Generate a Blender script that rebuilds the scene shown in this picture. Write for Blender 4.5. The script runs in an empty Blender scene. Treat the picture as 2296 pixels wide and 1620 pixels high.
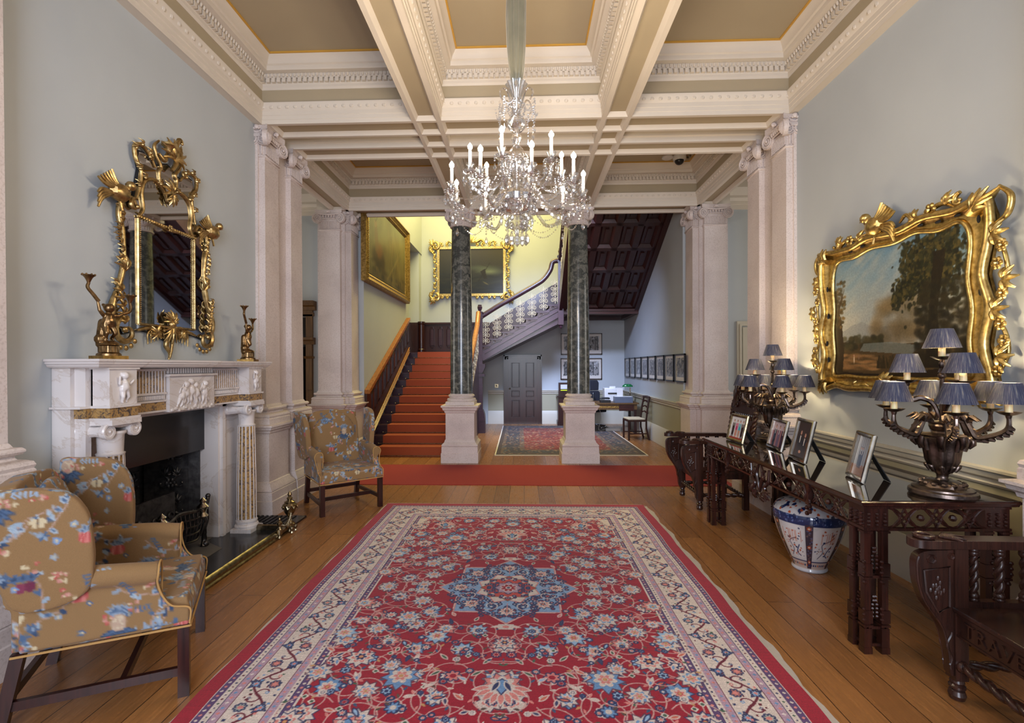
import bpy, bmesh, math, random
import numpy as np
from mathutils import Vector, Matrix, noise
PI=math.pi
S=bpy.context.scene
C=S.collection
# ---------------------------------------------------------------- camera
def make_camera():
    F,PX,PY,YAW,ROLL=1106.,1135.8,821.,.0349,-.00357
    fw=Vector((-math.sin(YAW),math.cos(YAW),0)); r0=Vector((math.cos(YAW),math.sin(YAW),0)); u0=Vector((0,0,1))
    r=r0*math.cos(ROLL)+u0*math.sin(ROLL); u=u0*math.cos(ROLL)-r0*math.sin(ROLL)
    cd=bpy.data.cameras.new('camera'); cam=bpy.data.objects.new('camera',cd); C.objects.link(cam)
    cd.sensor_fit='HORIZONTAL'; cd.sensor_width=36; cd.lens=F/2296*36
    cd.shift_x=(1148-PX)/2296; cd.shift_y=(PY-810)/2296; cd.clip_start=.05; cd.clip_end=200
    M=Matrix.Identity(4)
    for i in range(3): M[i][0]=r[i]; M[i][1]=u[i]; M[i][2]=-fw[i]
    M[0][3],M[1][3],M[2][3]=0,0,1.6
    cam.matrix_world=M; S.camera=cam
make_camera()
S.view_settings.view_transform='Standard'; S.view_settings.look='None'; S.view_settings.gamma=1; S.view_settings.use_curve_mapping=False
S.view_settings.exposure=0.55
cy=S.cycles
cy.max_bounces=7; cy.diffuse_bounces=4; cy.glossy_bounces=3; cy.transmission_bounces=5; cy.transparent_max_bounces=10
cy.caustics_reflective=False; cy.caustics_refractive=False; cy.sample_clamp_indirect=4; cy.sample_clamp_direct=0
cy.use_denoising=True
try: cy.denoiser='OPENIMAGEDENOISE'
except Exception: pass
cy.use_adaptive_sampling=True; cy.adaptive_threshold=.02
try: cy.use_light_tree=True
except Exception: pass
# world: overcast daylight seen through the windows behind the camera
W=bpy.data.worlds.new('daylight'); S.world=W; W.use_nodes=True
W.node_tree.nodes['Background'].inputs[0].default_value=(.62,.74,1,1); W.node_tree.nodes['Background'].inputs[1].default_value=.8
def area(name,loc,rot,sx,sy,power,col,spread=None):
    l=bpy.data.lights.new(name,'AREA'); l.shape='RECTANGLE'; l.size=sx; l.size_y=sy; l.energy=power; l.color=col
    if spread: l.spread=spread
    o=bpy.data.objects.new(name,l); C.objects.link(o); o.location=loc; o.rotation_euler=rot; return o
def point(name,loc,power,col,rad=.02,parent=None):
    l=bpy.data.lights.new(name,'POINT'); l.energy=power; l.color=col; l.shadow_soft_size=rad
    o=bpy.data.objects.new(name,l); C.objects.link(o); o.location=loc
    if parent: o.parent=parent
    return o
DAY=(.80,.86,1.0); BLUE=(.55,.66,1.0); WARM=(1,.80,.58)
# daylight through the tall windows in the wall behind the camera
area('window_daylight',(0,-3.35,2.5),(PI/2,0,0),2.6,3.6,310,DAY)
# fill lights added before the closed ends of the cross passage
area('passage_left_fill',(-6.6,7.2,2.4),(PI/2,0,-PI/2),2.2,3.2,42,(1,.95,.88))
area('passage_right_fill',(6.2,7.2,2.4),(PI/2,0,PI/2),2.2,3.2,42,(1,.95,.88))
# lamp in the upper stairwell, then two blue area lights
area('stairwell_lamp',(-1.0,11.6,7.2),(0,0,0),3.2,3.0,300,(1,.84,.30))
area('stair_blue_area',(-2.2,9.2,6.2),(math.radians(52),0,math.radians(-12)),1.6,1.6,25,BLUE)  # blue area light high over the lower stairs, aimed down and back
area('hall_fill',(.5,8.95,4.62),(math.radians(46),0,math.radians(-6)),1.8,.7,120,BLUE,math.radians(84))  # unseen fill added above the column beam to brighten door and office
# ---------------------------------------------------------------- mesh builder
def lin(c):
    return tuple((x/12.92 if x<=.04045 else ((x+.055)/1.055)**2.4) for x in c)
def rgb(r,g,b): return lin((r/255,g/255,b/255))
class MB:
    def __init__(s): s.v=[]; s.f=[]; s.m=[]
    def add(s,vs,fs,m=0,M=None):
        n=len(s.v)
        if M is not None: vs=[M@Vector(p) for p in vs]
        s.v+= [tuple(p) for p in vs]; s.f+=[tuple(i+n for i in f) for f in fs]; s.m+=[m]*len(fs); return s
    def box(s,x0,x1,y0,y1,z0,z1,m=0,M=None):
        if x0>x1:x0,x1=x1,x0
        if y0>y1:y0,y1=y1,y0
        if z0>z1:z0,z1=z1,z0
        return s.add([(x0,y0,z0),(x1,y0,z0),(x1,y1,z0),(x0,y1,z0),(x0,y0,z1),(x1,y0,z1),(x1,y1,z1),(x0,y1,z1)],
          [(0,3,2,1),(4,5,6,7),(0,1,5,4),(1,2,6,5),(2,3,7,6),(3,0,4,7)],m,M)
    def prism(s,poly,a,b,ax='z',m=0,M=None):
        # poly 2D (u,v); ax z: (u,v,t); ax y: (u,t,v); ax x: (t,u,v)
        def P(u,v,t): return {'z':(u,v,t),'y':(u,t,v),'x':(t,u,v)}[ax]
        n=len(poly); ar=sum(poly[i][0]*poly[(i+1)%n][1]-poly[(i+1)%n][0]*poly[i][1] for i in range(n))
        if ar<0: poly=poly[::-1]
        if ax=='y': poly=poly[::-1]
        vs=[P(u,v,a) for u,v in poly]+[P(u,v,b) for u,v in poly]
        fs=[tuple(range(n-1,-1,-1)),tuple(range(n,2*n))]+[(i,(i+1)%n,n+(i+1)%n,n+i) for i in range(n)]
        if b<a: fs=[f[::-1] for f in fs]
        return s.add(vs,fs,m,M)
    def lathe(s,prof,n=24,c=(0,0,0),m=0,M=None,mod=None,closed=False):
        vs=[];fs=[]
        for i,(r,z) in enumerate(prof):
            for j in range(n):
                a=2*PI*j/n; rr=r*(mod(a,z,i) if mod else 1)
                vs.append((c[0]+rr*math.cos(a),c[1]+rr*math.sin(a),c[2]+z))
        for i in range(len(prof)-1):
            for j in range(n):
                k=(j+1)%n; fs.append((i*n+j,i*n+k,(i+1)*n+k,(i+1)*n+j))
        if prof[0][0]>1e-6 and not closed: fs.append(tuple(range(n-1,-1,-1)))
        if prof[-1][0]>1e-6 and not closed: fs.append(tuple((len(prof)-1)*n+j for j in range(n)))
        if closed:
            L=len(prof)-1
            for j in range(n): fs.append((L*n+j,L*n+(j+1)%n,(j+1)%n,j))
        return s.add(vs,fs,m,M)
    def tube(s,pts,r,n=8,m=0,M=None,closed=False,flat=1.,twist=0,cap=True):
        pts=[Vector(p) for p in pts]; N=len(pts); R=r if hasattr(r,'__len__') else [r]*N
        tans=[]
        for i in range(N):
            a=pts[(i-1)%N] if (closed or i>0) else pts[i]; b=pts[(i+1)%N] if (closed or i<N-1) else pts[i]
            t=(b-a); t=t.normalized() if t.length>1e-9 else Vector((0,0,1)); tans.append(t)
        up=Vector((0,0,1)) if abs(tans[0].z)<.9 else Vector((1,0,0))
        nrm=(up-tans[0]*up.dot(tans[0])).normalized(); vs=[];fs=[]
        for i in range(N):
            t=tans[i]; nrm=(nrm-t*nrm.dot(t))
            nrm=nrm.normalized() if nrm.length>1e-6 else t.orthogonal().normalized()
            bi=t.cross(nrm)
            for j in range(n):
                a=2*PI*j/n+twist*i; vs.append(pts[i]+nrm*(math.cos(a)*R[i]*flat)+bi*(math.sin(a)*R[i]))
        for i in range(N if closed else N-1):
            k=(i+1)%N
            for j in range(n): fs.append((i*n+j,i*n+(j+1)%n,k*n+(j+1)%n,k*n+j))
        if not closed and cap:
            fs.append(tuple(range(n-1,-1,-1))); fs.append(tuple((N-1)*n+j for j in range(n)))
        return s.add(vs,fs,m,M)
    def sweep(s,prof,path,closed=False,m=0,M=None,capends=True,side=1):
        # prof: list of (out,up), closed loop; path: (x,y,z) with mitred corners in XY
        P=[Vector(p) for p in path]; N=len(P); n=len(prof); vs=[];fs=[]
        for i in range(N):
            d0=(P[i]-P[i-1]) if (closed or i>0) else (P[1]-P[0]); d1=(P[(i+1)%N]-P[i]) if (closed or i<N-1) else (P[N-1]-P[N-2])
            d0=Vector((d0.x,d0.y,0)).normalized(); d1=Vector((d1.x,d1.y,0)).normalized()
            n0=Vector((d0.y,-d0.x,0))*side; n1=Vector((d1.y,-d1.x,0))*side
            b=(n0+n1); b=b.normalized(); k=1/max(.2,b.dot(n1))
            for (o,u) in prof: vs.append(P[i]+b*(o*k)+Vector((0,0,u)))
        for i in range(N if closed else N-1):
            k=(i+1)%N
            for j in range(n):
                q=(i*n+j,k*n+j,k*n+(j+1)%n,i*n+(j+1)%n); fs.append(q if side<0 else q[::-1])
        if not closed and capends: fs.append(tuple(range(n))); fs.append(tuple((N-1)*n+j for j in range(n-1,-1,-1)))
        return s.add(vs,fs,m,M)
    def ball(s,c,r,n=10,m=0,M=None,sc=(1,1,1),rot=None):
        k=max(4,n//2+1); vs=[];fs=[]
        for i in range(k+1):
            th=PI*i/k
            for j in range(n):
                p=Vector((math.sin(th)*math.cos(2*PI*j/n)*r*sc[0],math.sin(th)*math.sin(2*PI*j/n)*r*sc[1],-math.cos(th)*r*sc[2]))
                if rot is not None: p=rot@p
                vs.append((c[0]+p.x,c[1]+p.y,c[2]+p.z))
        for i in range(k):
            for j in range(n):
                a=i*n+j;b=i*n+(j+1)%n;c2=(i+1)*n+(j+1)%n;d=(i+1)*n+j
                if i==0: fs.append((a,c2,d))
                elif i==k-1: fs.append((a,b,d))
                else: fs.append((a,b,c2,d))
        return s.add(vs,fs,m,M)
    def limb(s,a,b,r0,r1,n=8,m=0,M=None):
        a=Vector(a);b=Vector(b); s.tube([a,a.lerp(b,.5),b],[r0,(r0+r1)/2*1.04,r1],n,m,M); s.ball(a,r0,n,m,M); s.ball(b,r1,n,m,M); return s
    def build(s,name,mats,parent=None,loc=None,rot=None,ang=38,sharp=False):
        me=bpy.data.meshes.new(name); me.from_pydata(s.v,[],s.f)
        if not isinstance(mats,(list,tuple)): mats=[mats]
        for x in mats: me.materials.append(x)
        if len(mats)>1: me.polygons.foreach_set('material_index',s.m)
        me.validate(); 
        if not sharp:
            me.polygons.foreach_set('use_smooth',[True]*len(me.polygons))
            me.set_sharp_from_angle(angle=math.radians(ang))
        o=bpy.data.objects.new(name,me); C.objects.link(o)
        if parent is not None: o.parent=parent
        if loc is not None: o.location=loc
        if rot is not None: o.rotation_euler=rot if hasattr(rot,'__len__') else (0,0,rot)
        return o
def thing(name,label,cat,loc=(0,0,0),rz=0,group=None,rot=None):
    o=bpy.data.objects.new(name,None); C.objects.link(o); o.location=loc; o.rotation_euler=rot if rot else (0,0,rz)
    o.empty_display_size=.1; o['label']=label; o['category']=cat
    if group: o['group']=group
    return o
def tag(o,label=None,cat=None,group=None,kind=None):
    if label: o['label']=label
    if cat: o['category']=cat
    if group: o['group']=group
    if kind: o['kind']=kind
    return o
def struct(o): o['kind']='structure'; return o
def copy_tree(o,parent=None,label=None,loc=None,rz=None,group=None):
    c=o.copy(); C.objects.link(c)
    if parent is not None: c.parent=parent
    if label: c['label']=label
    if group: c['group']=group
    if loc is not None: c.location=loc
    if rz is not None: c.rotation_euler=(0,0,rz)
    for ch in list(o.children): copy_tree(ch,c)
    return c
def T(x=0,y=0,z=0): return Matrix.Translation((x,y,z))
def RX(a): return Matrix.Rotation(a,4,'X')
def RY(a): return Matrix.Rotation(a,4,'Y')
def RZ(a): return Matrix.Rotation(a,4,'Z')
def SC(x,y,z): return Matrix.Diagonal((x,y,z,1))
def bez(P,n=12,closed=False):
    # Catmull-Rom through points
    P=[Vector(p) for p in P]; N=len(P); out=[]
    for i in range(N if closed else N-1):
        p1=P[i];p2=P[(i+1)%N]; p0=P[i-1] if (closed or i>0) else p1*2-p2; p3=P[(i+2)%N] if (closed or i<N-2) else p2*2-p1
        for k in range(n):
            t=k/n; out.append(.5*((2*p1)+(p2-p0)*t+(2*p0-5*p1+4*p2-p3)*t*t+(3*p1-p0-3*p2+p3)*t**3))
    if not closed: out.append(P[-1])
    return out
def spiral(c,r0,r1,a0,a1,n=28):
    return [Vector((c[0]+ (r0+(r1-r0)*k/n)*math.cos(a0+(a1-a0)*k/n), c[1]+(r0+(r1-r0)*k/n)*math.sin(a0+(a1-a0)*k/n),0)) for k in range(n+1)]
def remesh(o,vox,smooth=0,it=2):
    md=o.modifiers.new('r','REMESH'); md.mode='VOXEL'; md.voxel_size=vox; md.use_smooth_shade=True
    if smooth: m2=o.modifiers.new('s','SMOOTH'); m2.factor=smooth; m2.iterations=it
    bake(o); return o
def bake(o):
    bpy.context.view_layer.update()
    dg=bpy.context.evaluated_depsgraph_get(); me=bpy.data.meshes.new_from_object(o.evaluated_get(dg))
    old=o.data; me.name=old.name; o.modifiers.clear(); o.data=me; bpy.data.meshes.remove(old); return o
def bevel(o,w,seg=2,ang=40):
    md=o.modifiers.new('b','BEVEL'); md.width=w; md.segments=seg; md.limit_method='ANGLE'; md.angle_limit=math.radians(ang); md.harden_normals=False
    return o
# ---------------------------------------------------------------- raster painter for woven / printed / painted surface patterns
class Cv:
    def __init__(s,w,h,res,bg):
        s.res=res; s.W=int(round(w/res)); s.Hh=int(round(h/res)); s.w=w; s.h=h
        s.a=np.empty((s.Hh,s.W,3),np.float32); s.a[:]=np.array(bg,np.float32)/255
    def _bb(s,x0,x1,y0,y1):
        i0=max(0,int(x0/s.res)-1);i1=min(s.W,int(x1/s.res)+2);j0=max(0,int(y0/s.res)-1);j1=min(s.Hh,int(y1/s.res)+2)
        if i0>=i1 or j0>=j1: return None
        X,Y=np.meshgrid((np.arange(i0,i1)+.5)*s.res,(np.arange(j0,j1)+.5)*s.res); return i0,i1,j0,j1,X,Y
    def _mix(s,b,al,col):
        i0,i1,j0,j1=b[:4]; al=np.clip(al,0,1)[...,None]; s.a[j0:j1,i0:i1]=s.a[j0:j1,i0:i1]*(1-al)+np.array(col,np.float32)/255*al
    def poly(s,P,col,al=1.):
        P=np.array(P,float); b=s._bb(P[:,0].min(),P[:,0].max(),P[:,1].min(),P[:,1].max())
        if b is None: return
        X,Y=b[4],b[5]; ins=np.zeros(X.shape,bool); n=len(P)
        for i in range(n):
            x1,y1=P[i];x2,y2=P[(i+1)%n]
            if y1==y2: continue
            c=((y1>Y)!=(y2>Y))&(X<(x2-x1)*(Y-y1)/(y2-y1)+x1); ins^=c
        s._mix(b,ins*al,col)
    def ell(s,cx,cy,rx,ry,col,rot=0,al=1.,soft=0):
        R=max(rx,ry); b=s._bb(cx-R,cx+R,cy-R,cy+R)
        if b is None: return
        dx=b[4]-cx;dy=b[5]-cy; c,sn=math.cos(rot),math.sin(rot); u=(dx*c+dy*sn)/rx; v=(-dx*sn+dy*c)/ry; d=np.sqrt(u*u+v*v)
        e=soft if soft else s.res/min(rx,ry)*.7
        s._mix(b,np.clip((1-d)/e+.5 if not soft else (1-d)/e,0,1)*al,col)
    def line(s,P,w,col,al=1.):
        P=[(p[0],p[1]) for p in P]
        for (x1,y1),(x2,y2) in zip(P[:-1],P[1:]):
            b=s._bb(min(x1,x2)-w,max(x1,x2)+w,min(y1,y2)-w,max(y1,y2)+w)
            if b is None: continue
            dx,dy=x2-x1,y2-y1; L=dx*dx+dy*dy+1e-12; t=np.clip(((b[4]-x1)*dx+(b[5]-y1)*dy)/L,0,1)
            d=np.hypot(b[4]-x1-t*dx,b[5]-y1-t*dy); s._mix(b,np.clip((w/2-d)/s.res+.5,0,1)*al,col)
    def leaf(s,x,y,a,L,w,col,edge=None,al=1.):
        c,sn=math.cos(a),math.sin(a); P=[]
        for k in range(9):
            t=k/8; P.append((t*L,math.sin(PI*t**.8)*w/2))
        for k in range(8,-1,-1):
            t=k/8; P.append((t*L,-math.sin(PI*t**.8)*w/2))
        P=[(x+u*c-v*sn,y+u*sn+v*c) for u,v in P]; s.poly(P,col,al)
        if edge: s.line(P+[P[0]],s.res*1.6,edge)
    def petals(s,x,y,r,n,col,cen=None,edge=None,a0=0,sq=1.,lobed=.35):
        P=[]
        for k in range(n*6):
            a=a0+2*PI*k/(n*6); rr=r*(1-lobed+lobed*abs(math.sin(n*(a-a0)/2))); P.append((x+rr*math.cos(a),y+rr*math.sin(a)*sq))
        s.poly(P,col)
        if edge: s.line(P+[P[0]],s.res*1.5,edge)
        if cen: s.ell(x,y,r*.38,r*.38*sq,cen)
    def sample(s,u,v,wrap=True):
        i=(u/s.res-.5);j=(v/s.res-.5); i0=np.floor(i).astype(int);j0=np.floor(j).astype(int); fi=(i-i0)[...,None];fj=(j-j0)[...,None]
        def g(a,b):
            if wrap: return s.a[b%s.Hh,a%s.W]
            return s.a[np.clip(b,0,s.Hh-1),np.clip(a,0,s.W-1)]
        return g(i0,j0)*(1-fi)*(1-fj)+g(i0+1,j0)*fi*(1-fj)+g(i0,j0+1)*(1-fi)*fj+g(i0+1,j0+1)*fi*fj
def to_lin(a): return np.where(a<=.04045,a/12.92,((a+.055)/1.055)**2.4)
def setcol(me,cols,name='Col'):
    at=me.color_attributes.new(name,'FLOAT_COLOR','POINT'); n=len(me.vertices)
    out=np.ones((n,4),np.float32); out[:,:3]=to_lin(np.clip(cols.reshape(-1,3),0,1)); at.data.foreach_set('color',out.ravel())
def picture(name,cv,mat,parent=None,fn=None,loc=None,rot=None,thick=0):
    # one vertex per raster cell, u right v up; fn maps (u,v)->xyz arrays
    W,Hh=cv.W,cv.Hh; U,V=np.meshgrid(np.linspace(0,cv.w,W),np.linspace(0,cv.h,Hh))
    if fn is None: X,Y,Z=U,V,U*0
    else: X,Y,Z=fn(U,V)
    co=np.stack([X,Y,Z],-1).reshape(-1,3).astype(np.float32)
    i=np.arange(W-1)[None,:]+np.arange(Hh-1)[:,None]*W; q=np.stack([i,i+1,i+1+W,i+W],-1).reshape(-1,4).astype(np.int32)
    me=bpy.data.meshes.new(name); me.vertices.add(len(co)); me.vertices.foreach_set('co',co.ravel()); me.loops.add(q.size); me.loops.foreach_set('vertex_index',q.ravel())
    me.polygons.add(len(q)); me.polygons.foreach_set('loop_start',np.arange(0,q.size,4,dtype=np.int32)); me.update(calc_edges=True)
    me.polygons.foreach_set('use_smooth',np.ones(len(q),bool))
    setcol(me,cv.a); me.materials.append(mat); o=bpy.data.objects.new(name,me); C.objects.link(o)
    if parent is not None: o.parent=parent
    if loc is not None: o.location=loc
    if rot is not None: o.rotation_euler=rot
    return o
def wrapcol(o,cv,scale=1.,off=(0,0,0)):
    # colour a dense mesh from a raster by its dominant normal axis
    me=o.data; n=len(me.vertices); co=np.empty(n*3,np.float32); me.vertices.foreach_get('co',co); co=co.reshape(-1,3)+np.array(off,np.float32)
    no=np.empty(n*3,np.float32); me.vertices.foreach_get('normal',no); no=np.abs(no.reshape(-1,3))
    ax=np.argmax(no*np.array([1,1,.85]),1); u=np.where(ax==0,co[:,1],co[:,0])*scale; v=np.where(ax==2,co[:,1],co[:,2])*scale
    setcol(me,cv.sample(u,v))
# ---------------------------------------------------------------- materials (all procedural)
class N:
    def __init__(s,name):
        s.m=bpy.data.materials.new(name); s.m.use_nodes=True; s.t=s.m.node_tree; s.b=s.t.nodes['Principled BSDF']; s.co=s.t.nodes.new('ShaderNodeTexCoord')
    def n(s,ty,**k):
        x=s.t.nodes.new(ty)
        for a,b in k.items():
            if a.startswith('i_'): x.inputs[a[2:].replace('_',' ')].default_value=b
            else: setattr(x,a,b)
        return x
    def l(s,a,b): s.t.links.new(a,b); return s
    def mp(s,scale=(1,1,1),rot=(0,0,0)):
        x=s.n('ShaderNodeMapping'); x.inputs['Scale'].default_value=scale; x.inputs['Rotation'].default_value=rot; s.l(s.co.outputs['Object'],x.inputs['Vector']); return x.outputs['Vector']
    def noise(s,scale,vec=None,detail=4,rough=.55,dist=0):
        x=s.n('ShaderNodeTexNoise'); x.inputs['Scale'].default_value=scale; x.inputs['Detail'].default_value=detail; x.inputs['Roughness'].default_value=rough; x.inputs['Distortion'].default_value=dist
        s.l(vec if vec is not None else s.co.outputs['Object'],x.inputs['Vector']); return x.outputs['Fac']
    def ramp(s,fac,stops,interp='LINEAR'):
        x=s.n('ShaderNodeValToRGB'); e=x.color_ramp; e.interpolation=interp
        while len(e.elements)<len(stops): e.elements.new(.5)
        for el,(p,c) in zip(e.elements,stops): el.position=p; el.color=tuple(c)+(1,)
        s.l(fac,x.inputs['Fac']); return x.outputs['Color']
    def mix(s,fac,a,b,mode='MIX'):
        x=s.n('ShaderNodeMix',data_type='RGBA',blend_type=mode)
        for k,v in ((0,fac),(6,a),(7,b)):
            if hasattr(v,'links') or hasattr(v,'is_output'): s.l(v,x.inputs[k])
            else: x.inputs[k].default_value=(tuple(v)+(1,)) if hasattr(v,'__len__') else v
        return x.outputs[2]
    def bump(s,h,st=.3,d=.01):
        x=s.n('ShaderNodeBump'); x.inputs['Strength'].default_value=st; x.inputs['Distance'].default_value=d; s.l(h,x.inputs['Height']); s.l(x.outputs[0],s.b.inputs['Normal']); return s
    def col(s,c):
        if hasattr(c,'is_output'): s.l(c,s.b.inputs['Base Color'])
        else: s.b.inputs['Base Color'].default_value=tuple(c)+(1,)
        return s
    def p(s,**k):
        for a,b in k.items(): s.b.inputs[a.replace('_',' ')].default_value=b
        return s
def flat(name,c,rough=.5,metal=0,var=.06,scale=6,bump=0,bs=60,**k):
    m=N(name); lo=tuple(x*(1-var) for x in c); hi=tuple(min(1,x*(1+var)) for x in c)
    m.col(m.ramp(m.noise(scale),[(.3,lo),(.7,hi)])); m.p(Roughness=rough,Metallic=metal,**k)
    if bump: m.bump(m.noise(bs),bump,.004)
    return m.m
M={}
M['wall']=flat('sage_wall_paint',rgb(175,180,182),.62,var=.03,scale=1.2,bump=.05,bs=200)
M['dado']=flat('olive_dado_paint',rgb(158,153,128),.55,var=.03,scale=1.5)
M['ceilw']=flat('cream_plaster',rgb(208,198,184),.6,var=.03,scale=2)
M['ceilp']=flat('stone_coloured_ceiling_paint',rgb(166,152,126),.65,var=.03,scale=1)
M['gilt_line']=flat('ochre_line_paint',rgb(196,150,60),.5,var=.05)
M['trim']=flat('off_white_trim_paint',rgb(190,184,168),.45,var=.03,scale=2)
def mk_stone():
    m=N('pink_limestone'); c=m.ramp(m.noise(2.2,detail=6),[(.25,rgb(190,177,172)),(.5,rgb(207,194,188)),(.8,rgb(214,203,198))])
    f=m.noise(70,detail=2); c=m.mix(m.ramp(f,[(.35,(.35,.35,.35)),(.5,(0,0,0))]),c,rgb(160,142,132)); m.col(c).p(Roughness=.55).bump(f,.08,.002); return m.m
M['stone']=mk_stone()
def mk_marble(name,base,vein,scale=3,w=.03,rough=.18,base2=None):
    m=N(name); n=m.noise(scale,detail=9,rough=.65,dist=1.6)
    c=m.ramp(n,[(.5-w*2,base),(.5-w*.4,vein),(.5+w*.4,vein),(.5+w*2.2,base2 or base)])
    c2=m.ramp(m.noise(scale*.7,detail=4),[(.3,(.86,.86,.86)),(.7,(1,1,1))]); m.col(m.mix(1.,c,c2,'MULTIPLY')).p(Roughness=rough); return m.m
M['white_marble']=mk_marble('white_statuary_marble',rgb(216,209,206),rgb(200,188,180),1.5,.008,.25,rgb(210,202,199))
def mk_green():
    m=N('dark_green_marble'); w=m.n('ShaderNodeTexWave',wave_type='BANDS',bands_direction='Z'); w.inputs['Scale'].default_value=1.3; w.inputs['Distortion'].default_value=22; w.inputs['Detail'].default_value=6; w.inputs['Detail Scale'].default_value=1.6; w.inputs['Detail Roughness'].default_value=.68
    m.l(m.mp((1,1,1),(.5,.35,0)),w.inputs['Vector'])
    c=m.ramp(w.outputs['Fac'],[(0,rgb(58,62,60)),(.45,rgb(84,88,82)),(.72,rgb(108,110,102)),(.86,rgb(78,80,76)),(.93,rgb(150,148,138)),(1,rgb(98,100,94))])
    c=m.mix(m.ramp(m.noise(2.2,detail=5),[(.35,(0,0,0)),(.7,(.7,.7,.7))]),c,rgb(66,68,68)); m.col(c).p(Roughness=.16,Specular_IOR_Level=.6); return m.m
M['green']=mk_green()
def mk_siena():
    m=N('brocatelle_marble'); n=m.noise(26,detail=8,rough=.7,dist=1.2)
    m.col(m.ramp(n,[(.36,rgb(58,52,56)),(.45,rgb(112,92,72)),(.5,rgb(160,124,72)),(.57,rgb(172,138,88)),(.62,rgb(98,82,74)),(.7,rgb(166,138,100))])).p(Roughness=.22); return m.m
M['siena']=mk_siena()
def mk_wood(name,dark,light,rough=.3,ax=2,sc=1.,coat=0,spec=.5):
    m=N(name); s=[14*sc]*3; s[ax]=.9*sc; v=m.mp(tuple(s)); n=m.noise(3,v,detail=7,rough=.6,dist=.5)
    m.col(m.ramp(n,[(.3,dark),(.7,light)])).p(Roughness=rough,Coat_Weight=coat,Specular_IOR_Level=spec).bump(n,.08,.002); return m.m
M['mahogany']=mk_wood('dark_mahogany',rgb(32,15,14),rgb(58,27,22),.28)
M['mahogany_x']=mk_wood('dark_mahogany_horizontal',rgb(40,18,16),rgb(72,34,28),.28,0)
M['table_wood']=mk_wood('polished_red_mahogany',rgb(32,17,14),rgb(60,30,23),.22)
M['oak_dark']=mk_wood('black_oak',rgb(34,20,17),rgb(62,36,28),.26)
M['oak_light']=mk_wood('golden_oak_handrail',rgb(120,70,28),rgb(166,104,46),.24,1)
M['oak_door']=mk_wood('brown_oak_doorcase',rgb(74,50,24),rgb(108,76,38),.4)
M['stair_wood']=mk_wood('aubergine_stained_stair_wood',rgb(42,24,32),rgb(66,40,48),.28,0)
def mk_floor():
    m=N('oak_floorboards'); br=m.n('ShaderNodeTexBrick'); m.l(m.mp((1,1,1),(0,0,PI/2)),br.inputs['Vector']); br.offset=.37; br.offset_frequency=2
    br.inputs['Scale'].default_value=1; br.inputs['Brick Width'].default_value=3.4; br.inputs['Row Height'].default_value=.182; br.inputs['Mortar Size'].default_value=.0022; br.inputs['Mortar Smooth'].default_value=0.; br.inputs['Bias'].default_value=-.1
    br.inputs['Color1'].default_value=rgb(158,108,62)+(1,); br.inputs['Color2'].default_value=rgb(128,84,47)+(1,); br.inputs['Mortar'].default_value=rgb(34,20,12)+(1,)
    v=m.mp((22,1.2,1)); n=m.noise(4,v,detail=8,rough=.62,dist=.6); g=m.ramp(n,[(.3,(.72,.70,.68)),(.55,(1,1,1)),(.8,(1.16,1.14,1.08))])
    fl=m.noise(9,m.mp((6,1.5,1)),detail=3); g2=m.ramp(fl,[(.66,(1,1,1)),(.72,(1.18,1.16,1.12))])
    m.col(m.mix(1.,m.mix(1.,br.outputs['Color'],g,'MULTIPLY'),g2,'MULTIPLY')).p(Roughness=.27,Specular_IOR_Level=.55)
    rr=m.ramp(n,[(.3,(.34,)*3),(.8,(.22,)*3)]); m.l(rr,m.b.inputs['Roughness'])
    m.bump(br.outputs['Fac'],.25,-.002); return m.m
M['floor']=mk_floor()
def mk_vc(name,rough=.9,bump=0,bs=400,sheen=0,spec=.3,coat=0):
    m=N(name); a=m.n('ShaderNodeVertexColor',layer_name='Col'); c=a.outputs['Color']
    if bump:
        n=m.noise(bs,detail=2); c=m.mix(1.,c,m.ramp(n,[(.3,(.86,.86,.86)),(.7,(1.1,1.1,1.1))]),'MULTIPLY'); m.bump(n,bump,.003)
    m.col(c).p(Roughness=rough,Specular_IOR_Level=spec,Sheen_Weight=sheen,Coat_Weight=coat,Coat_Roughness=.05); return m.m
M['rug']=mk_vc('woven_wool_pile',.95,.5,350,.15,.1)
M['chintz']=mk_vc('printed_linen_upholstery',.85,.25,500,.1,.2)
M['paint']=mk_vc('varnished_oil_paint',.36,.1,60,0,.35)
M['print']=mk_vc('glazed_print',.15,0,0,0,.4)
M['photo']=mk_vc('glossy_photograph',.12,0,0,0,.5)
M['porcelain']=mk_vc('glazed_porcelain',.08,0,0,0,.6)
def mk_gold(name,a,b,rough=.33,sc=30,bs=90,met=1.):
    m=N(name); n=m.noise(sc,detail=5); m.col(m.ramp(n,[(.3,a),(.65,b)])).p(Roughness=rough,Metallic=met).bump(m.noise(bs,detail=3),.25,.003); return m.m
M['gold']=mk_gold('burnished_gilding',rgb(138,110,66),rgb(206,178,124),.36)
M['gold2']=mk_gold('bright_yellow_gilding',rgb(160,130,70),rgb(226,198,128),.35)
M['gold_dull']=mk_gold('aged_oil_gilding',rgb(116,90,44),rgb(190,154,90),.42)
M['bronze']=mk_gold('gilt_bronze',rgb(84,64,42),rgb(152,122,84),.32)
M['brass']=mk_gold('old_brass',rgb(100,88,66),rgb(164,150,122),.28)
M['darkbronze']=mk_gold('dark_bronze',rgb(50,42,40),rgb(118,104,96),.33,16)
M['silver']=mk_gold('polished_silver',rgb(176,166,150),rgb(226,218,205),.16,8,20)
M['iron']=mk_gold('blackened_cast_iron',rgb(34,33,35),rgb(72,70,70),.42,20,90,.6)
M['steel']=mk_gold('dark_grate_steel',rgb(44,42,42),rgb(96,92,90),.4,20,90,.9)
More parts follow.
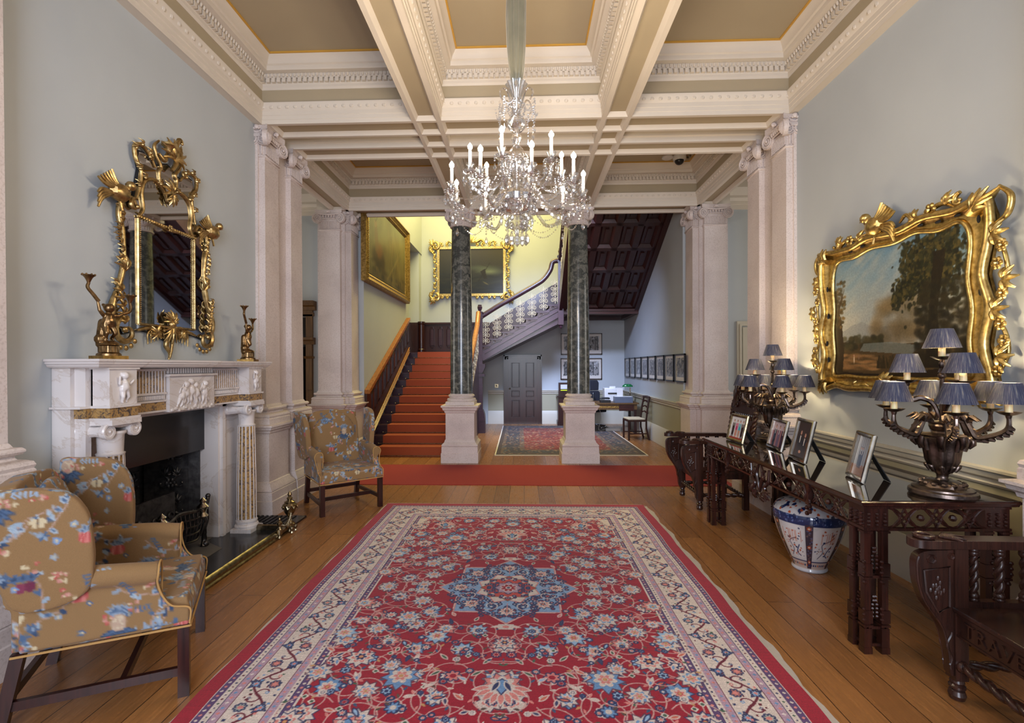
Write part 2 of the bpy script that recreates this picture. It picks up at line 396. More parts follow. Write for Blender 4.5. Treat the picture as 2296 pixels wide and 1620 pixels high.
M['slate']=flat('black_slate',rgb(28,28,32),.16,var=.2,scale=5)
M['soot']=flat('sooty_brick',rgb(20,17,16),.9,var=.4,scale=8,bump=.4,bs=30)
M['ash']=flat('grey_hearth_stone',rgb(92,88,84),.6,var=.15,scale=8)
M['runner']=flat('red_wool_runner',rgb(140,38,32),.95,var=.06,scale=300,bump=.4,bs=500)
M['stair_carpet']=flat('rust_red_stair_carpet',rgb(150,70,38),.95,var=.08,scale=200,bump=.4,bs=400)
M['underlay']=flat('grey_felt_underlay',rgb(178,168,156),.95,var=.05,scale=40,bump=.3,bs=300)
M['fringe']=flat('cream_cotton_fringe',rgb(206,196,184),.95,var=.05,scale=90)
M['black']=flat('black_plastic',rgb(22,22,24),.35)
M['blackfab']=flat('navy_black_office_fabric',rgb(26,28,38),.85,bump=.3,bs=300)
M['white']=flat('white_plastic',rgb(206,206,206),.35)
M['greypl']=flat('blue_grey_plastic',rgb(84,92,108),.4)
M['velvet']=flat('black_velvet_backing',rgb(14,14,18),.9)
M['candle_white']=flat('white_candle_sleeve',rgb(224,220,214),.4)
M['candle']=flat('ivory_candle_sleeve',rgb(226,206,160),.4,Subsurface_Weight=.2)
M['sleeve']=flat('green_grey_silk_sleeve',rgb(112,108,88),.33,var=.12,scale=10,Sheen_Weight=.4)
M['cream_seat']=flat('cream_seat_fabric',rgb(188,176,150),.9,bump=.3,bs=300)
M['greenglass']=flat('green_lamp_glass',rgb(16,96,48),.1)
M['iron_white']=flat('cream_painted_ironwork',rgb(196,182,150),.45)
M['chrome']=mk_gold('chrome',rgb(190,190,195),rgb(225,225,230),.1,8,20)
M['gold_inner']=M['gold_dull']
def mk_glass():
    m=N('cut_crystal'); m.p(Base_Color=(1,1,1,1),Roughness=.03,IOR=1.5,Transmission_Weight=0.)
    t=m.t; out=t.nodes['Material Output']; g=m.n('ShaderNodeBsdfGlossy'); g.inputs['Roughness'].default_value=.06; g.inputs['Color'].default_value=(1,.98,.95,1)
    tr=m.n('ShaderNodeBsdfTransparent'); tr.inputs['Color'].default_value=(.93,.94,.96,1); fr=m.n('ShaderNodeLayerWeight'); fr.inputs['Blend'].default_value=.42
    ad=m.n('ShaderNodeMath',operation='MULTIPLY_ADD'); ad.inputs[1].default_value=.72; ad.inputs[2].default_value=.24; m.l(fr.outputs['Facing'],ad.inputs[0])
    mx=m.n('ShaderNodeMixShader'); m.l(ad.outputs[0],mx.inputs[0]); m.l(tr.outputs[0],mx.inputs[1]); m.l(g.outputs[0],mx.inputs[2]); m.l(mx.outputs[0],out.inputs['Surface']); return m.m
M['glass']=mk_glass()
def mk_emit(name,c,s):
    m=N(name); m.p(Emission_Strength=s,Emission_Color=tuple(c)+(1,)); m.col(c); return m.m
M['bulb']=mk_emit('glowing_candle_bulb',(1,.9,.72),60)
M['bulb2']=mk_emit('glowing_shaded_bulb',(1,.78,.42),30)
def mk_mirror():
    m=N('antique_mirror_glass'); m.col(rgb(200,202,204)).p(Metallic=1.,Roughness=.02); return m.m
M['mirror']=mk_mirror()
def mk_shade():
    m=N('pleated_blue_silk'); a=m.n('ShaderNodeTexCoord'); sp=m.n('ShaderNodeSeparateXYZ'); m.l(a.outputs['Object'],sp.inputs[0])
    at=m.n('ShaderNodeMath',operation='ARCTAN2'); m.l(sp.outputs[1],at.inputs[0]); m.l(sp.outputs[0],at.inputs[1])
    cb=m.n('ShaderNodeCombineXYZ'); m.l(at.outputs[0],cb.inputs[0]); m.l(sp.outputs[2],cb.inputs[1]); mp=m.n('ShaderNodeMapping'); mp.inputs['Scale'].default_value=(9,6,1); m.l(cb.outputs[0],mp.inputs[0])
    n=m.noise(2.2,mp.outputs[0],detail=3); c=m.ramp(n,[(.35,rgb(66,70,98)),(.55,rgb(96,100,124)),(.72,rgb(190,186,170))])
    t=m.t; out=t.nodes['Material Output']; m.col(c).p(Roughness=.5)
    tl=m.n('ShaderNodeBsdfTranslucent'); m.l(c,tl.inputs[0]); mx=m.n('ShaderNodeMixShader'); mx.inputs[0].default_value=.55; m.l(m.b.outputs[0],mx.inputs[1]); m.l(tl.outputs[0],mx.inputs[2]); m.l(mx.outputs[0],out.inputs['Surface']); return m.m
M['shade']=mk_shade()
def mk_lining():
    m=N('gold_shade_lining'); c=rgb(244,220,160); m.col(c).p(Roughness=.5); tl=m.n('ShaderNodeBsdfTranslucent'); tl.inputs[0].default_value=c+(1,); mx=m.n('ShaderNodeMixShader'); mx.inputs[0].default_value=.5
    m.l(m.b.outputs[0],mx.inputs[1]); m.l(tl.outputs[0],mx.inputs[2]); m.l(mx.outputs[0],m.t.nodes['Material Output'].inputs['Surface']); return m.m
M['shade_in']=mk_lining()
# ---------------------------------------------------------------- room shell
XL,XR,ZS,ZC=-2.92,2.87,4.24,4.90
YB=-3.5
struct(MB().box(-7,6.6,YB,13.75,-.12,0).build('floor',M['floor']))
def walls():
    # left wall with the firebox opening
    w=MB(); w.box(-3.55,XL,YB,3.28,0,ZC); w.box(-3.55,XL,4.56,5.28,0,ZC); w.box(-3.55,XL,3.28,4.56,1.27,ZC); w.box(-7,-3.55,6.05,6.25,0,ZC); w.box(-3.66,-3.55,5.2,6.25,0,ZC)
    struct(w.build('wall_left',M['wall'],sharp=True))
    w=MB(); w.box(XR,3.5,YB,5.28,0,ZC); w.box(3.5,6.6,6.05,6.25,0,ZC); w.box(3.5,3.6,5.2,6.25,0,ZC)
    struct(w.build('wall_right',M['wall'],sharp=True))
    # wall behind the camera, pierced by three tall windows
    w=MB(); 
    for a,b in ((-3.5,-2.6),(-1.1,-.8),(.7,1.0),(2.5,3.4)): w.box(a,b,YB-.25,YB,0,ZC)
    w.box(-3.5,3.4,YB-.25,YB,0,.45); w.box(-3.5,3.4,YB-.25,YB,4.3,ZC)
    struct(w.build('wall_behind',M['wall'],sharp=True))
    k=1
    for a,b in ((-2.6,-1.1),(-.8,.7),(1.0,2.5)):
        f=MB(); y=YB-.12
        for x in (a,b-.06): f.box(x,x+.06,y-.04,y+.04,.45,4.3)
        for z in (.45,1.4,2.35,3.3,4.24): f.box(a,b,y-.03,y+.03,z,z+.05)
        f.box((a+b)/2-.02,(a+b)/2+.02,y-.03,y+.03,.45,4.3)
        struct(f.build('window_%d'%k,M['trim'],sharp=True)); k+=1
    # passage ends
    struct(MB().box(-7.1,-7,6.05,8.8,0,ZC).build('wall_passage_end',M['wall'])); struct(MB().box(6.6,6.7,6.05,8.8,0,ZC).build('wall_passage_far_end',M['wall']))
    # wall facing the camera left of the left pier, with a doorway
    w=MB(); w.box(-7,-4.75,8.62,8.8,0,ZC); w.box(-3.78,-3.5,8.62,8.8,0,ZC); w.box(-4.75,-3.78,8.62,8.8,2.5,ZC)
    struct(w.build('wall_passage_left',M['wall'],sharp=True))
    w=MB(); w.box(-7,-3.6,10.9,11,0,3.4); w.box(-7,-3.5,8.8,11,3.4,3.5); w.box(-3.6,-3.5,8.8,11,0,3.4); w.box(-5.2,-5.1,8.8,10.9,0,3.4)
    struct(w.build('wall_side_room',M['wall'],sharp=True))
    w=MB(); w.box(3.38,6.6,8.62,8.8,0,ZC); struct(w.build('wall_passage_right',M['wall'],sharp=True))
    # stair hall
    w=MB(); w.box(-3.5,-2.85,8.71,11.98,0,7.6); w.box(-3.75,-3.15,11.98,13.75,0,4.74); w.box(-3.75,-2.85,11.98,13.75,4.74,7.6); w.box(-3.15,-2.87,13.45,13.75,0,4.74)
    struct(w.build('wall_stair_left',M['wall'],sharp=True))
    struct(MB().box(-3.75,3.3,13.75,13.95,0,7.6).build('wall_stair_back',M['wall'],sharp=True))
    struct(MB().box(2.78,3.38,8.71,13.75,0,7.6).build('wall_office',M['wall'],sharp=True))
    struct(MB().box(-3.75,3.3,8.25,8.63,4.7,7.6).build('wall_above_columns',M['wall'],sharp=True))
walls()
def ceiling():
    m=MB(); m.box(-7.1,6.7,YB-.25,8.8,ZC,ZC+.12,1); m.box(-3.75,3.3,8.25,13.95,7.6,7.7,1)
    lip=[]
    def panel(x0,x1,y0,y1,z=ZS+.045,l=.028):
        m.box(x0,x1,y0,y1,z,ZC,1); e=.001
        m.sweep([(0,0),(l,.045),(0,.045)],[(x0,y0,ZS),(x1,y0,ZS),(x1,y1,ZS),(x0,y1,ZS)],closed=True,m=0,side=-1)
    def rib(x0,x1,y0,y1,z=ZS): m.box(x0,x1,y0,y1,z,ZC,0)
    BX=[(-1.19,-1.15,-.93,-.88),(.84,.89,1.11,1.15)]
    # longitudinal beams
    for a,b,c,d in BX:
        for y0,y1 in ((YB,8.24),):
            rib(a,b,y0,y1); rib(c,d,y0,y1)
        for y0,y1 in ((YB+.3,5.27),(5.31,5.575),(5.61,5.885),(5.925,6.185),(6.22,8.24)): panel(b,c,y0,y1)
        for y0,y1 in ((5.27,5.31),(5.575,5.61),(5.885,5.925),(6.185,6.22)): rib(b,c,y0,y1)
    # twin transverse beams
    for x0,x1 in ((XL,-1.19),(-.88,.84),(1.15,XR)):
        for y0,y1 in ((5.27,5.31),(5.575,5.61),(5.885,5.925),(6.185,6.22)): rib(x0,x1,y0,y1)
        p0=x0+.16 if x0==XL else x0; p1=x1-.16 if x1==XR else x1
        for y0,y1 in ((5.31,5.575),(5.925,6.185)):
            panel(p0,p1,y0,y1)
            if p0!=x0: rib(x0,p0,y0,y1)
            if p1!=x1: rib(p1,x1,y0,y1)
        m.box(x0,x1,5.61,5.885,4.5,ZC,0)
        m.sweep([(-.001,.06),(.02,.07),(.02,.12),(.035,.13),(.035,.2),(-.001,.2)],[(x0,5.61,ZS),(x1,5.61,ZS),(x1,5.885,ZS),(x0,5.885,ZS)],closed=True,side=-1)
    # beams over the passage openings, left and right, and over the columns
    for a,b in ((-3.25,-2.95),(2.87,3.16)):
        rib(a,a+.045,6.0,8.3); rib(b-.045,b,6.0,8.3); panel(a+.045,b-.045,6.26,8.2); rib(a,b,6.0,6.26); rib(a,b,8.2,8.24)
    rib(-3.5,3.4,8.24,8.285); rib(-3.5,3.4,8.585,8.63)
    xs=[-3.5,-2.92,-1.32,-.82,.69,1.19,2.78,3.4]
    for i in range(7):
        if i%2: panel(xs[i],xs[i+1],8.285,8.585,ZS+.06)
        else: rib(xs[i],xs[i+1],8.285,8.585)
    # narrow band along the two walls
    rib(XL,-2.84,YB,5.27); rib(2.79,XR,YB,5.27)
    struct(m.build('ceiling',[M['ceilw'],M['ceilp']],sharp=True))
ceiling()
def coffer(x0,x1,y0,y1,name):
    path=[(x0,y0,0),(x1,y0,0),(x1,y1,0),(x0,y1,0)]; e=-.002
    m=MB()
    arch=[(e,4.238),(.004,4.238),(.004,4.282),(.01,4.286),(.01,4.325),(.016,4.33),(.016,4.372),(.024,4.38),(.05,4.44),(.05,4.452),(e,4.455)]
    cor=[(e,4.60),(.015,4.60),(.028,4.622),(.028,4.65),(.032,4.655),(.032,4.708),(.052,4.71),(.062,4.75),(.118,4.755),(.122,4.765),(.122,4.80),(.14,4.81),(.145,4.838),(.17,4.868),(.19,4.893),(.19,4.901),(e,4.901)]
    m.sweep(arch,path,closed=True,m=0,side=-1); m.sweep([(e,4.45),(.012,4.45),(.012,4.605),(e,4.605)],path,closed=True,m=1,side=-1); m.sweep(cor,path,closed=True,m=0,side=-1)
    m.sweep([(.186,4.886),(.202,4.886),(.202,4.9005),(.186,4.9005)],path,closed=True,m=2,side=-1)
    def run(off,z,step,fn,ymin=1.0):
        X0,X1,Y0,Y1=x0+off,x1-off,y0+off,y1-off
        n=int((X1-X0)/step); 
        for k in range(n+1):
            x=X0+(X1-X0)*k/n; fn(x,Y1,0)
        a=max(Y0,ymin); n=int((Y1-a)/step)
        for k in range(n):
            y=a+(Y1-a)*k/n; fn(X0,y,1); fn(X1,y,1)
    run(.046,0,.056,lambda x,y,d: m.box(x-.018,x+.018,y-.02,y+.02,4.660,4.706,0) if d==0 else m.box(x-.02,x+.02,y-.018,y+.018,4.660,4.706,0))
    run(.066,0,.04,lambda x,y,d: m.ball((x,y,4.731),.019,6,0,sc=(.75,.7,1.1) if d==0 else (.7,.75,1.1)))
    run(.034,0,.085,lambda x,y,d: m.ball((x,y,4.410),.02,6,0,sc=(1.2,.6,1.1) if d==0 else (.6,1.2,1.1)))
    run(.025,0,.085,lambda x,y,d: m.ball((x+(.0425 if d==0 else 0),y+(.0425 if d else 0),4.408),.011,5,0,sc=(.7,.6,1.9) if d==0 else (.6,.7,1.9)))
    struct(m.build(name,[M['ceilw'],M['ceilp'],M['gilt_line']],ang=30))
coffer(-2.84,-1.19,YB,5.27,'trim_1'); coffer(-.88,.84,YB,5.27,'trim_2'); coffer(1.15,2.79,YB,5.27,'trim_3')
coffer(-2.95,-1.19,6.22,8.24,'trim_4'); coffer(-.88,.84,6.22,8.24,'trim_5'); coffer(1.15,2.87,6.22,8.24,'trim_6')
def trims():
    rail=[(-.01,.86),(.02,.86),(.03,.875),(.02,.885),(.022,.9),(.045,.915),(.05,.93),(.05,.95),(.065,.955),(.065,.97),(-.01,.97)]
    base=[(-.01,0),(.035,0),(.035,.25),(.03,.262),(.025,.3),(.012,.325),(-.01,.33)]
    dado=lambda m,x0,x1,y0,y1: m.box(x0,x1,y0,y1,.3,.88)
    # right wall of the room
    m=MB(); m.sweep(rail,[(XR,YB,0),(XR,5.22,0)],side=-1); struct(m.build('trim_7',M['trim'],ang=30))
    m=MB(); m.sweep(base,[(XR,YB,0),(XR,5.22,0)],side=-1); struct(m.build('baseboard_right',M['trim']))
    struct(MB().box(XR-.006,XR,YB,5.25,.3,.88).build('trim_8',M['dado']))
    m=MB(); m.sweep(rail,[(XL,YB,0),(XL,3.0,0)],side=1); struct(m.build('trim_9',M['trim'],ang=30))
    m=MB(); m.sweep(base,[(XL,YB,0),(XL,3.0,0)],side=1); m.sweep(base,[(XL,4.9,0),(XL,5.22,0)],side=1); struct(m.build('baseboard_left',M['trim']))
    # office corner: back wall either side of the door and the right-hand wall
    m=MB(); r2=[(o,u-.03) for o,u in rail]
    m.sweep(r2,[(-1.0,13.75,0),(-.55,13.75,0)],side=1); m.sweep(r2,[(.5,13.75,0),(2.78,13.75,0),(2.78,8.8,0)],side=1); struct(m.build('trim_10',M['trim'],ang=30))
    b2=[(o,u*1.12) for o,u in base]; m=MB(); m.sweep(b2,[(-1.0,13.75,0),(-.55,13.75,0)],side=1); m.sweep(b2,[(.5,13.75,0),(2.78,13.75,0),(2.78,8.8,0)],side=1); struct(m.build('baseboard_office',M['trim']))
    m=MB(); m.box(-1.0,-.55,13.744,13.75,.3,.86); m.box(.5,2.78,13.744,13.75,.3,.86); m.box(2.774,2.78,8.8,13.75,.3,.86); struct(m.build('trim_11',M['dado']))
    # cornices of the cross passage
    pc=[(-.01,4.28),(.02,4.28),(.02,4.36),(.035,4.365),(.035,4.42),(.08,4.46),(.08,4.5),(.2,4.6),(.2,4.74),(-.01,4.74)]
    m=MB(); m.sweep(pc,[(-7,8.62,0),(-3.45,8.62,0)],side=1); m.sweep(pc,[(3.35,8.62,0),(6.6,8.62,0)],side=1); struct(m.build('trim_12',M['ceilw'],ang=30))
    # oak doorcase of the doorway in the left passage
    d=thing('doorcase','brown oak doorcase with moulded cornice between the two left stone piers','doorcase',(-4.265,8.62,0)); d['kind']='structure'; 
    m=MB(); m.box(-.72,.545,-.05,0,2.5,2.6); m.prism([(0,2.6),(-.07,2.6),(-.09,2.66),(-.14,2.68),(-.17,2.76),(0,2.76)],-.78,.6,'x'); m.prism([(0,2.5),(-.05,2.5),(-.05,2.53),(-.06,2.56),(0,2.56)],-.72,.56,'x'); m.build('lintel',M['oak_door'],d,sharp=True)
    for s in (-.6,.42):
        m=MB(); m.box(s,s+.12,-.04,0.1,0,2.5); m.box(s+.005,s+.115,-.055,0,1.2,2.05); m.prism([(0,2.0),(-.06,2.0),(-.08,2.06),(-.12,2.08),(-.12,2.12),(0,2.12)],s-.03,s+.16,'x'); m.prism([(0,1.75),(-.06,1.75),(-.09,1.79),(0,1.79)],s-.02,s+.14,'x'); m.build('jamb',M['oak_door'],d,sharp=True)
    m=MB(); m.box(-5.0,-4.6,10.84,10.9,0,2.05); m.box(-4.63,-4.2,10.84,10.9,0,.1); struct(m.build('door_2',M['oak_dark']))
    # cream door architrave in the right passage
    m=MB(); m.sweep([(0,0),(.04,0),(.05,.04),(.02,.1),(0,.1)],[(3.62,8.62,0),(3.63,8.62,0)],side=1); 
    m=MB(); m.box(3.66,3.74,8.59,8.62,0,2.28); m.box(3.66,4.9,8.59,8.62,2.28,2.36); m.box(3.76,4.9,8.6,8.62,0,2.26); m.box(3.70,3.73,8.575,8.6,0,2.31); struct(m.build('door_3',M['trim'],sharp=True))
    # door below the second flight
    d=bpy.data.objects.new('door_1',None); C.objects.link(d); d.location=(-.03,13.75,0); d['kind']='structure'
    m=MB(); pr=[(-.10,0),(.02,0),(.02,.045),(-.02,.05),(-.04,.03),(-.10,.03)]
    for s in (-1,1):
        m.box(s*.40,s*.52,-.05,0,0,1.91); m.box(s*.40,s*.46,-.065,0,0,1.85)
        m.box(s*.50,s*.53,-.07,0,0,1.92)
    m.box(-.53,.53,-.07,0,1.88,1.92); m.box(-.5,.5,-.05,0,1.79,1.9); m.box(-.44,.44,-.065,0,1.8,1.84)
    m.build('door_frame',M['mahogany'],d,sharp=True)
    m=MB(); m.box(-.4,.4,-.02,0,0,1.79)
    for x0,x1 in ((-.4,-.32),(-.08,.08),(.32,.4)): m.box(x0,x1,-.05,-.02,0,1.79)
    for z0,z1 in ((0,.19),(.67,.75),(.93,1.01),(1.71,1.79)): m.box(-.4,.4,-.0495,-.02,z0,z1)
    for s in (-1,1):
        for z0,z1 in ((1.02,1.7),(.76,.92),(.2,.66)):
            x0,x1=sorted((s*.085,s*.315)); m.sweep([(0,0),(.025,0),(.018,.018),(.004,.022)],[(0,0,0)]*0+[(x0,0,0),(x1,0,0)],side=1) if 0 else None
            m.tube([(x0+.012,-.05,z0+.006),(x1-.012,-.05,z0+.006),(x1-.012,-.05,z1-.006),(x0+.012,-.05,z1-.006)],.014,6,closed=True)
            if z1-z0>.1: m.prism([(x0+.05,z0+.05),(x1-.05,z0+.05),(x1-.05,z1-.05),(x0+.05,z1-.05)],-.02,-.036,'y')
    m.build('door_leaf',M['mahogany'],d,sharp=True)
    MB().ball((-.36,-.05,.98),.025,10).tube([(-.36,-.05,.98),(-.36,-.02,.98)],.01).build('door_handle',M['brass'],d)
trims()
# ---------------------------------------------------------------- stone orders
PED=[(-.04,1.20),(0,1.20),(.012,1.186),(.02,1.168),(.045,1.165),(.056,1.152),(.056,1.142),(.045,1.128),(.026,1.122),(.024,1.112),(.032,1.1),(.055,1.096),(.078,1.085),(.085,1.066),(.078,1.048),(.085,1.038),(.085,.982),(.135,.972),(.135,.955),(.118,.948),(.112,.925),(.09,.91),(.085,.888),(.07,.88),(.07,.36),(.082,.352),(.09,.325),(.12,.29),(.125,.268),(.115,.262),(.13,.255),(.13,.17),(.142,.165),(.142,0),(-.04,0)]
NECK=[(-.03,3.925),(0,3.925),(.014,3.918),(.018,3.908),(.014,3.898),(.003,3.892),(.003,3.87),(-.03,3.87)]
def volute(m,p,yaw,r=.085,t=.045,mirror=1):
    Mx=T(*p)@RZ(yaw)@RX(PI/2)   # local xy disc, +z faces outward (-Y before yaw)
    m.lathe([(r*.98,-t),(r,-t*.4),(r*.97,0),(r*.88,.0),(r*.86,-.016)],20,m=0,M=Mx)
    m.lathe([(0,-.02),(r*.84,-.016),(r*.86,-t)],20,M=Mx)
    sp=[Vector((a.x*mirror,a.y,-.006)) for a in spiral((0,0),r*.88,r*.16,PI/2,PI/2-4.2*PI,44)]
    m.tube([Mx@q for q in sp],[.0125*(1-.5*k/44) for k in range(45)],6,flat=1.)
    m.ball(Mx@Vector((0,0,.004)),r*.17,8)
def flutes(m,x0,y0,x1,y1,z0,z1,pitch=.027):
    L=math.hypot(x1-x0,y1-y0); n=max(3,int(L/pitch)); dx,dy=(x1-x0)/L,(y1-y0)/L
    for k in range(n):
        t=(k+.5)/n*L; cx,cy=x0+dx*t,y0+dy*t; w=L/n*.27
        m.tube([(cx,cy,z0),(cx,cy,z1)],w,6)
def cap_face(m,c,yaw,w,z=4.1,proj=.0):
    # one face of a diagonal ionic capital: two volutes, swag, rosette, scooped abacus
    Mx=T(*c)@RZ(yaw)
    for s in (-1,1):
        p=Mx@Vector((s*(w/2+.015),-.045-proj,z)); volute(m,p,yaw+s*math.radians(-14),mirror=s)
    m.tube([Mx@Vector((s*w/2*1.0,-.03-proj,z+.075-.02*(1-abs(s)))) for s in (-1,-.5,0,.5,1)],.016,6)
    for k in range(5): m.ball(Mx@Vector(((k-2)*w*.13,-.03-proj,z+.028)),.02,6,sc=(.8,1,1.2))
    m.tube([Mx@Vector((s*w*.3,-.024-proj,z-.005)) for s in (-1,1)],.009,6)
    m.ball(Mx@Vector((0,-.05-proj,z+.11)),.026,8,sc=(1.1,.7,1)); m.ball(Mx@Vector((.024,-.045-proj,z+.095)),.014,6); m.ball(Mx@Vector((-.024,-.045-proj,z+.095)),.014,6)
def abacus(m,x0,x1,y0,y1,z0=4.185,z1=4.24,o=.07,dip=.05):
    cx,cy=(x0+x1)/2,(y0+y1)/2; P=[]
    cs=[(x0-o,y0-o),(x1+o,y0-o),(x1+o,y1+o),(x0-o,y1+o)]
    for i in range(4):
        a=Vector(cs[i]);b=Vector(cs[(i+1)%4]); nrm=Vector((cx,cy))-(a+b)/2; nrm.normalize()
        for k in range(8):
            t=k/8; P.append(tuple(a.lerp(b,t)+nrm*dip*math.sin(PI*t)))
    m.prism(P,z0,z1); P2=[(cx+(x-cx)*.93,cy+(y-cy)*.93) for x,y in P]; m.prism(P2,z0-.03,z0)
def pier_group(name,label,foot,pil,caps,box,zone,closed=False,side=1,group=None):
    # foot: outline path at shaft faces; pil: list of rect shafts; caps: faces; box: core boxes
    t=thing(name,label,'pilaster' if not closed else 'pier',(0,0,0),group=group); 
    m=MB(); m.sweep(PED,foot,closed=closed,side=side)
    for b in box: m.box(*b,0,1.2)
    m.build('pedestal',M['stone'],t,ang=30)
    m=MB()
    for (x0,x1,y0,y1) in box: m.box(x0,x1,y0,y1,1.2,ZS)
    for (x0,x1,y0,y1) in pil:
        e=.006; m.add([(x0-e,y0-e,1.19),(x1+e,y0-e,1.19),(x1+e,y1+e,1.19),(x0-e,y1+e,1.19),(x0+e,y0+e,4.2),(x1-e,y0+e,4.2),(x1-e,y1-e,4.2),(x0+e,y1-e,4.2)],[(0,1,5,4),(1,2,6,5),(2,3,7,6),(3,0,4,7),(4,5,6,7)])
    m.build('shaft',M['stone'],t,ang=30)
    m=MB()
    for (x0,x1,y0,y1) in pil:
        e=-.004; m.sweep(NECK,[(x0-e,y0-e,0),(x1+e,y0-e,0),(x1+e,y1+e,0),(x0-e,y1+e,0)],closed=True,side=1)
        abacus(m,x0,x1,y0,y1,4.185,4.24,.05,.03)
    for (c,yaw,w,fl) in caps:
        cap_face(m,c,yaw,w)
        Mx=T(*c)@RZ(yaw); a=Mx@Vector((-w/2,-.002,0)); b=Mx@Vector((w/2,-.002,0)); flutes(m,a.x,a.y,b.x,b.y,3.93,4.05)
    m.build('capital',M['stone'],t,ang=40)
    return t
H=PI/2
# left anta: two pilasters on the room face of the wall end
pier_group('stone_pilaster_pair','pale stone wall end with twin ionic pilasters beyond the white marble chimneypiece','x' and [(XL,5.30,0),(-2.82,5.30,0),(-2.82,5.60,0),(-2.89,5.60,0),(-2.89,5.90,0),(-2.82,5.90,0),(-2.82,6.20,0),(-3.25,6.20,0),(-3.6,6.20,0)],
  [(-2.90,-2.82,5.30,5.60),(-2.90,-2.82,5.90,6.20)],
  [((-2.89,5.30,0),0,.10,1),((-2.82,5.45,0),H,.30,1),((-2.89,5.90,0),0,.10,1),((-2.82,6.05,0),H,.30,1)],[(-3.54,-2.89,5.28,6.24)],0,side=1)
pier_group('stone_pilaster_pair','pale stone wall end with twin ionic pilasters behind the far table lamp','x' and [(3.5,6.20,0),(3.25,6.20,0),(2.77,6.20,0),(2.77,5.90,0),(2.84,5.90,0),(2.84,5.60,0),(2.77,5.60,0),(2.77,5.30,0),(XR,5.30,0)],
  [(2.77,2.85,5.30,5.60),(2.77,2.85,5.90,6.20)],
  [((2.84,5.30,0),0,.10,1),((2.77,5.45,0),-H,.30,1),((2.84,5.90,0),0,.10,1),((2.77,6.05,0),-H,.30,1)],[(2.84,3.49,5.28,6.24)],0,side=1)
# nearer pilasters at the picture edges
pier_group('stone_pilaster','pale stone pilaster behind the left armchair at the left picture edge',[(XL,2.0,0),(-2.80,2.0,0),(-2.80,2.57,0),(XL,2.57,0)],[(XL,-2.80,2.0,2.57)],[((-2.80,2.285,0),H,.5,1)],[],0,side=1)
pier_group('stone_pilaster','pale stone pilaster beside the near end of the table',[(XR,2.68,0),(2.75,2.68,0),(2.75,2.42,0),(XR,2.42,0)],[(2.75,XR,2.42,2.68)],[((2.75,2.55,0),-H,.24,1)],[],0,side=1)
# square piers either side of the column screen
def pier(x,label,s):
    x0,x1=x-.235,x+.235; y0,y1=8.28,8.66
    foot=[(x0,y0,0),(x-.18,y0,0),(x-.18,y0-.08,0),(x+.18,y0-.08,0),(x+.18,y0,0),(x1,y0,0),(x1,y0+.03,0),(x1+.1,y0+.03,0),(x1+.1,y1,0),(x1,y1,0),(x1,y1+.05,0),(x0,y1+.05,0)] if s>0 else \
         [(x0,y0,0),(x-.18,y0,0),(x-.18,y0-.08,0),(x+.18,y0-.08,0),(x+.18,y0,0),(x1,y0,0),(x1,y1+.05,0),(x0,y1+.05,0),(x0,y1,0),(x0-.1,y1,0),(x0-.1,y0+.03,0),(x0,y0+.03,0)]
    xs=(x1-.02,x1+.1) if s>0 else (x0-.1,x0+.02)
    xf=x1+.1 if s>0 else x0-.1
    return pier_group('stone_pier',label,foot,[(x-.18,x+.18,y0-.08,y0+.02),(xs[0],xs[1],y0+.03,y1)],
      [((x,y0-.08,0),0,.36,1),((xf,(y0+.03+y1)/2,0),H*s,.33,1),((xf-.05*s,y0+.03,0),0,.1,1)],[(x0,x1,y0,y1+.05)],0,closed=True,side=1)
pier(-3.265,'square stone pier with ionic capital behind the small floral armchair',1)
pier(3.145,'square stone pier with ionic capital behind the far carved chair',-1)
def column(x,label):
    y=8.445; t=thing('marble_column',label,'column',(x,y,0),group='dark marble columns of the stair screen')
    a=.24; m=MB(); pr=[(-.1,1.01),(0,1.01),(0,.955),(.07,.95),(.07,.925),(.05,.91),(.04,.875),(.02,.86),(.012,.83),(0,.82),(0,.385),(.012,.37),(.02,.34),(.06,.3),(.06,.28),(.05,.27),(.06,.265),(.062,.165),(.07,.16),(.07,0),(-.1,0)]
    m.sweep(pr,[(-a,-a,0),(a,-a,0),(a,a,0),(-a,a,0)],closed=True,side=1); m.box(-.15,.15,-.15,.15,.9,1.005); m.build('pedestal',M['stone'],t,ang=30)
    m=MB(); m.lathe([(.235,1.005),(.245,1.02),(.248,1.04),(.238,1.058),(.215,1.063),(.205,1.075),(.205,1.085),(.222,1.09),(.226,1.105),(.218,1.12),(.2,1.124),(.198,1.14)],40); m.build('base_moulding',M['stone'],t)
    m=MB(); m.lathe([(.192,1.138),(.19,1.5),(.186,2.2),(.176,3.0),(.162,3.7),(.158,3.985)],48); m.build('shaft',M['green'],t)
    m=MB(); m.lathe([(.16,3.97),(.185,3.975),(.188,3.99),(.175,4.0),(.163,4.003),(.163,4.06),(.19,4.09),(.2,4.12),(.15,4.2)],40)
    for k in range(28): an=2*PI*k/28; m.tube([(.163*math.cos(an),.163*math.sin(an),4.0),(.168*math.cos(an),.168*math.sin(an),4.07)],.009,5)
    for k in range(4): cap_face(m,(0,0,0),k*H,.30,4.12,.15)
    abacus(m,-.2,.2,-.2,.2,4.195,4.24,.04,.04); m.build('capital',M['stone'],t,ang=40)
    return t
column(-1.07,'dark green marble column on a pale pedestal at the foot of the stairs')
column(.93,'dark green marble column on a pale pedestal in front of the office desk')
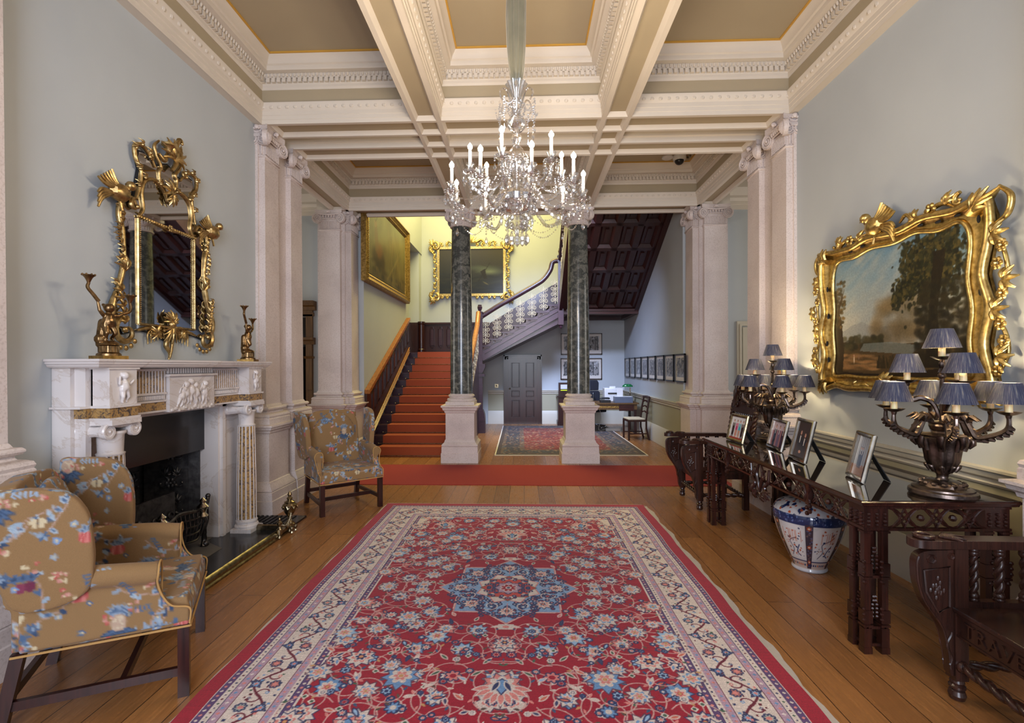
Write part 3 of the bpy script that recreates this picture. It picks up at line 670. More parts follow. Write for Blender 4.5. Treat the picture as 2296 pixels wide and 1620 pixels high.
# ---------------------------------------------------------------- staircase
R_,G_=.1625,.30; LZ=12*R_
def scroll_unit(m,h,w=.1,r=.0065,M_=None):
    # one ironwork unit in the XZ plane: stem with paired scrolls
    Mx=M_ or Matrix.Identity(4); m.tube([Mx@Vector((0,0,0)),Mx@Vector((0,0,h))],r,5)
    for z in (.16,.4,.62,.86):
        for s in (-1,1):
            c=(s*w*.52,z*h); P=spiral((0,0),w*.46,w*.10,PI/2 if z<.5 else -PI/2,(PI/2 if z<.5 else -PI/2)+s*3.1*PI*(1 if z<.5 else -1),20)
            m.tube([Mx@Vector((c[0]+p.x*.95,0,c[1]+p.y)) for p in P],r*.85,4)
    for z in (.28,.5,.74): m.ball(Mx@Vector((0,0,h*z)),.014,6)
def staircase():
    t=thing('staircase','dark wooden staircase rising to a landing and turning right behind the marble columns','staircase',(-1.9,8.75,0)); o=Vector((1.9,-8.75,0)); Mx=T(*o)
    X0,X1,Y0=-2.84,-1.12,8.75; YL=Y0+11*G_
    m=MB()
    P=[(Y0,0)]
    for k in range(12): P+=[(Y0+k*G_,(k+1)*R_),(Y0+(k+1)*G_,(k+1)*R_)]
    P=P[:-1]+[(13.45,LZ),(13.45,LZ-.2),(YL,LZ-.2),(Y0+.3,0)]
    m.prism(P,X0,X1,'x',M=Mx)
    for k in range(12): m.box(X0,X1,Y0+k*G_-.025,Y0+k*G_+.01,(k+1)*R_-.03,(k+1)*R_,M=Mx)
    m.box(-3.13,-2.84,12.0,13.44,LZ-.2,LZ,M=Mx); m.box(X1,-.95,YL-.1,13.74,LZ-.2,LZ,M=Mx); m.box(X0,-.95,13.44,13.745,LZ-.2,LZ,M=Mx)
    m.build('lower_flight',M['stair_wood'],t,ang=20)
    # outer string of the lower flight and spandrel under it
    m=MB(); m.prism([(Y0+.05,0),(Y0-.0,.02),(Y0-.02,.26),(YL,LZ+.1),(YL,0)],X1,X1+.04,'x',M=Mx); m.build('spandrel',M['stair_wood'],t)
    # second flight
    xs=-1.09; m=MB(); P=[(xs,LZ-.2)]
    for k in range(8): P+=[(xs+k*.285,LZ+(k+1)*R_-R_),(xs+k*.285,LZ+(k+1)*R_)]
    P=[(xs-.0,LZ-.2),(xs,LZ)]
    for k in range(7): P+=[(xs+k*.285,LZ+(k+1)*R_),(xs+(k+1)*.285,LZ+(k+1)*R_)]
    P+=[(.92,LZ+7*R_),(.92,LZ+7*R_-.42),(xs+.1,LZ-.22)]
    m.prism(P,12.06,13.74,'y',M=Mx)
    for k in range(7):
        x=xs+k*.285; z=LZ+(k+1)*R_; m.box(x-.03,x+.285,11.97,13.7,z-.028,z,M=Mx)
    m.build('upper_flight',M['stair_wood'],t,ang=20)
    m=MB()
    sl=R_/.285
    def zb(x): return LZ-.22+(x+1.0)*sl
    m.prism([(-1.05,zb(-1.05)),(.88,zb(.88)),(.88,zb(.88)+.13),(-1.05,zb(-1.05)+.13)],11.98,12.06,'y',M=Mx)
    m.prism([(-1.05,zb(-1.05)+.15),(.88,zb(.88)+.15),(.88,zb(.88)+.2),(-1.05,zb(-1.05)+.2)],11.96,12.06,'y',M=Mx)
    m.prism([(-1.05,zb(-1.05)),(.88,zb(.88)),(.88,zb(.88)+.34),(-1.05,zb(-1.05)+.34)],12.01,12.06,'y',M=Mx)
    m.build('string_board',M['stair_wood'],t,ang=20)
    for k in range(7):
        x=xs+k*.285; z=LZ+(k+1)*R_; m=MB(); m.prism([(x+.01,z-.03),(x+.26,z-.03),(x+.25,z-.06),(x+.16,z-.08),(x+.06,z-.13),(x+.01,z-.15)],11.985,12.01,'y',M=Mx)
        m.tube([Mx@Vector((x+.09+.035*math.cos(a)*(1-a/9),11.98,z-.07+.03*math.sin(a)*(1-a/9))) for a in [j*.5 for j in range(16)]],.006,5); m.build('tread_bracket',M['mahogany'],t)
    # red-brown back panelling along the second flight and landing
    m=MB(); m.prism([(-.95,LZ+.1),(.92,LZ+.1+1.87*sl),(.92,LZ+.9+1.87*sl),(-.95,LZ+.85)],13.70,13.745,'y',M=Mx); m.box(-3.14,-.95,13.40,13.445,LZ,LZ+.83,M=Mx) if 0 else m.box(-2.86,-.95,13.70,13.745,LZ,LZ+.85,M=Mx)
    m.prism([(-2.86,LZ+.83),(-.95,LZ+.83),(-.95,LZ+.88),(-2.86,LZ+.88)],13.66,13.745,'y',M=Mx); m.box(-2.86,-.95,13.67,13.745,LZ,LZ+.13,M=Mx)
    m.lathe([(.1,LZ),(.1,LZ+.12),(.085,LZ+.14),(.085,LZ+.8),(.1,LZ+.83),(.1,LZ+.88)],20,(-2.8,13.42,0),M=Mx); m.box(-3.14,-2.86,13.40,13.45,LZ,LZ+.86,M=Mx); m.box(-3.145,-3.1,12.0,13.4,LZ,LZ+.86,M=Mx)
    m.build('landing_wainscot',M['mahogany'],t,ang=20)
    for k in range(9):
        x=-2.62+k*.235; z=LZ+.18; m=MB(); Q=[(x,z+.05),(x+.03,z+.05),(x+.035,z),(x+.1,z),(x+.105,z+.05),(x+.135,z+.05),(x+.135,z+.52),(x+.105,z+.52),(x+.1,z+.58),(x+.035,z+.58),(x+.03,z+.52),(x,z+.52)]
        m.tube([Mx@Vector((u,13.69,v)) for u,v in Q],.009,5,closed=True); m.prism([(x+.03,z+.07),(x+.105,z+.07),(x+.105,z+.5),(x+.03,z+.5)],13.68,13.70,'y',M=Mx); m.build('wainscot_panel',M['stair_wood'],t)
    # raking dado on the left wall with its golden oak capping
    s2=.5
    def zr(y): return 1.12+(y-8.72)*.503
    m=MB(); m.prism([(8.72,.05),(8.72,zr(8.72)),(11.98,zr(11.98)),(11.98,LZ),(11.9,LZ)],-2.845,-2.80,'x',M=Mx)
    for k in range(10):
        y=9.0+k*.3; Pn=[(y,zr(y)-.52),(y+.2,zr(y+.2)-.52),(y+.2,zr(y+.2)-.16),(y+.1,zr(y+.1)-.12),(y,zr(y)-.16)]
        m.tube([Mx@Vector((-2.795,a,b)) for a,b in Pn],.009,5,closed=True)
    m.build('raking_dado',M['mahogany'],t,ang=20)
    m=MB(); m.prism([(8.72,zr(8.72)),(11.9,zr(11.9)),(11.9,zr(11.9)+.07),(8.72,zr(8.72)+.07)],-2.845,-2.75,'x',M=Mx); m.build('raking_rail',M['oak_light'],t)
    m=MB()
    for dz in (.15,.2,.26):
        m.tube([Mx@Vector((-2.79,8.8,dz+.1)),Mx@Vector((-2.79,11.95,dz+.1+3.15*R_/G_))],.013,6)
    m.build('skirting_moulding',M['oak_light'],t)
    # newel posts
    def newel(x,y,z0,z1,full):
        m=MB(); a=.065
        m.box(x-a,x+a,y-a,y+a,z0,z1,M=Mx); m.box(x-a-.015,x+a+.015,y-a-.015,y+a+.015,z1-.14,z1-.1,M=Mx); m.box(x-a-.015,x+a+.015,y-a-.015,y+a+.015,z1,z1+.02,M=Mx)
        m.lathe([(.05,z1+.02),(.035,z1+.05),(.055,z1+.1),(.06,z1+.14),(.045,z1+.17),(.05,z1+.19),(0,z1+.2)],8,(x,y,0),M=Mx)
        if full:
            m.prism([(x-.13,z0),(x+.13,z0),(x+.13,z0+.35),(x+.115,z0+.45),(x+.08,z0+.55),(x-.08,z0+.55),(x-.115,z0+.45),(x-.13,z0+.35)],y-.13,y+.13,'y',M=Mx)
            m.prism([(x-.07,z0+1.45),(x+.07,z0+1.45),(x+.13,z0+1.58),(x+.13,z0+1.66),(x-.13,z0+1.66),(x-.13,z0+1.58)],y-.11,y+.11,'y',M=Mx)
            m.box(x-.12,x+.12,y-.1,y+.1,z0+1.36,z0+1.42,M=Mx)
        else: m.lathe([(0,z0-.1),(.03,z0-.07),(.045,z0-.03),(.03,z0-.01),(.06,z0)],10,(x,y,0),M=Mx)
        m.build('newel_post',M['stair_wood'],t,ang=20)
    newel(-1.06,11.92,0,2.9,True); newel(.90,11.98,2.6,4.25,False); newel(-1.08,8.82,0,1.28,False)
    # handrails
    def sect(pts,name,mat):
        m=MB(); m.tube([Mx@Vector(p) for p in pts],.06,10,flat=1.); m.build(name,mat,t)
    sect(bez([(-1.09,8.85,1.16),(-1.09,9.3,1.33),(-1.09,11.0,2.25),(-1.09,11.55,2.56),(-1.09,11.8,2.8),(-1.09,11.88,2.9)],8),'handrail',M['oak_light'])
    sect(bez([(-1.02,11.99,2.82),(-.6,11.99,3.08),(-.25,11.99,3.27),(.3,11.99,3.58),(.5,11.99,3.72),(.65,11.99,3.93),(.71,11.99,4.12),(.84,11.99,4.16)],8),'handrail',M['stair_wood'])
    ih=MB(); scroll_unit(ih,.58,.125); first=ih.build('baluster',M['iron_white'],t,loc=Mx@Vector((-.93,11.99,LZ+R_+.02)))
    for k in range(1,7):
        c=first.copy(); C.objects.link(c); c.location=Mx@Vector((-.93+k*.283,11.99,LZ+R_*(k+1)+.03))
    ih=MB(); scroll_unit(ih,.85,.1,M_=RZ(H)); f2=ih.build('baluster',M['iron_white'],t,loc=Mx@Vector((-1.09,9.05,R_+.0)))
    for k in range(1,10):
        c=f2.copy(); C.objects.link(c); c.location=Mx@Vector((-1.09,9.05+k*G_,R_*(k+1)))
    # second landing and third flight with coffered underside
    m=MB(); z0=2.86; m.box(.93,2.775,12.05,13.74,z0+.1,3.26,M=Mx); m.box(.93,2.775,12.03,12.12,z0,3.0,M=Mx); m.box(.93,1.05,12.1,13.74,z0,z0+.15,M=Mx); m.box(2.66,2.775,12.1,13.74,z0,z0+.15,M=Mx); m.box(.93,2.775,13.6,13.74,z0,z0+.15,M=Mx); m.box(.93,2.775,12.0,12.05,z0+.07,z0+.12,M=Mx)
    m.build('upper_landing',M['mahogany_x'],t,ang=20)
    sl3=.535; L=4.3; ang=math.atan(sl3); Ms=Mx@T(.93,12.05,2.97)@RZ(PI)@T(-1.845,0,0)@RX(ang)  # local: x across, y up-slope, z normal (down = -z)
    m=MB(); Wd=1.845; m.box(0,Wd,0,L,.06,.32,M=Ms)
    nx=4; px=(Wd-.2)/nx; py=.70
    for i in range(nx+1): x=.1+i*px; m.box(x-.06,x+.06,0,L,0,.06,M=Ms)
    m.box(0,.1,0,L,-.05,.06,M=Ms); m.box(Wd-.1,Wd,0,L,-.05,.06,M=Ms)
    j=0
    while j*py<L: m.box(.1,Wd-.1,j*py-.05+.05,j*py+.09,0,.06,M=Ms); j+=1
    for i in range(nx):
        for j in range(6):
            x0=.1+i*px+.06;x1=x0+px-.12;y0=j*py+.09;y1=(j+1)*py
            a=[(x0,y0,0),(x1,y0,0),(x1,y1,0),(x0,y1,0)]; b=[(x0+.05,y0+.05,.055),(x1-.05,y0+.05,.055),(x1-.05,y1-.05,.055),(x0+.05,y1-.05,.055)]
            m.add(a+b,[(0,1,5,4),(1,2,6,5),(2,3,7,6),(3,0,4,7)],0,Ms)
            m.box(x0+.11,x1-.11,y0+.11,y1-.11,.03,.058,M=Ms)
    m.build('third_flight_soffit',M['mahogany'],t,ang=15)
    m=MB()
    for k in range(9): y=12.05-k*.3; m.box(.95,2.77,y-.3,y,3.26+k*R_,3.26+(k+1)*R_,M=Mx)
    m.build('third_flight',M['stair_wood'],t,ang=20)
    m=MB(); m.prism([(12.0,2.9),(8.72,4.68),(8.72,5.2),(12.0,3.45)],.86,.93,'x',M=Mx); m.build('third_flight_string',M['mahogany'],t)
    sect([(.895,11.9,4.18),(.895,8.75,5.95)],'handrail',M['stair_wood'])
    ih=MB(); scroll_unit(ih,.62,.1,M_=RZ(H)); f2=ih.build('baluster',M['iron_white'],t,loc=Mx@Vector((.895,11.7,3.55)))
    for k in range(1,8):
        c=f2.copy(); C.objects.link(c); c.location=Mx@Vector((.895,11.7-k*.3,3.55+R_*k))
    # carpet laid on the lower flight
    cp=thing('stair_carpet','rust red stair carpet running up the lower flight','carpet',(-1.9,8.75,0))
    m=MB(); P=[]; e=.012
    for k in range(12): P+=[(Y0+k*G_-.03-e,k*R_+(e if k else 0)),(Y0+k*G_-.03-e,(k+1)*R_+e),]
    P+=[(YL+.9,LZ+e),(YL+.9,LZ)]
    for k in range(11,-1,-1): P+=[(Y0+k*G_-.03,(k+1)*R_),(Y0+k*G_-.03,k*R_)]
    m.prism(P,-2.60,-1.40,'x',M=Mx); m.build('carpet_pile',M['stair_carpet'],cp,ang=20)
    for k in range(12):
        m=MB(); y=Y0+k*G_-.055; z=k*R_+.03 if k else .02; m.tube([Mx@Vector((-2.68,y,z)),Mx@Vector((-1.36,y,z))],.006,8)
        for x in (-2.68,-1.36): m.ball(Mx@Vector((x,y,z)),.015,8)
        m.build('stair_rod',M['brass'],cp)
staircase()
# ---------------------------------------------------------------- rugs and runners
def smallrug():
    cv=Cv(2.72,4.35,.012,(70,58,54)); rnd=random.Random(3)
    cv.poly([(.10,.10),(2.62,.10),(2.62,4.25),(.10,4.25)],(96,80,68)); cv.poly([(.16,.16),(2.56,.16),(2.56,4.19),(.16,4.19)],(62,58,62)); cv.poly([(.44,.44),(2.28,.44),(2.28,3.91),(.44,3.91)],(98,78,66)); cv.poly([(.54,.54),(2.18,.54),(2.18,3.81),(.54,3.81)],(112,46,40))
    for i in range(2600):
        x,y=rnd.uniform(.1,2.62),rnd.uniform(.1,4.25); f=.54<x<2.18 and .54<y<3.81
        c=rnd.choice([(150,84,66),(86,62,70),(168,124,100),(70,50,58),(120,96,70)]) if f else rnd.choice([(128,98,80),(96,60,56),(70,84,96),(150,128,104),(52,46,56)])
        cv.petals(x,y,rnd.uniform(.012,.032),rnd.choice([4,5,6]),c,None,None,rnd.random()*6)
    for i in range(40):
        x,y=rnd.uniform(.6,2.1),rnd.uniform(.6,3.75); cv.line(bez([(x,y,0),(x+rnd.uniform(-.2,.2),y+.15,0),(x+rnd.uniform(-.3,.3),y+.3,0)],5),.014,(158,118,96))
    t=thing('oriental_rug','faded brown bordered rug on the hall floor before the small dark door','rug',(-.52,8.87,.001),rz=.008)
    picture('pile',cv,M['rug'],t,fn=lambda U,V:(U,V,U*0+.012))
    MB().box(0,2.72,0,4.35,0,.010).build('rug_back',M['underlay'],t)
    m=MB(); m.box(-.01,2.73,-.04,0.01,0,.009); m.box(-.012,.012,0,4.35,0,.013); m.box(2.708,2.732,0,4.35,0,.013); m.build('fringe',M['fringe'],t)
smallrug()
tag(MB().box(-4.4,2.8,6.63,7.97,.0,.008).build('runner_carpet',M['runner']),'plain red carpet runner crossing the floor in front of the columns','carpet')
# ---------------------------------------------------------------- office corner
def office():
    import random as R
    def prn(w,h,seed,land):
        cv=Cv(w,h,.012 if w>.8 else .01,(206,198,188)); r=R.Random(seed); m=.07 if land else .05
        cv.poly([(m,m+.02),(w-m,m+.02),(w-m,h-m),(m,h-m)],(138,134,132))
        for i in range(260):
            x,y=r.uniform(m,w-m),r.uniform(m+.02,h-m); g=r.randint(50,190); k=r.uniform(.006,.02); cv.poly([(x-k,y-k),(x+k,y-k),(x+k,y+k*2),(x-k,y+k*2)],(g,g,g))
        for i in range(8): x=r.uniform(m,w-m); cv.poly([(x,m+.02),(x+.02,m+.02),(x+.02,h-m-r.uniform(0,.1)),(x,h-m-.05)],(70,70,72))
        b=np.zeros((cv.Hh,cv.W),bool); i0=int(m/cv.res); b[int((m+.02)/cv.res):cv.Hh-i0,i0:cv.W-i0]=True; cv.a[~b]=np.array((206,198,188))/255
        return cv
    def framed(name,label,w,h,loc,rz,seed,land,group=None,frame='oak_dark'):
        t=thing(name,label,'picture',loc,rz,group); m=MB(); f=.022 if not land else .025
        for a,b,c,d in ((0,w,0,f),(0,w,h-f,h),(0,f,0,h),(w-f,w,0,h)): m.box(a,b,-.03,0,c,d)
        m.box(0,w,-.008,0,0,h); m.build('frame',M[frame],t,sharp=True)
        cv=prn(w-2*f,h-2*f,seed,land); picture('print_sheet',cv,M['print'],t,fn=lambda U,V:(U+f,U*0-.012,V+f)); return t
    framed('framed_engraving','wide framed engraving on the far wall, the upper of the pair behind the column',1.14,.59,(1.03,13.745,1.92),0,5,True)
    framed('framed_engraving','wide framed engraving on the far wall, the lower of the pair behind the column',1.14,.59,(1.02,13.745,1.23),0,8,True)
    names=['next to the room corner','second from the room corner','third from the room corner','fourth from the room corner, above the green lamp','fifth from the room corner','sixth from the room corner','seventh from the room corner','nearest the stone pier, partly hidden by it']
    for k in range(8):
        y=13.55-k*.635; framed('framed_print','narrow framed office print, '+names[k],.56,.5,(2.775,y,1.31),-H,20+k,False,'row of framed prints on the office wall','black')
    # desk
    t=thing('writing_desk','inlaid brown writing desk behind the right marble column','desk',(1.98,12.05,.0135)); 
    m=MB(); m.box(-.72,.72,-.38,.38,.69,.72); m.build('desk_top',M['oak_door'],t)
    m=MB(); m.box(-.68,.68,-.35,.35,.56,.69); m.build('apron',M['oak_door'],t)
    for x in (-.5,.4):
        m=MB(); m.box(x-.14,x+.2,-.36,-.34,.53,.675); m.box(x-.12,x+.18,-.365,-.35,.55,.66); m.build('drawer',M['mahogany_x'],t)
    m=MB(); m.box(-.35,.25,-.353,-.349,.603,.637)
    for k in range(12): m.ball((-.33+k*.05,-.352,.62),.015,6,sc=(1,.3,1))
    m.build('inlay',M['gold_dull'],t)
    for x in (-.64,.64):
        for y in (-.31,.31): MB().prism([(x-.03,y-.03),(x+.03,y-.03),(x+.03,y+.03),(x-.03,y+.03)],0,.56).build('leg',M['mahogany'],t)
    # office chair
    t=thing('office_chair','black high backed office chair behind the desk','chair',(1.80,12.75,.0135),.2)
    MB().tube(bez([(0,.0,.45),(0,.05,.85),(0,.08,.9)],5),.02).build('column',M['black'],t)
    a=MB(); a.prism([(-.24,.47),(.24,.47),(.24,.9),(.2,.94),(-.2,.94),(-.24,.9)],.2,.28,'y'); remesh(a.build('backrest',M['blackfab'],t),.02,.6,6)
    a=MB(); a.prism([(-.2,.95),(.2,.95),(.22,1.15),(.17,1.22),(-.17,1.22),(-.22,1.15)],.2,.28,'y'); remesh(a.build('headrest',M['blackfab'],t),.02,.6,6)
    a=MB(); a.box(-.25,.25,-.25,.25,.42,.5); remesh(a.build('seat',M['blackfab'],t),.02,.6,6)
    m=MB(); m.tube([(0,0,.08),(0,0,.45)],.03)
    m.build('gas_lift',M['chrome'],t)
    for k in range(5):
        an=k*2*PI/5; m=MB(); m.tube([(0,0,.1),(.3*math.cos(an),.3*math.sin(an),.06)],.018); m.ball((.3*math.cos(an),.3*math.sin(an),.028),.028); m.build('leg',M['chrome'],t)
    # printer, lamp, phone box, paper
    t=thing('printer','pale grey printer on the desk beside the green lamp','printer',(2.18,12.22,.734)); m=MB(); m.box(-.22,.22,-.16,.16,0,.33); bevel(m.build('body',M['white'],t),.015); MB().box(-.14,.14,-.175,-.14,.19,.22).build('paper_slot',M['black'],t); MB().box(-.08,.06,-.05,.05,.33,.37).build('lid_hinge',M['white'],t)
    t=thing('desk_lamp','brass desk lamp with a green glass shade','lamp',(2.58,12.08,.734)); m=MB(); m.lathe([(.08,0),(.08,.02),(.02,.035),(.012,.05),(.012,.2),(.02,.22),(.012,.24),(.012,.34),(0,.345)],16); m.build('stand',M['brass'],t)
    m=MB(); P=[]; 
    m.lathe([(.0,.07),(.04,.066),(.065,.03),(.068,0),(.062,0),(.06,.028),(.035,.06),(0,.063)],16,M=T(-.06,0,.36)@SC(1.9,1,1)); m.build('lamp_shade',M['greenglass'],t)
    t=thing('document_box','blue grey flat electronic box on the desk front edge','box',(2.35,11.8,.734)); m=MB(); m.box(-.21,.21,-.11,.11,0,.14); m.build('body',M['greypl'],t); MB().box(-.205,.205,-.10,.10,.14,.147).build('lid',M['white'],t)
    tag(MB().box(-.07,.07,-.003,.003,0,.2).build('notice_card',M['white'],loc=(2.27,11.76,.882)),'white notice card standing on the blue grey box','card')
    t=thing('desk_telephone','black telephone and cables on the desk top','telephone',(1.93,11.82,.734)); MB().box(-.12,.12,-.1,.1,0,.06).build('body',M['black'],t); a=MB(); a.tube(bez([(-.1,0,.08),(-.08,0,.1),(.08,0,.1),(.1,0,.08)],4),.022); a.build('handset',M['black'],t)
    # monitor cabinet on the far wall
    t=thing('dark_cabinet','dark cabinet against the far wall seen left of the right column','cabinet',(1.22,13.5,0)); m=MB(); m.box(-.3,.3,-.17,.22,.03,.78); m.box(-.33,.33,-.2,.22,.76,.8); m.box(-.32,.32,-.19,.22,0,.12); m.box(-.27,.3,-.02,.2,.8,1.15); m.build('body',M['mahogany'],t,sharp=True)
    MB().box(-.22,.02,-.04,-.02,.98,1.1).build('display_panel',M['white'],t); MB().box(-.22,.02,-.045,-.02,.93,.96).build('yellow_strip',flat('yellow_green_plastic',rgb(190,200,30),.5),t)
    # side chair
    t=thing('side_chair','mahogany side chair with a cream seat beside the office wall','chair',(2.42,10.9,0),-H+.08)
    for sx in (-.2,.2):
        MB().box(sx-.018,sx+.018,-.2,-.165,0,.43).build('leg',M['mahogany'],t)
        m=MB(); m.tube([(sx*.95,.26,.0),(sx*.95,.2,.25),(sx*.95,.2,.45),(sx*.95,.23,.7),(sx*.92,.27,.92)],.02,6); m.build('leg',M['mahogany'],t)
    m=MB(); m.box(-.22,.22,-.2,.2,.40,.44); m.build('seat_frame',M['mahogany'],t)
    a=MB(); a.box(-.21,.21,-.19,.17,.43,.47); bevel(a.build('seat_pad',M['cream_seat'],t),.015,3)
    for z in (.58,.70,.81): MB().tube(bez([(-.19,.22+(z-.45)*.1,z),(-.07,.24+(z-.45)*.1,z+.025),(0,.24+(z-.45)*.1,z),(.07,.24+(z-.45)*.1,z+.025),(.19,.22+(z-.45)*.1,z)],4),.014,6).build('back_rail',M['mahogany'],t)
    MB().tube([(-.2,.27,.92),(0,.285,.93),(.2,.27,.92)],.025,8).build('crest_rail',M['mahogany'],t)
    m=MB(); m.tube([(-.2,-.18,.14),(-.19,.22,.14)],.012,6); m.tube([(.2,-.18,.14),(.19,.22,.14)],.012,6); m.tube([(-.2,0,.14),(.2,0,.14)],.012,6); m.build('stretcher',M['mahogany'],t)
    # wall switch, cables under the desk
    tag(MB().box(-.05,.05,-.015,0,-.05,.05).ball((0,-.015,0),.02,8).build('light_switch',M['brass'],loc=(-.76,13.75,1.06)),'small brass light switch on the blue lit wall beside the small door','switch')
    m=MB(); m.box(-.2,.15,-.06,.06,0,.06); m.box(.2,.34,-.05,.05,0,.09); m.tube(bez([(-.2,0,.03),(-.35,.1,.02),(-.25,.3,.3),(-.3,.3,.5)],6),.006); tag(m.build('extension_lead',M['white'],loc=(2.2,12.2,.0135)),'white power strip and cable on the floor below the desk','cable')
office()
# ---------------------------------------------------------------- ceiling fittings
t=thing('dome_camera','white dome security camera on the rear ceiling panel','camera',(2.46,7.86,ZC)); m=MB(); m.lathe([(0,-.07),(.09,-.07),(.1,-.04),(.105,0)],24); m.build('housing',M['white'],t); m=MB(); m.ball((0,0,-.07),.072,16,sc=(1,1,.95)); m.build('dome',M['black'],t)
tag(MB().lathe([(0,-.035),(.06,-.035),(.085,-.02),(.085,0)],20).build('smoke_detector',M['white'],loc=(2.28,7.88,ZC)),'flat round white smoke detector left of the dome camera','detector')
tag(MB().lathe([(0,-.02),(.04,-.02),(.06,0)],16).ball((0,0,-.03),.018,8).build('ceiling_sensor',M['brass'],loc=(2.59,7.86,ZC)),'tiny brass ceiling sensor right of the dome camera','sensor')
# ---------------------------------------------------------------- carved ornament helpers (XZ plane, front = -Y)
GS=1.
def gleaf(m,x,z,a,L,w,y=-.03,n=5,curl=.25,M_=None,up=.02):
    Mx=M_ or Matrix.Identity(4)
    for i in range(n):
        f=(i-(n-1)/2)/max(1,(n-1)/2); an=a+f*.55; ln=L*(1-.28*abs(f)); P=[]
        for k in range(5):
            t=k/4; bx=x+math.cos(a)*L*.25*abs(f)*0; q=an+f*curl*t+(.3*curl*t if f==0 else 0)
            P.append(Mx@Vector((x+math.cos(q)*ln*t,y-up*math.sin(PI*t),z+math.sin(q)*ln*t)))
        m.tube(P,[w*.35*GS,w*.55*GS,w*.58*GS,w*.46*GS,w*.2*GS],6)
def cscr(m,cx,cz,r,a0,turn,rad,y=-.03,r1=.22,n=26,eye=True,M_=None):
    Mx=M_ or Matrix.Identity(4); P=[];R=[]
    for k in range(n+1):
        t=k/n; a=a0+turn*t; rr=r*(1-(1-r1)*t); P.append(Mx@Vector((cx+rr*math.cos(a),y-.012*t,cz+rr*math.sin(a)))); R.append(GS*rad*(.35+.9*math.sin(PI*min(1,t*1.1+.1))**.6)*(1-.35*t))
    m.tube(P,R,7)
    if eye: m.ball(P[-1],rad*.9,7)
def gtube(m,pts,rad,y=-.03,n=8,seg=8,M_=None,flat=1.):
    Mx=M_ or Matrix.Identity(4); P=bez([(p[0],p[2] if len(p)>2 else y,p[1]) for p in pts],seg); N_=len(P)
    R=[rad*(.55+.45*math.sin(PI*k/(N_-1))) if not hasattr(rad,'__len__') else rad[0]+(rad[1]-rad[0])*k/(N_-1) for k in range(N_)]
    m.tube([Mx@p for p in P],[q*GS for q in R],n,flat=flat)
def gflower(m,x,z,r,y=-.05,M_=None):
    Mx=M_ or Matrix.Identity(4)
    for k in range(6):
        a=k*PI/3; m.ball(Mx@Vector((x+r*.6*math.cos(a),y,z+r*.6*math.sin(a))),r*.42,6,sc=(1,.55,1))
    m.ball(Mx@Vector((x,y-r*.3,z)),r*.3,6)
def gbird(m,x,z,s,sz,y=-.06):
    m.ball((x,y,z),.06*sz,8,sc=(1.3,.8,1)); m.ball((x+s*.08*sz,y-.01,z+.07*sz),.032*sz,8); gtube(m,[(x+s*.04*sz,z+.02*sz),(x+s*.08*sz,z+.07*sz)],.03*sz,y)
    m.tube([(x+s*.1*sz,y,z+.07*sz),(x+s*.145*sz,y,z+.06*sz)],[.012*sz,.002],5)
    for k in range(6): gtube(m,[(x-s*.01*sz,z+.02*sz),(x-s*(.05+.012*k)*sz,z+(.075-.012*k)*sz),(x-s*(.07+.02*k)*sz,z+(.125-.017*k)*sz)],[.02*sz,.009*sz],y-.01)
    for k in range(4): gtube(m,[(x-s*.05*sz,z-.02*sz),(x-s*.13*sz,z-(.02+.02*k)*sz),(x-s*.16*sz,z-(.05+.03*k)*sz)],[.02*sz,.010],y)
    m.tube([(x,y,z-.05*sz),(x+s*.02*sz,y,z-.11*sz)],.008*sz,5)
def putto(m,M_,k=1.,arms=None,bend=0):
    # small child figure 1 unit tall, front -Y
    def L(a,b,r0,r1): m.limb(M_@(Vector(a)*k),M_@(Vector(b)*k),r0*k,r1*k,8)
    L((-.07,0,.42),(0,0,.62),.11,.12); L((.07,0,.42),(0,0,.62),.11,.12); m.ball(M_@Vector((0,-.01*k,.50*k)),.14*k,10); L((0,0,.62),(0,0,.72),.11,.06)
    m.ball(M_@Vector((0,-.02*k,.85*k)),.125*k,12); m.ball(M_@Vector((0,-.13*k,.84*k)),.025*k,6)
    for i in range(9):
        a=i*.7; m.ball(M_@Vector((.1*k*math.cos(a),(.03+.07*math.sin(a))*k,(.9+.03*math.sin(3*a))*k)),.045*k,6)
    L((-.07,0,.4),(-.1,-.1,.2),.085,.06); L((-.1,-.1,.2),(-.08,.02,.03),.058,.035); L((-.08,.02,.03),(-.08,-.08,.02),.035,.025)
    L((.07,0,.4),(.13,-.05,.2),.085,.06); L((.13,-.05,.2),(.1,.08,.06),.058,.035); L((.1,.08,.06),(.11,0,.02),.035,.025)
    for s,(e,h) in zip((-1,1),arms or (((-.2,-.05,.6),(-.22,-.1,.82)),((.2,-.05,.58),(.3,-.1,.7)))):
        L((s*.12,0,.66),e,.055,.045); L(e,h,.042,.03); m.ball(M_@(Vector(h)*k),.038*k,7)
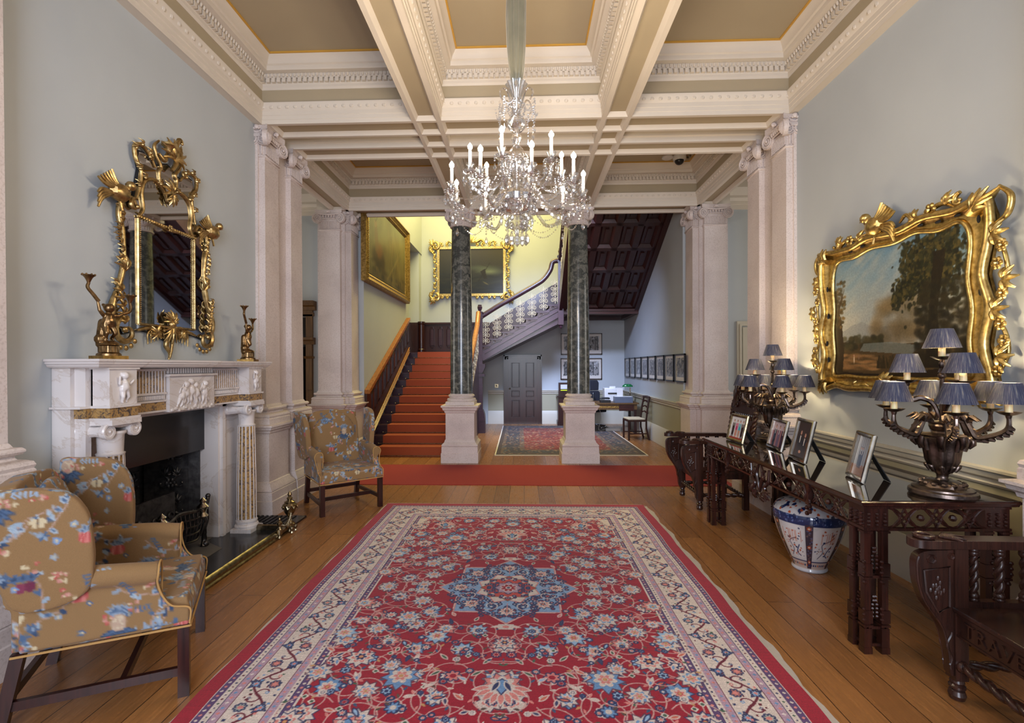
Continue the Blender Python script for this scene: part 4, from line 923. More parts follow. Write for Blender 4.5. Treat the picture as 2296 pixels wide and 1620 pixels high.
# ---------------------------------------------------------------- chimneypiece
def chimneypiece():
    t=thing('marble_chimneypiece','white marble chimneypiece with yellow veined inlay and ionic columns on the left wall','fireplace',(XL,3.92,0),H)
    g=.002; wm=M['white_marble']; sm=M['siena']
    # shelf
    m=MB(); pr=[(-.30,1.655),(.005,1.655),(.005,1.64),(-.004,1.636),(-.004,1.625),(-.012,1.62),(-.018,1.608),(-.03,1.6),(-.30,1.6)]
    m.sweep(pr,[(-1.02,-g,0),(-1.02,-.35,0),(1.02,-.35,0),(1.02,-g,0)],side=1); m.box(-.8,.8,-.3,-g,1.602,1.65)
    m.build('shelf',wm,t,ang=25)
    # frieze and end blocks
    m=MB(); m.box(-.9,.9,-.20,-g,1.27,1.601)
    for s in (-1,1):
        m.box(s*.68,s*.90,-.31,-.18,1.345,1.601); m.box(s*.9,s*.94,-.19,-g,0,1.601); m.box(s*.94,s*.97,-.12,-g,0,1.601)
        m.box(s*.665,s*.915,-.325,-.0,1.345,1.36); m.box(s*.665,s*.915,-.325,-.0,1.268,1.282); m.box(s*.665,s*.915,-.32,-.18,1.59,1.602)
        m.box(s*.63,s*.99,-.2,-g,1.345,1.358); 
    m.box(-.7,.7,-.215,-.19,1.345,1.358); m.box(-.7,.7,-.215,-.19,1.27,1.283)
    m.build('frieze',wm,t,ang=25)
    for s in (-1,1): m=MB(); m.box(s*.675,s*.905,-.314,-.19,1.282,1.345); m.box(s*.9,s*.945,-.195,-.05,1.282,1.345); m.box(s*.26,s*.69,-.207,-.19,1.283,1.345); m.build('inlay_band',sm,t,ang=25)
    for s in (-1,1):
        m=MB(); x0,x1=sorted((s*.29,s*.66)); m.box(x0,x1,-.208,-.195,1.41,1.585); n=12; 
        f=MB(); 
        for z in (1.40,1.575): f.box(x0-.01,x1+.01,-.222,-.2,z,z+.016)
        for k in range(n+1): x=x0+(x1-x0)*k/n; f.box(x-.0055,x+.0055,-.214,-.2,1.41,1.58)
        for k in range(22): x=x0+(x1-x0)*(k+.5)/22; f.tube([(x,-.21,1.365),(x,-.21,1.395)],.007,5)
        m.build('inlaid_panel',sm,t); f.build('fluted_grille',wm,t,ang=25)
    # central tablet with children in relief
    m=MB(); m.box(-.27,.27,-.235,-.19,1.262,1.53); m.prism([(-.235,1.53),(-.255,1.535),(-.255,1.55),(-.2,1.55),(-.2,1.53)],-.29,.29,'x'); 
    for k in range(20): x=-.26+k*.0274; m.tube([(x,-.215,1.555),(x,-.215,1.595)],.009,5)
    m.build('tablet',wm,t,ang=25)
    m=MB()
    for i,(x,z,sz,rz_) in enumerate(((-.18,1.285,.19,.9),(-.10,1.29,.21,.2),(-.02,1.30,.22,-.1),(.05,1.285,.21,-.3),(.12,1.29,.21,.3),(.18,1.285,.19,-.8))):
        putto(m,T(x,-.233,z)@RY(rz_*.5)@SC(1,.45,1),sz)
    for k in range(14): m.ball((-.24+k*.037,-.235,1.275+.008*math.sin(k*2)),.022,7,sc=(1.2,.5,.7))
    remesh(m.build('relief_carving',wm,t),.0055,.3,2)
    for s in (-1,1):
        m=MB(); putto(m,T(s*.79,-.315,1.37)@SC(1,.5,1),.21); remesh(m.build('carved_figure',wm,t),.0055,.3,1)
    # columns
    for s in (-1,1):
        X,Yc=s*.79,-.22
        m=MB(); m.box(X-.11,X+.11,Yc-.10,Yc+.1,0.02,.055); m.lathe([(.105,.055),(.108,.075),(.1,.09),(.088,.095),(.086,.105),(.096,.11),(.096,.125),(.085,.13)],28,(X,Yc,0))
        m.lathe([(.084,.13),(.082,.5),(.072,1.04)],28,(X,Yc,0)); m.lathe([(.078,1.035),(.08,1.045),(.07,1.05),(.07,1.06),(.074,1.16),(.085,1.175),(.085,1.19)],28,(X,Yc,0))
        for k in range(14): a=2*PI*k/14; m.tube([(X+.081*math.cos(a),Yc+.081*math.sin(a),.135),(X+.079*math.cos(a),Yc+.079*math.sin(a),.5),(X+.0695*math.cos(a),Yc+.0695*math.sin(a),1.035)],[.0085,.0085,.007],5)
        m.box(X-.12,X+.12,Yc-.115,Yc+.12,1.235,1.269)
        for yy in (Yc-.085,Yc+.10):
            for q in (-1,1):
                volute(m,(X+q*.105,yy,1.195),0,.05,.03,q)
            m.tube([(X-.1,yy+.01,1.235),(X,yy+.01,1.225),(X+.1,yy+.01,1.235)],.014,6)
        for q in (-1,1): m.tube([(X+q*.105,Yc-.085,1.195),(X+q*.1,Yc,1.195),(X+q*.105,Yc+.1,1.195)],[.046,.034,.046],10)
        m.build('column',wm,t,ang=35)
        m=MB(); m.lathe([(.0845,.14),(.0825,.5),(.0725,1.03)],28,(X,Yc,0)); m.build('column_inlay',sm,t)
    # jambs and slips
    m=MB()
    for s in (-1,1):
        a,b=sorted((s*.64,s*.9)); m.box(a,b,-.085,-g,0.02,1.27); m.box(*sorted((s*.605,s*.65)),-.10,0.0,0.02,1.262)
    m.box(-.65,.65,-.10,-g,1.235,1.268)
    m.build('jamb_surround',wm,t,ang=25)
    for s in (-1,1): m=MB(); a,b=sorted((s*.58,s*.625)); m.box(a,b,-.07,.14,.01,1.24); m.build('marble_reveal',M['white_marble'],t)
    m=MB(); m.box(-.58,.58,.06,.09,.84,1.24); m.build('slate_hood',M['slate'],t)
    # cast iron firebox
    m=MB(); m.box(-.58,.58,.52,.54,.02,1.0); 
    for s in (-1,1): m.prism([(s*.58,.1),(s*.57,.1),(s*.40,.5),(s*.58,.5)],.02,1.0,'z')
    m.box(-.58,.58,.09,.52,.98,1.0)
    m.build('firebox',M['iron'],t,ang=20)
    m=MB()
    for sx in (-1,1):
        for zz_ in (.3,.55,.8):
            Mp=T(sx*.478,.30,zz_)@RZ(sx*math.radians(-69)); 
            for q in (-1,1): cscr(m,q*.07,0,.07,PI/2,q*4.5,.013,-.0,M_=Mp); gleaf(m,q*.05,.06,PI/2+q*.4,.1,.02,-.0,M_=Mp)
            gflower(m,0,0,.05,-.01,Mp); m.box(-.13,.13,-.004,.004,-.1,.12,M=Mp); m.build('fireback_relief',M['iron'],t); m=MB()
    for zz_ in (.3,.55,.8):
        for xx in (-.28,-.1,.1,.28):
            for q in (-1,1): cscr(m,xx+q*.04,zz_,.055,PI/2,q*4.5,.012,.51)
            gleaf(m,xx,zz_+.04,PI/2,.1,.02,.51); m.box(xx-.08,xx+.08,.508,.519,zz_-.09,zz_+.13); m.build('fireback_relief',M['iron'],t); m=MB()
    # hearth
    m=MB(); m.box(-.98,1.26,-.6,-.02,0.0,.02); m.build('hearth_slab',M['slate'],t,sharp=True)
    m=MB(); m.box(-.6,.6,-.02,.5,.001,.022); m.prism([(-.47,-.02),(.47,-.02),(.3,-.28),(-.3,-.28)],.0205,.0225); m.build('inner_hearth',M['ash'],t,sharp=True)
    m=MB()
    for k in range(9): m.box(.98,1.24,-.5+k*.05,-.48+k*.05,.02,.028)
    m.build('hearth_grille',M['iron'],t)
chimneypiece()
def fender():
    t=thing('brass_fender','low brass fender with urn shaped ends around the black hearth','fender',(XL,3.92,0),H)
    m=MB(); pr=[(-.02,.02),(.03,.02),(.03,.035),(.02,.045),(.025,.07),(.015,.085),(-.005,.095),(-.02,.085)]
    m.sweep([(a,b-.02) for a,b in pr],[(-.86,-.18,0),(-.86,-.61,0),(.80,-.61,0),(.80,-.18,0)],side=1); m.build('rail',M['brass'],t,ang=30)
    def urn(X,Y,s):
        m=MB(); m.lathe([(.012,.0),(.02,.01),(.012,.03),(.035,.05),(.05,.06),(.05,.085),(.03,.1),(.02,.125),(.018,.15),(.045,.19),(.062,.235),(.066,.265),(.045,.285),(.05,.295),(.02,.31),(.028,.33),(.012,.345),(.022,.365),(.008,.39),(0,.4)],18,(X,Y,0))
        for k in range(4): a=PI/4+k*H; m.lathe([(.0,0),(.014,.006),(.008,.02),(.018,.04),(.018,.06)],8,(X+.055*math.cos(a),Y+.055*math.sin(a),0)); 
        for k in range(8): a=k*PI/4; m.tube([(X+.062*math.cos(a),Y+.062*math.sin(a),.26),(X+.07*math.cos(a+.2),Y+.07*math.sin(a+.2),.235),(X+.064*math.cos(a+.4),Y+.064*math.sin(a+.4),.25)],.007,5)
        m.build('urn_finial',M['brass'],t)
        m=MB(); Xs=X+s*.2; m.lathe([(.0,0),(.016,.01),(.008,.03),(.025,.045),(.028,.09),(.014,.105),(.01,.115),(.024,.14),(.024,.155),(.008,.17),(.012,.185),(0,.205)],14,(Xs,Y,0)); m.build('small_finial',M['brass'],t)
        m=MB(); P=bez([(X,Y-.02,.25),(X+s*.05,Y-.03,.16),(X+s*.13,Y-.03,.11),(Xs,Y-.01,.13)],6)
        for p in P: m.ball(p,.013,6)
        m.box(*sorted((X,Xs)),Y-.02,Y+.02,.05,.075); gleaf(m,X+s*.06,.075,PI/2-s*.4,.07,.02,Y-.02); gleaf(m,X+s*.12,.075,PI/2+s*.4,.06,.02,Y-.02); m.build('swag',M['brass'],t)
    urn(.80,-.64,-1); urn(-.72,-.64,1)
fender()
def grate():
    t=thing('fire_basket','dark steel serpentine fire basket standing in the fireplace opening','grate',(XL-.05,3.92,0.0235),H); st=M['steel']
    for s in (-1,1):
        m=MB(); m.tube(bez([(s*.33,-.14,0),(s*.36,-.13,.06),(s*.32,-.15,.15),(s*.31,-.16,.22),(s*.36,-.15,.34),(s*.40,-.14,.42)],6),[.022]*10+[.026]*10+[.018]*11,8); m.ball((s*.4,-.14,.43),.022,8); m.ball((s*.35,-.15,.02),.03,8); m.build('leg',st,t)
        m=MB(); m.lathe([(.02,.3),(.045,.32),(.02,.35),(.035,.38),(.05,.4),(.02,.43),(.03,.45),(0,.48)],12,(s*.24,-.2,-.02)); m.build('finial',M['silver'],t)
    m=MB()
    for z,w in ((.13,.30),(.19,.32),(.25,.34),(.31,.36),(.37,.385)): m.tube(bez([(-w,-.14,z+.02),(-w*.5,-.2,z-.01),(0,-.17,z),(w*.5,-.2,z-.01),(w,-.14,z+.02)],6),.008,6)
    for k in range(15): x=-.33+k*.047; m.tube([(x*.9,-.17,.12),(x,-.19,.24),(x*1.08,-.17,.38)],.007,5)
    m.tube(bez([(-.4,-.14,.40),(-.2,-.2,.36),(0,-.17,.38),(.2,-.2,.36),(.4,-.14,.40)],6),.014,6); m.build('front_bars',st,t)
    m=MB(); m.box(-.34,.34,.12,.14,.08,.48)
    for k in range(7): cscr(m,-.27+k*.09,.28,.045,0,5,.008,.115)
    m.box(-.33,.33,-.14,.12,.10,.115); m.build('back_plate',M['iron'],t)
grate()
# ---------------------------------------------------------------- gilt pier glass over the chimneypiece
def pier_glass():
    global GS; GS=.76
    t=thing('gilt_mirror','tall carved gilt rococo mirror with birds hanging above the white mantelpiece','mirror',(XL+.004,3.915,0),H)
    half=[(0,1.80),(-.12,1.86),(-.3,1.88),(-.46,1.84),(-.53,1.95),(-.52,2.1),(-.455,2.3),(-.45,2.5),(-.48,2.68),(-.45,2.8),(-.36,2.84),(-.33,2.95),(-.30,3.1),(-.32,3.17),(-.30,3.24),(-.24,3.25),(-.17,3.2),(-.12,3.2),(-.05,3.24),(0,3.26)]
    out=half+[(-x,z) for x,z in half[::-1][1:-1]]
    MB().prism(out,-.02,-.001,'y').build('backboard',M['velvet'],t)
    m=MB(); o2=[(x*.985,1.9+(z-1.9)*.99 if z>1.9 else z+.01) for x,z in out]; m.prism(o2,-.024,-.021,'y'); m.build('mirror_glass',M['mirror'],t)
    G=MB()
    for s in (-1,1):
        q=lambda P:[(s*p[0],)+tuple(p[1:]) for p in P]
        gtube(G,q([(-.06,1.88),(-.2,1.905),(-.33,1.88)]),.02); cscr(G,s*-.45,1.86,.105,PI/2 if s>0 else PI/2,s*7.2,.026,-.04); 
        for k in range(9): a=PI*.75+k*.42; G.ball((s*(-.45+.118*math.cos(a)),-.03,1.86+.118*math.sin(a)),.02,6,sc=(1,.6,1))
        gtube(G,q([(-.55,1.9),(-.56,2.0),(-.52,2.14)]),.034,-.03); gtube(G,q([(-.54,2.05),(-.49,2.2),(-.455,2.34),(-.445,2.5)]),.026); gtube(G,q([(-.445,2.42),(-.46,2.58),(-.49,2.7),(-.46,2.81),(-.38,2.85),(-.33,2.8)]),.028)
        cscr(G,s*-.36,2.8,.055,PI/2,s*4.2,.02,-.04)
        for k in range(8): z=2.5+k*.04; gleaf(G,s*-.47-s*.02*math.sin(k),z,PI/2+s*1.2,.055,.016,-.03,3)
        for k in range(5): gleaf(G,s*(-.5+.01*k),2.14-k*.055,PI/2+s*.5,.09,.024,-.045,3)
        gleaf(G,s*-.44,2.3,PI/2+s*.3,.14,.026); gleaf(G,s*-.455,2.42,-PI/2-s*.3,.1,.02)
        # inner slip, beaded uprights
        G.tube([(s*.315,-.03,1.93),(s*.315,-.03,2.72)],.011,6); 
        for k in range(52): G.ball((s*.3,-.034,1.94+k*.015),.0065,5)
        # arched head
        gtube(G,q([(-.32,2.72),(-.265,2.8),(-.28,2.92),(-.25,3.02),(-.15,3.07),(-.05,3.03),(0,2.95)]),.02)
        gtube(G,q([(-.33,2.86),(-.30,2.96),(-.285,3.08),(-.34,3.17),(-.34,3.26),(-.26,3.28),(-.18,3.22),(-.14,3.17)]),.022)
        gtube(G,q([(-.09,3.06),(-.1,3.15),(-.08,3.2),(-.13,3.27),(-.15,3.34),(-.1,3.4)]),.02); cscr(G,s*-.2,3.23,.04,PI/2,s*-4,.014)
        for x,z in ((-.34,3.24),(-.28,3.29),(-.2,3.26),(-.3,3.1),(-.31,2.97),(-.46,2.82),(-.53,2.2),(-.47,2.45),(-.25,3.05),(-.09,3.06)): G.ball((s*x,-.04,z),.016,6); gleaf(G,s*x,z,PI/2+s*.8,.05,.014,-.035,3)
        for k in range(6): gtube(G,q([(-.04,1.9),(-.06-.03*k,1.9+.02*math.sin(k)),(-.05-.035*k,1.84-.012*k)]),.011)
        cscr(G,s*-.09,1.90,.06,-PI/2,s*-5,.016,-.04); gleaf(G,s*-.13,1.87,PI+s*0 if s>0 else 0,.1,.022)
    # centre bottom cartouche and drop, crest leaves
    for a in (-2.2,-1.9,-1.57,-1.24,-.94): gleaf(G,0,1.94,a,.15,.02,-.05,3)
    for a in (.9,1.57,2.24): gleaf(G,0,1.96,a,.11,.024,-.05,5)
    G.ball((0,-.06,1.95),.03,8); gtube(G,[(0,1.86),(-.03,1.78),(.01,1.72),(0,1.665)],[.034,.01],-.03); gtube(G,[(.03,1.84),(.02,1.76),(.0,1.68)],[.02,.01],-.04)
    for a in (.5,1.0,1.5,2.0,2.5): gleaf(G,.03,3.30,a,.17,.028,-.06,5)
    gtube(G,[(.0,3.2),(.06,3.3),(.05,3.42),(.1,3.5)],.032,-.06); cscr(G,.1,3.47,.035,PI,-4,.015,-.06)
    gtube(G,[(-.14,3.28),(-.08,3.25),(-.05,3.32)],.024,-.06); G.lathe([(.02,0),(.035,.04),(.05,.05),(.05,.065)],12,(-.05,-.07,3.33))
    for a in (2.2,2.7,3.3): gleaf(G,.02,3.03,a,.12,.026,-.05,4)
    for a in (-.5,-1.0,-1.5): gleaf(G,.0,3.0,a,.10,.024,-.05,4)
    G.build('carved_frame',M['gold'],t,ang=50)
    m=MB(); P=[(-.33,2.76),(-.2,2.74),(0,2.72),(.2,2.74),(.33,2.76)]; gtube(m,P,.012)
    for k in range(26): x=-.32+k*.0256; m.ball((x,-.035,2.735),.012,5)
    gflower(m,0,2.73,.03); m.build('glazing_bar',M['gold'],t); m=MB(); m.tube([(-.31,-.03,1.93),(.31,-.03,1.93)],.01,6); m.build('glazing_bar',M['gold'],t)
    for s in (-1,1): b=MB(); gbird(b,s*.52,2.84,s*-1 if s<0 else 1,1.1); b.build('bird_carving',M['gold'],t)
pier_glass(); GS=1.
def cherub(y,label,sd,sc_=1.):
    t=thing('bronze_candelabrum',label,'candelabrum',(-2.70,y,1.656),H+sd*.35,group='cherub candelabra on the mantelpiece')
    m=MB(); m.box(-.075,.075,-.075,.075,0,.022); m.build('plinth',M['gold_dull'],t)
    m=MB(); m.lathe([(.068,.022),(.066,.035),(.052,.045),(.05,.085),(.06,.092),(.055,.105),(.03,.12)],24)
    for k in range(16): a=k*PI/8; m.tube([(.05*math.cos(a),.05*math.sin(a),.045),(.05*math.cos(a),.05*math.sin(a),.085)],.007,5)
    m.build('base',M['bronze'],t)
    m=MB(); putto(m,T(0,-.0,.12),.25,arms=(((-.22,-.02,.78),(-.26,-.02,1.0)),((.22,-.02,.66),(.34,-.02,.74)))); m.limb((-.03,.02,.1),(-.02,.03,.24),.035,.025); m.ball((-.04,.02,.13),.035,8)
    remesh(m.build('cherub_figure',M['bronze'],t),.0045,.3,1)
    def arm(P,r):
        m=MB(); gtube(m,P,[r,r*.8],-.005); e=P[-1]; m.lathe([(.008,0),(.012,.012),(.02,.03),(.032,.045),(.034,.05),(.018,.048),(.012,.03)],12,(e[0],-.005,e[1])); 
        for k in range(8): a=k*PI/4; m.ball((e[0]+.033*math.cos(a),-.005+.033*math.sin(a),e[1]+.05),.007,5)
        m.build('candle_branch',M['bronze'],t)
    arm([(-.06,.37),(-.09,.41),(-.12,.45),(-.115,.48)],.012); arm([(.08,.30),(.12,.32),(.13,.35),(.125,.38)],.011)
    return t
cherub(3.12,'gilt bronze cherub candelabrum on the near end of the mantelpiece',-1); cherub(4.74,'gilt bronze cherub candelabrum on the far end of the mantelpiece',.6)
# ---------------------------------------------------------------- right wall: landscape in a carved gilt frame
def landscape():
    t=thing('framed_landscape','large carved gilt framed landscape painting with a tall dark tree on the right wall','painting',(XR-.004,3.90,0),-H)
    # local x = 3.90 - Y, z up, front -Y
    w,h=1.44,1.08; cv=Cv(w,h,.006,(120,130,130)); r=random.Random(11); a=cv.a; Hh,Wd=cv.Hh,cv.W
    Yg,Xg=np.mgrid[0:Hh,0:Wd]; v=Yg/Hh; u=Xg/Wd
    def lerp(c0,c1,k): k=np.clip(k,0,1)[...,None]; return np.array(c0)/255*(1-k)+np.array(c1)/255*k
    sky=lerp((146,142,128),(82,108,124),(v-.4)/.5); a[:]=sky
    for i in range(240):
        x,y=r.uniform(0,.9),r.uniform(.45,1.02); c=r.choice([(162,150,128),(130,134,130),(104,116,122),(150,140,122)]); cv.ell(x,y,r.uniform(.05,.16),r.uniform(.02,.05),c,.5,.16,soft=.8)
    cv.poly([(.1,.40),(.25,.46),(.38,.48),(.52,.43),(.8,.42),(.8,.3),(.1,.3)],(120,120,114),.8)
    for i in range(60): cv.ell(r.uniform(.5,1.1),r.uniform(.3,.62),.09,.07,r.choice([(92,78,52),(112,92,60),(78,66,44)]),0,.4,soft=.6)
    cv.poly([(0,0),(w,0),(w,.3),(.9,.28),(.5,.3),(.2,.32),(0,.33)],(72,56,32)); 
    for i in range(70): cv.ell(r.uniform(.1,.6),r.uniform(.26,.36),.04,.03,r.choice([(52,48,28),(66,58,34),(40,36,22)]),0,.7,soft=.5)
    cv.poly([(.35,.24),(.9,.2),(1.0,.26),(.7,.3),(.4,.3)],(106,112,104),.7)
    for i in range(90): cv.ell(r.uniform(.1,.55),r.uniform(.08,.22),.08,.014,r.choice([(150,106,60),(120,86,48),(168,124,76)]),0,.35,soft=.6)
    cv.poly([(0,0),(w,0),(w,.14),(1.0,.08),(.6,.05),(0,.07)],(30,22,14),.9); cv.poly([(.0,.03),(.13,.05),(.15,.25),(.12,.5),(.08,.6),(.02,.62),(0,.55)],(42,32,20),.95)
    for i in range(90): cv.ell(r.uniform(.0,.16),r.uniform(.45,.86),.02,.014,r.choice([(70,56,32),(52,46,28),(98,78,46)]),0,.7)
    for i in range(50): cv.line([(.06,.55),(r.uniform(.02,.16),r.uniform(.62,.82))],.006,(58,46,30),.4)
    # dark tree mass
    for i in range(2200):
        q=r.random(); x=1.12+r.gauss(0,.14); y=.78+r.gauss(0,.14)
        if q<.3: x=r.uniform(.72,1.2); y=.62+(x-.72)*.5+r.gauss(0,.05)
        elif q<.5: x=r.uniform(.8,1.3); y=r.uniform(.8,1.02)
        if (y<.4 and x<.9) or x<.66+.3*abs(y-.75): continue
        cv.ell(x,y,r.uniform(.008,.026),r.uniform(.006,.018),r.choice([(34,34,20),(26,28,18),(44,42,24),(58,52,28),(22,22,16),(70,60,30)]),r.random()*3,.8)
    cv.poly([(1.02,.1),(1.16,.1),(1.13,.5),(1.2,.9),(1.1,.9),(1.06,.5)],(26,20,14),.9)
    for i in range(400): cv.ell(r.uniform(.95,w),r.uniform(.1,.7),.04,.03,r.choice([(22,20,14),(30,26,16),(38,32,20)]),0,.5,soft=.5)
    for i in range(60): x=r.uniform(.55,.75); cv.line([(x,.1),(x+r.uniform(-.02,.02),.1+r.uniform(.03,.1))],.006,(44,36,20))
    cv.ell(.28,.17,.007,.03,(196,170,136)); cv.ell(.28,.205,.007,.008,(180,130,100)); cv.ell(.34,.19,.006,.02,(120,90,70))
    cv.a=np.clip(cv.a*1.18,0,1); picture('canvas',cv,M['paint'],t,fn=lambda U,V:(U-.71,U*0-.035,V+1.48))
    # frame: scooped moulding following a cusped contour
    G=MB(); inner=[(-.70,1.56),(-.66,1.50),(-.5,1.505),(-.3,1.495),(0,1.5),(.3,1.495),(.5,1.505),(.63,1.5),(.70,1.56),(.68,1.75),(.70,1.95),(.67,2.15),(.69,2.35),(.67,2.47),(.6,2.53),(.45,2.515),(.25,2.555),(.05,2.53),(-.2,2.55),(-.4,2.52),(-.6,2.53),(-.68,2.46),(-.70,2.3),(-.685,2.1),(-.70,1.9),(-.68,1.7)]
    outer=[(-.84,1.50),(-.80,1.385),(-.62,1.42),(-.45,1.40),(-.2,1.41),(0,1.39),(.2,1.41),(.45,1.40),(.62,1.42),(.8,1.385),(.85,1.50),(.80,1.72),(.84,1.95),(.79,2.15),(.83,2.35),(.84,2.5),(.80,2.62),(.60,2.6),(.35,2.63),(.1,2.60),(-.2,2.63),(-.4,2.60),(-.62,2.61),(-.80,2.62),(-.84,2.5),(-.83,2.3),(-.79,2.1),(-.84,1.9),(-.79,1.7)]
    Pi=bez([(x,-.045,z) for x,z in inner],5,True); G.tube(Pi,.018,8,closed=True)
    Po=bez([(x,-.07,z) for x,z in outer],5,True); G.tube(Po,.026,8,closed=True)
    # scoop surface between the two contours
    n=120; 
    def samp(P,k): f=k/n*len(P); i=int(f)%len(P); return P[i].lerp(P[(i+1)%len(P)],f-int(f))
    Pi2=bez([(x,-.045,z) for x,z in inner],12,True); Po2=bez([(x,-.07,z) for x,z in outer],12,True); vs=[];fs=[]
    def near(P,p): return min(P,key=lambda q:(q-p).length)
    for k in range(n):
        b=samp(Po2,k); ai=near(Pi2,b); 
        for j in range(5): s_=j/4; p=ai.lerp(b,s_); p.y+=.02*math.sin(PI*s_); vs.append(p)
    for k in range(n):
        for j in range(4): k2=(k+1)%n; fs.append((k*5+j,k*5+j+1,k2*5+j+1,k2*5+j))
    G.add(vs,fs)
    back=MB(); back.prism([(x*.99,z) for x,z in outer],-.02,-.001,'y'); back.build('frame_back',M['gold_dull'],t)
    for s in (-1,1):
        # flared corners
        for zz_,a0 in ((2.60,.8),(1.41,-.8)):
            G.tube([(s*.72,-.06,zz_-.06*(1 if zz_>2 else -1)),(s*.82,-.07,zz_),(s*.90,-.06,zz_+.05*(1 if zz_>2 else -1))],[.05,.045,.012],8,flat=.5)
            gleaf(G,s*.74,zz_-.05*(1 if zz_>2 else -1),PI/2-s*a0*1.0 if zz_>2 else -PI/2+s*.8,.16,.03,-.08)
        gtube(G,[(s*.88,2.66),(s*.95,2.58),(s*.93,2.48),(s*.85,2.44)],.018,-.05)
        # side garlands
        gtube(G,[(s*.84,2.44),(s*.90,2.3),(s*.93,2.15),(s*.90,2.0),(s*.83,1.93)],.012,-.05); gtube(G,[(s*.83,1.92),(s*.91,1.8),(s*.93,1.66),(s*.86,1.52)],.012,-.05)
        for z,dx,k in ((2.38,.03,0),(2.3,.08,1),(2.2,.05,1),(2.1,.09,0),(2.02,.08,1),(1.93,.03,0),(1.84,.07,1),(1.74,.09,1),(1.65,.06,0),(1.56,.05,1)):
            if k: gflower(G,s*(.84+dx),z,.04,-.075)
            else:
                for q in (-.8,0,.8): gleaf(G,s*(.84+dx),z,(0 if s>0 else PI)+q,.09,.026,-.07,3)
        gtube(G,[(s*.6,2.62),(s*.5,2.68),(s*.38,2.66),(s*.3,2.62)],.018,-.06); gtube(G,[(s*.25,2.64),(s*.18,2.7),(s*.12,2.66)],.014,-.06)
        cscr(G,s*.63,2.66,.05,PI/2,s*4.5,.016,-.06); gflower(G,s*.42,2.66,.05,-.08); gleaf(G,s*.3,2.63,PI/2+s*.7,.1,.024,-.07); gleaf(G,s*.54,2.66,PI/2-s*.5,.09,.022,-.07)
    for k in range(13): x=-.66+k*.11; G.ball((x,-.05,1.5),.02,6,sc=(1,1,.6)); 
    for k in range(7): x=-.6+k*.2; gleaf(G,x,1.43,0 if k%2 else PI,.07,.016,-.06,3)
    for a_ in (1.0,1.57,2.1,-1.2,-1.9): gleaf(G,0,1.46,a_,.1,.028,-.075,4)
    G.build('carved_frame',M['gold2'],t,ang=55)
    b=MB(); gbird(b,-.10,2.70,-1,1.25,-.085); b.build('bird_carving',M['gold2'],t)
    for i,(x,z,ho) in enumerate([(-.45,2.575,1),(-.3,2.585,1),(.3,2.59,1),(.45,2.57,1),(.6,2.57,1),(.77,2.3,0),(.76,2.05,0),(.78,1.85,0),(.76,1.65,0),(-.77,2.3,0),(-.76,2.05,0),(-.78,1.8,0),(-.76,1.65,0),(.75,2.5,0)]):
        m=MB(); m.ball((x,-.052,z),.026,8,sc=(1,.35,.4) if ho else (.4,.35,1)); m.build('slot_shade_lens',M['velvet'],t)  # solid black lenses imitate the shaded depth of slots in the frame
landscape()
# ---------------------------------------------------------------- console table
TX0,TX1,TY0,TY1,TZ=1.85,2.70,2.77,5.18,.857
def fret(m,a,b,z0,z1,n,r=.0065):
    a=Vector(a);b=Vector(b); d=b-a; h=z1-z0
    def P(u,v): q=a+d*u; return Vector((q.x,q.y,z0+h*v))
    for k in range(n):
        u0=k/n;w=1/n
        for s in (0,1):
            f=lambda v:(v if s==0 else 1-v)
            m.tube([P(u0,f(0)),P(u0+w*.25,f(.12)),P(u0+w*.5,f(.5)),P(u0+w*.75,f(.88)),P(u0+w,f(1))],r,5)
            m.tube([P(u0+w*.1,f(0)),P(u0+w*.35,f(.45)),P(u0+w*.5,f(1))],r*.9,5); m.tube([P(u0+w*.5,f(1)),P(u0+w*.65,f(.45)),P(u0+w*.9,f(0))],r*.9,5)
        m.tube([P(u0+w*(.5+.16*math.cos(q)),.5+.3*math.sin(q)) for q in [i*PI/5 for i in range(10)]],r*.9,5,closed=True)
        if k: m.ball(P(u0,.5),r*3,7)
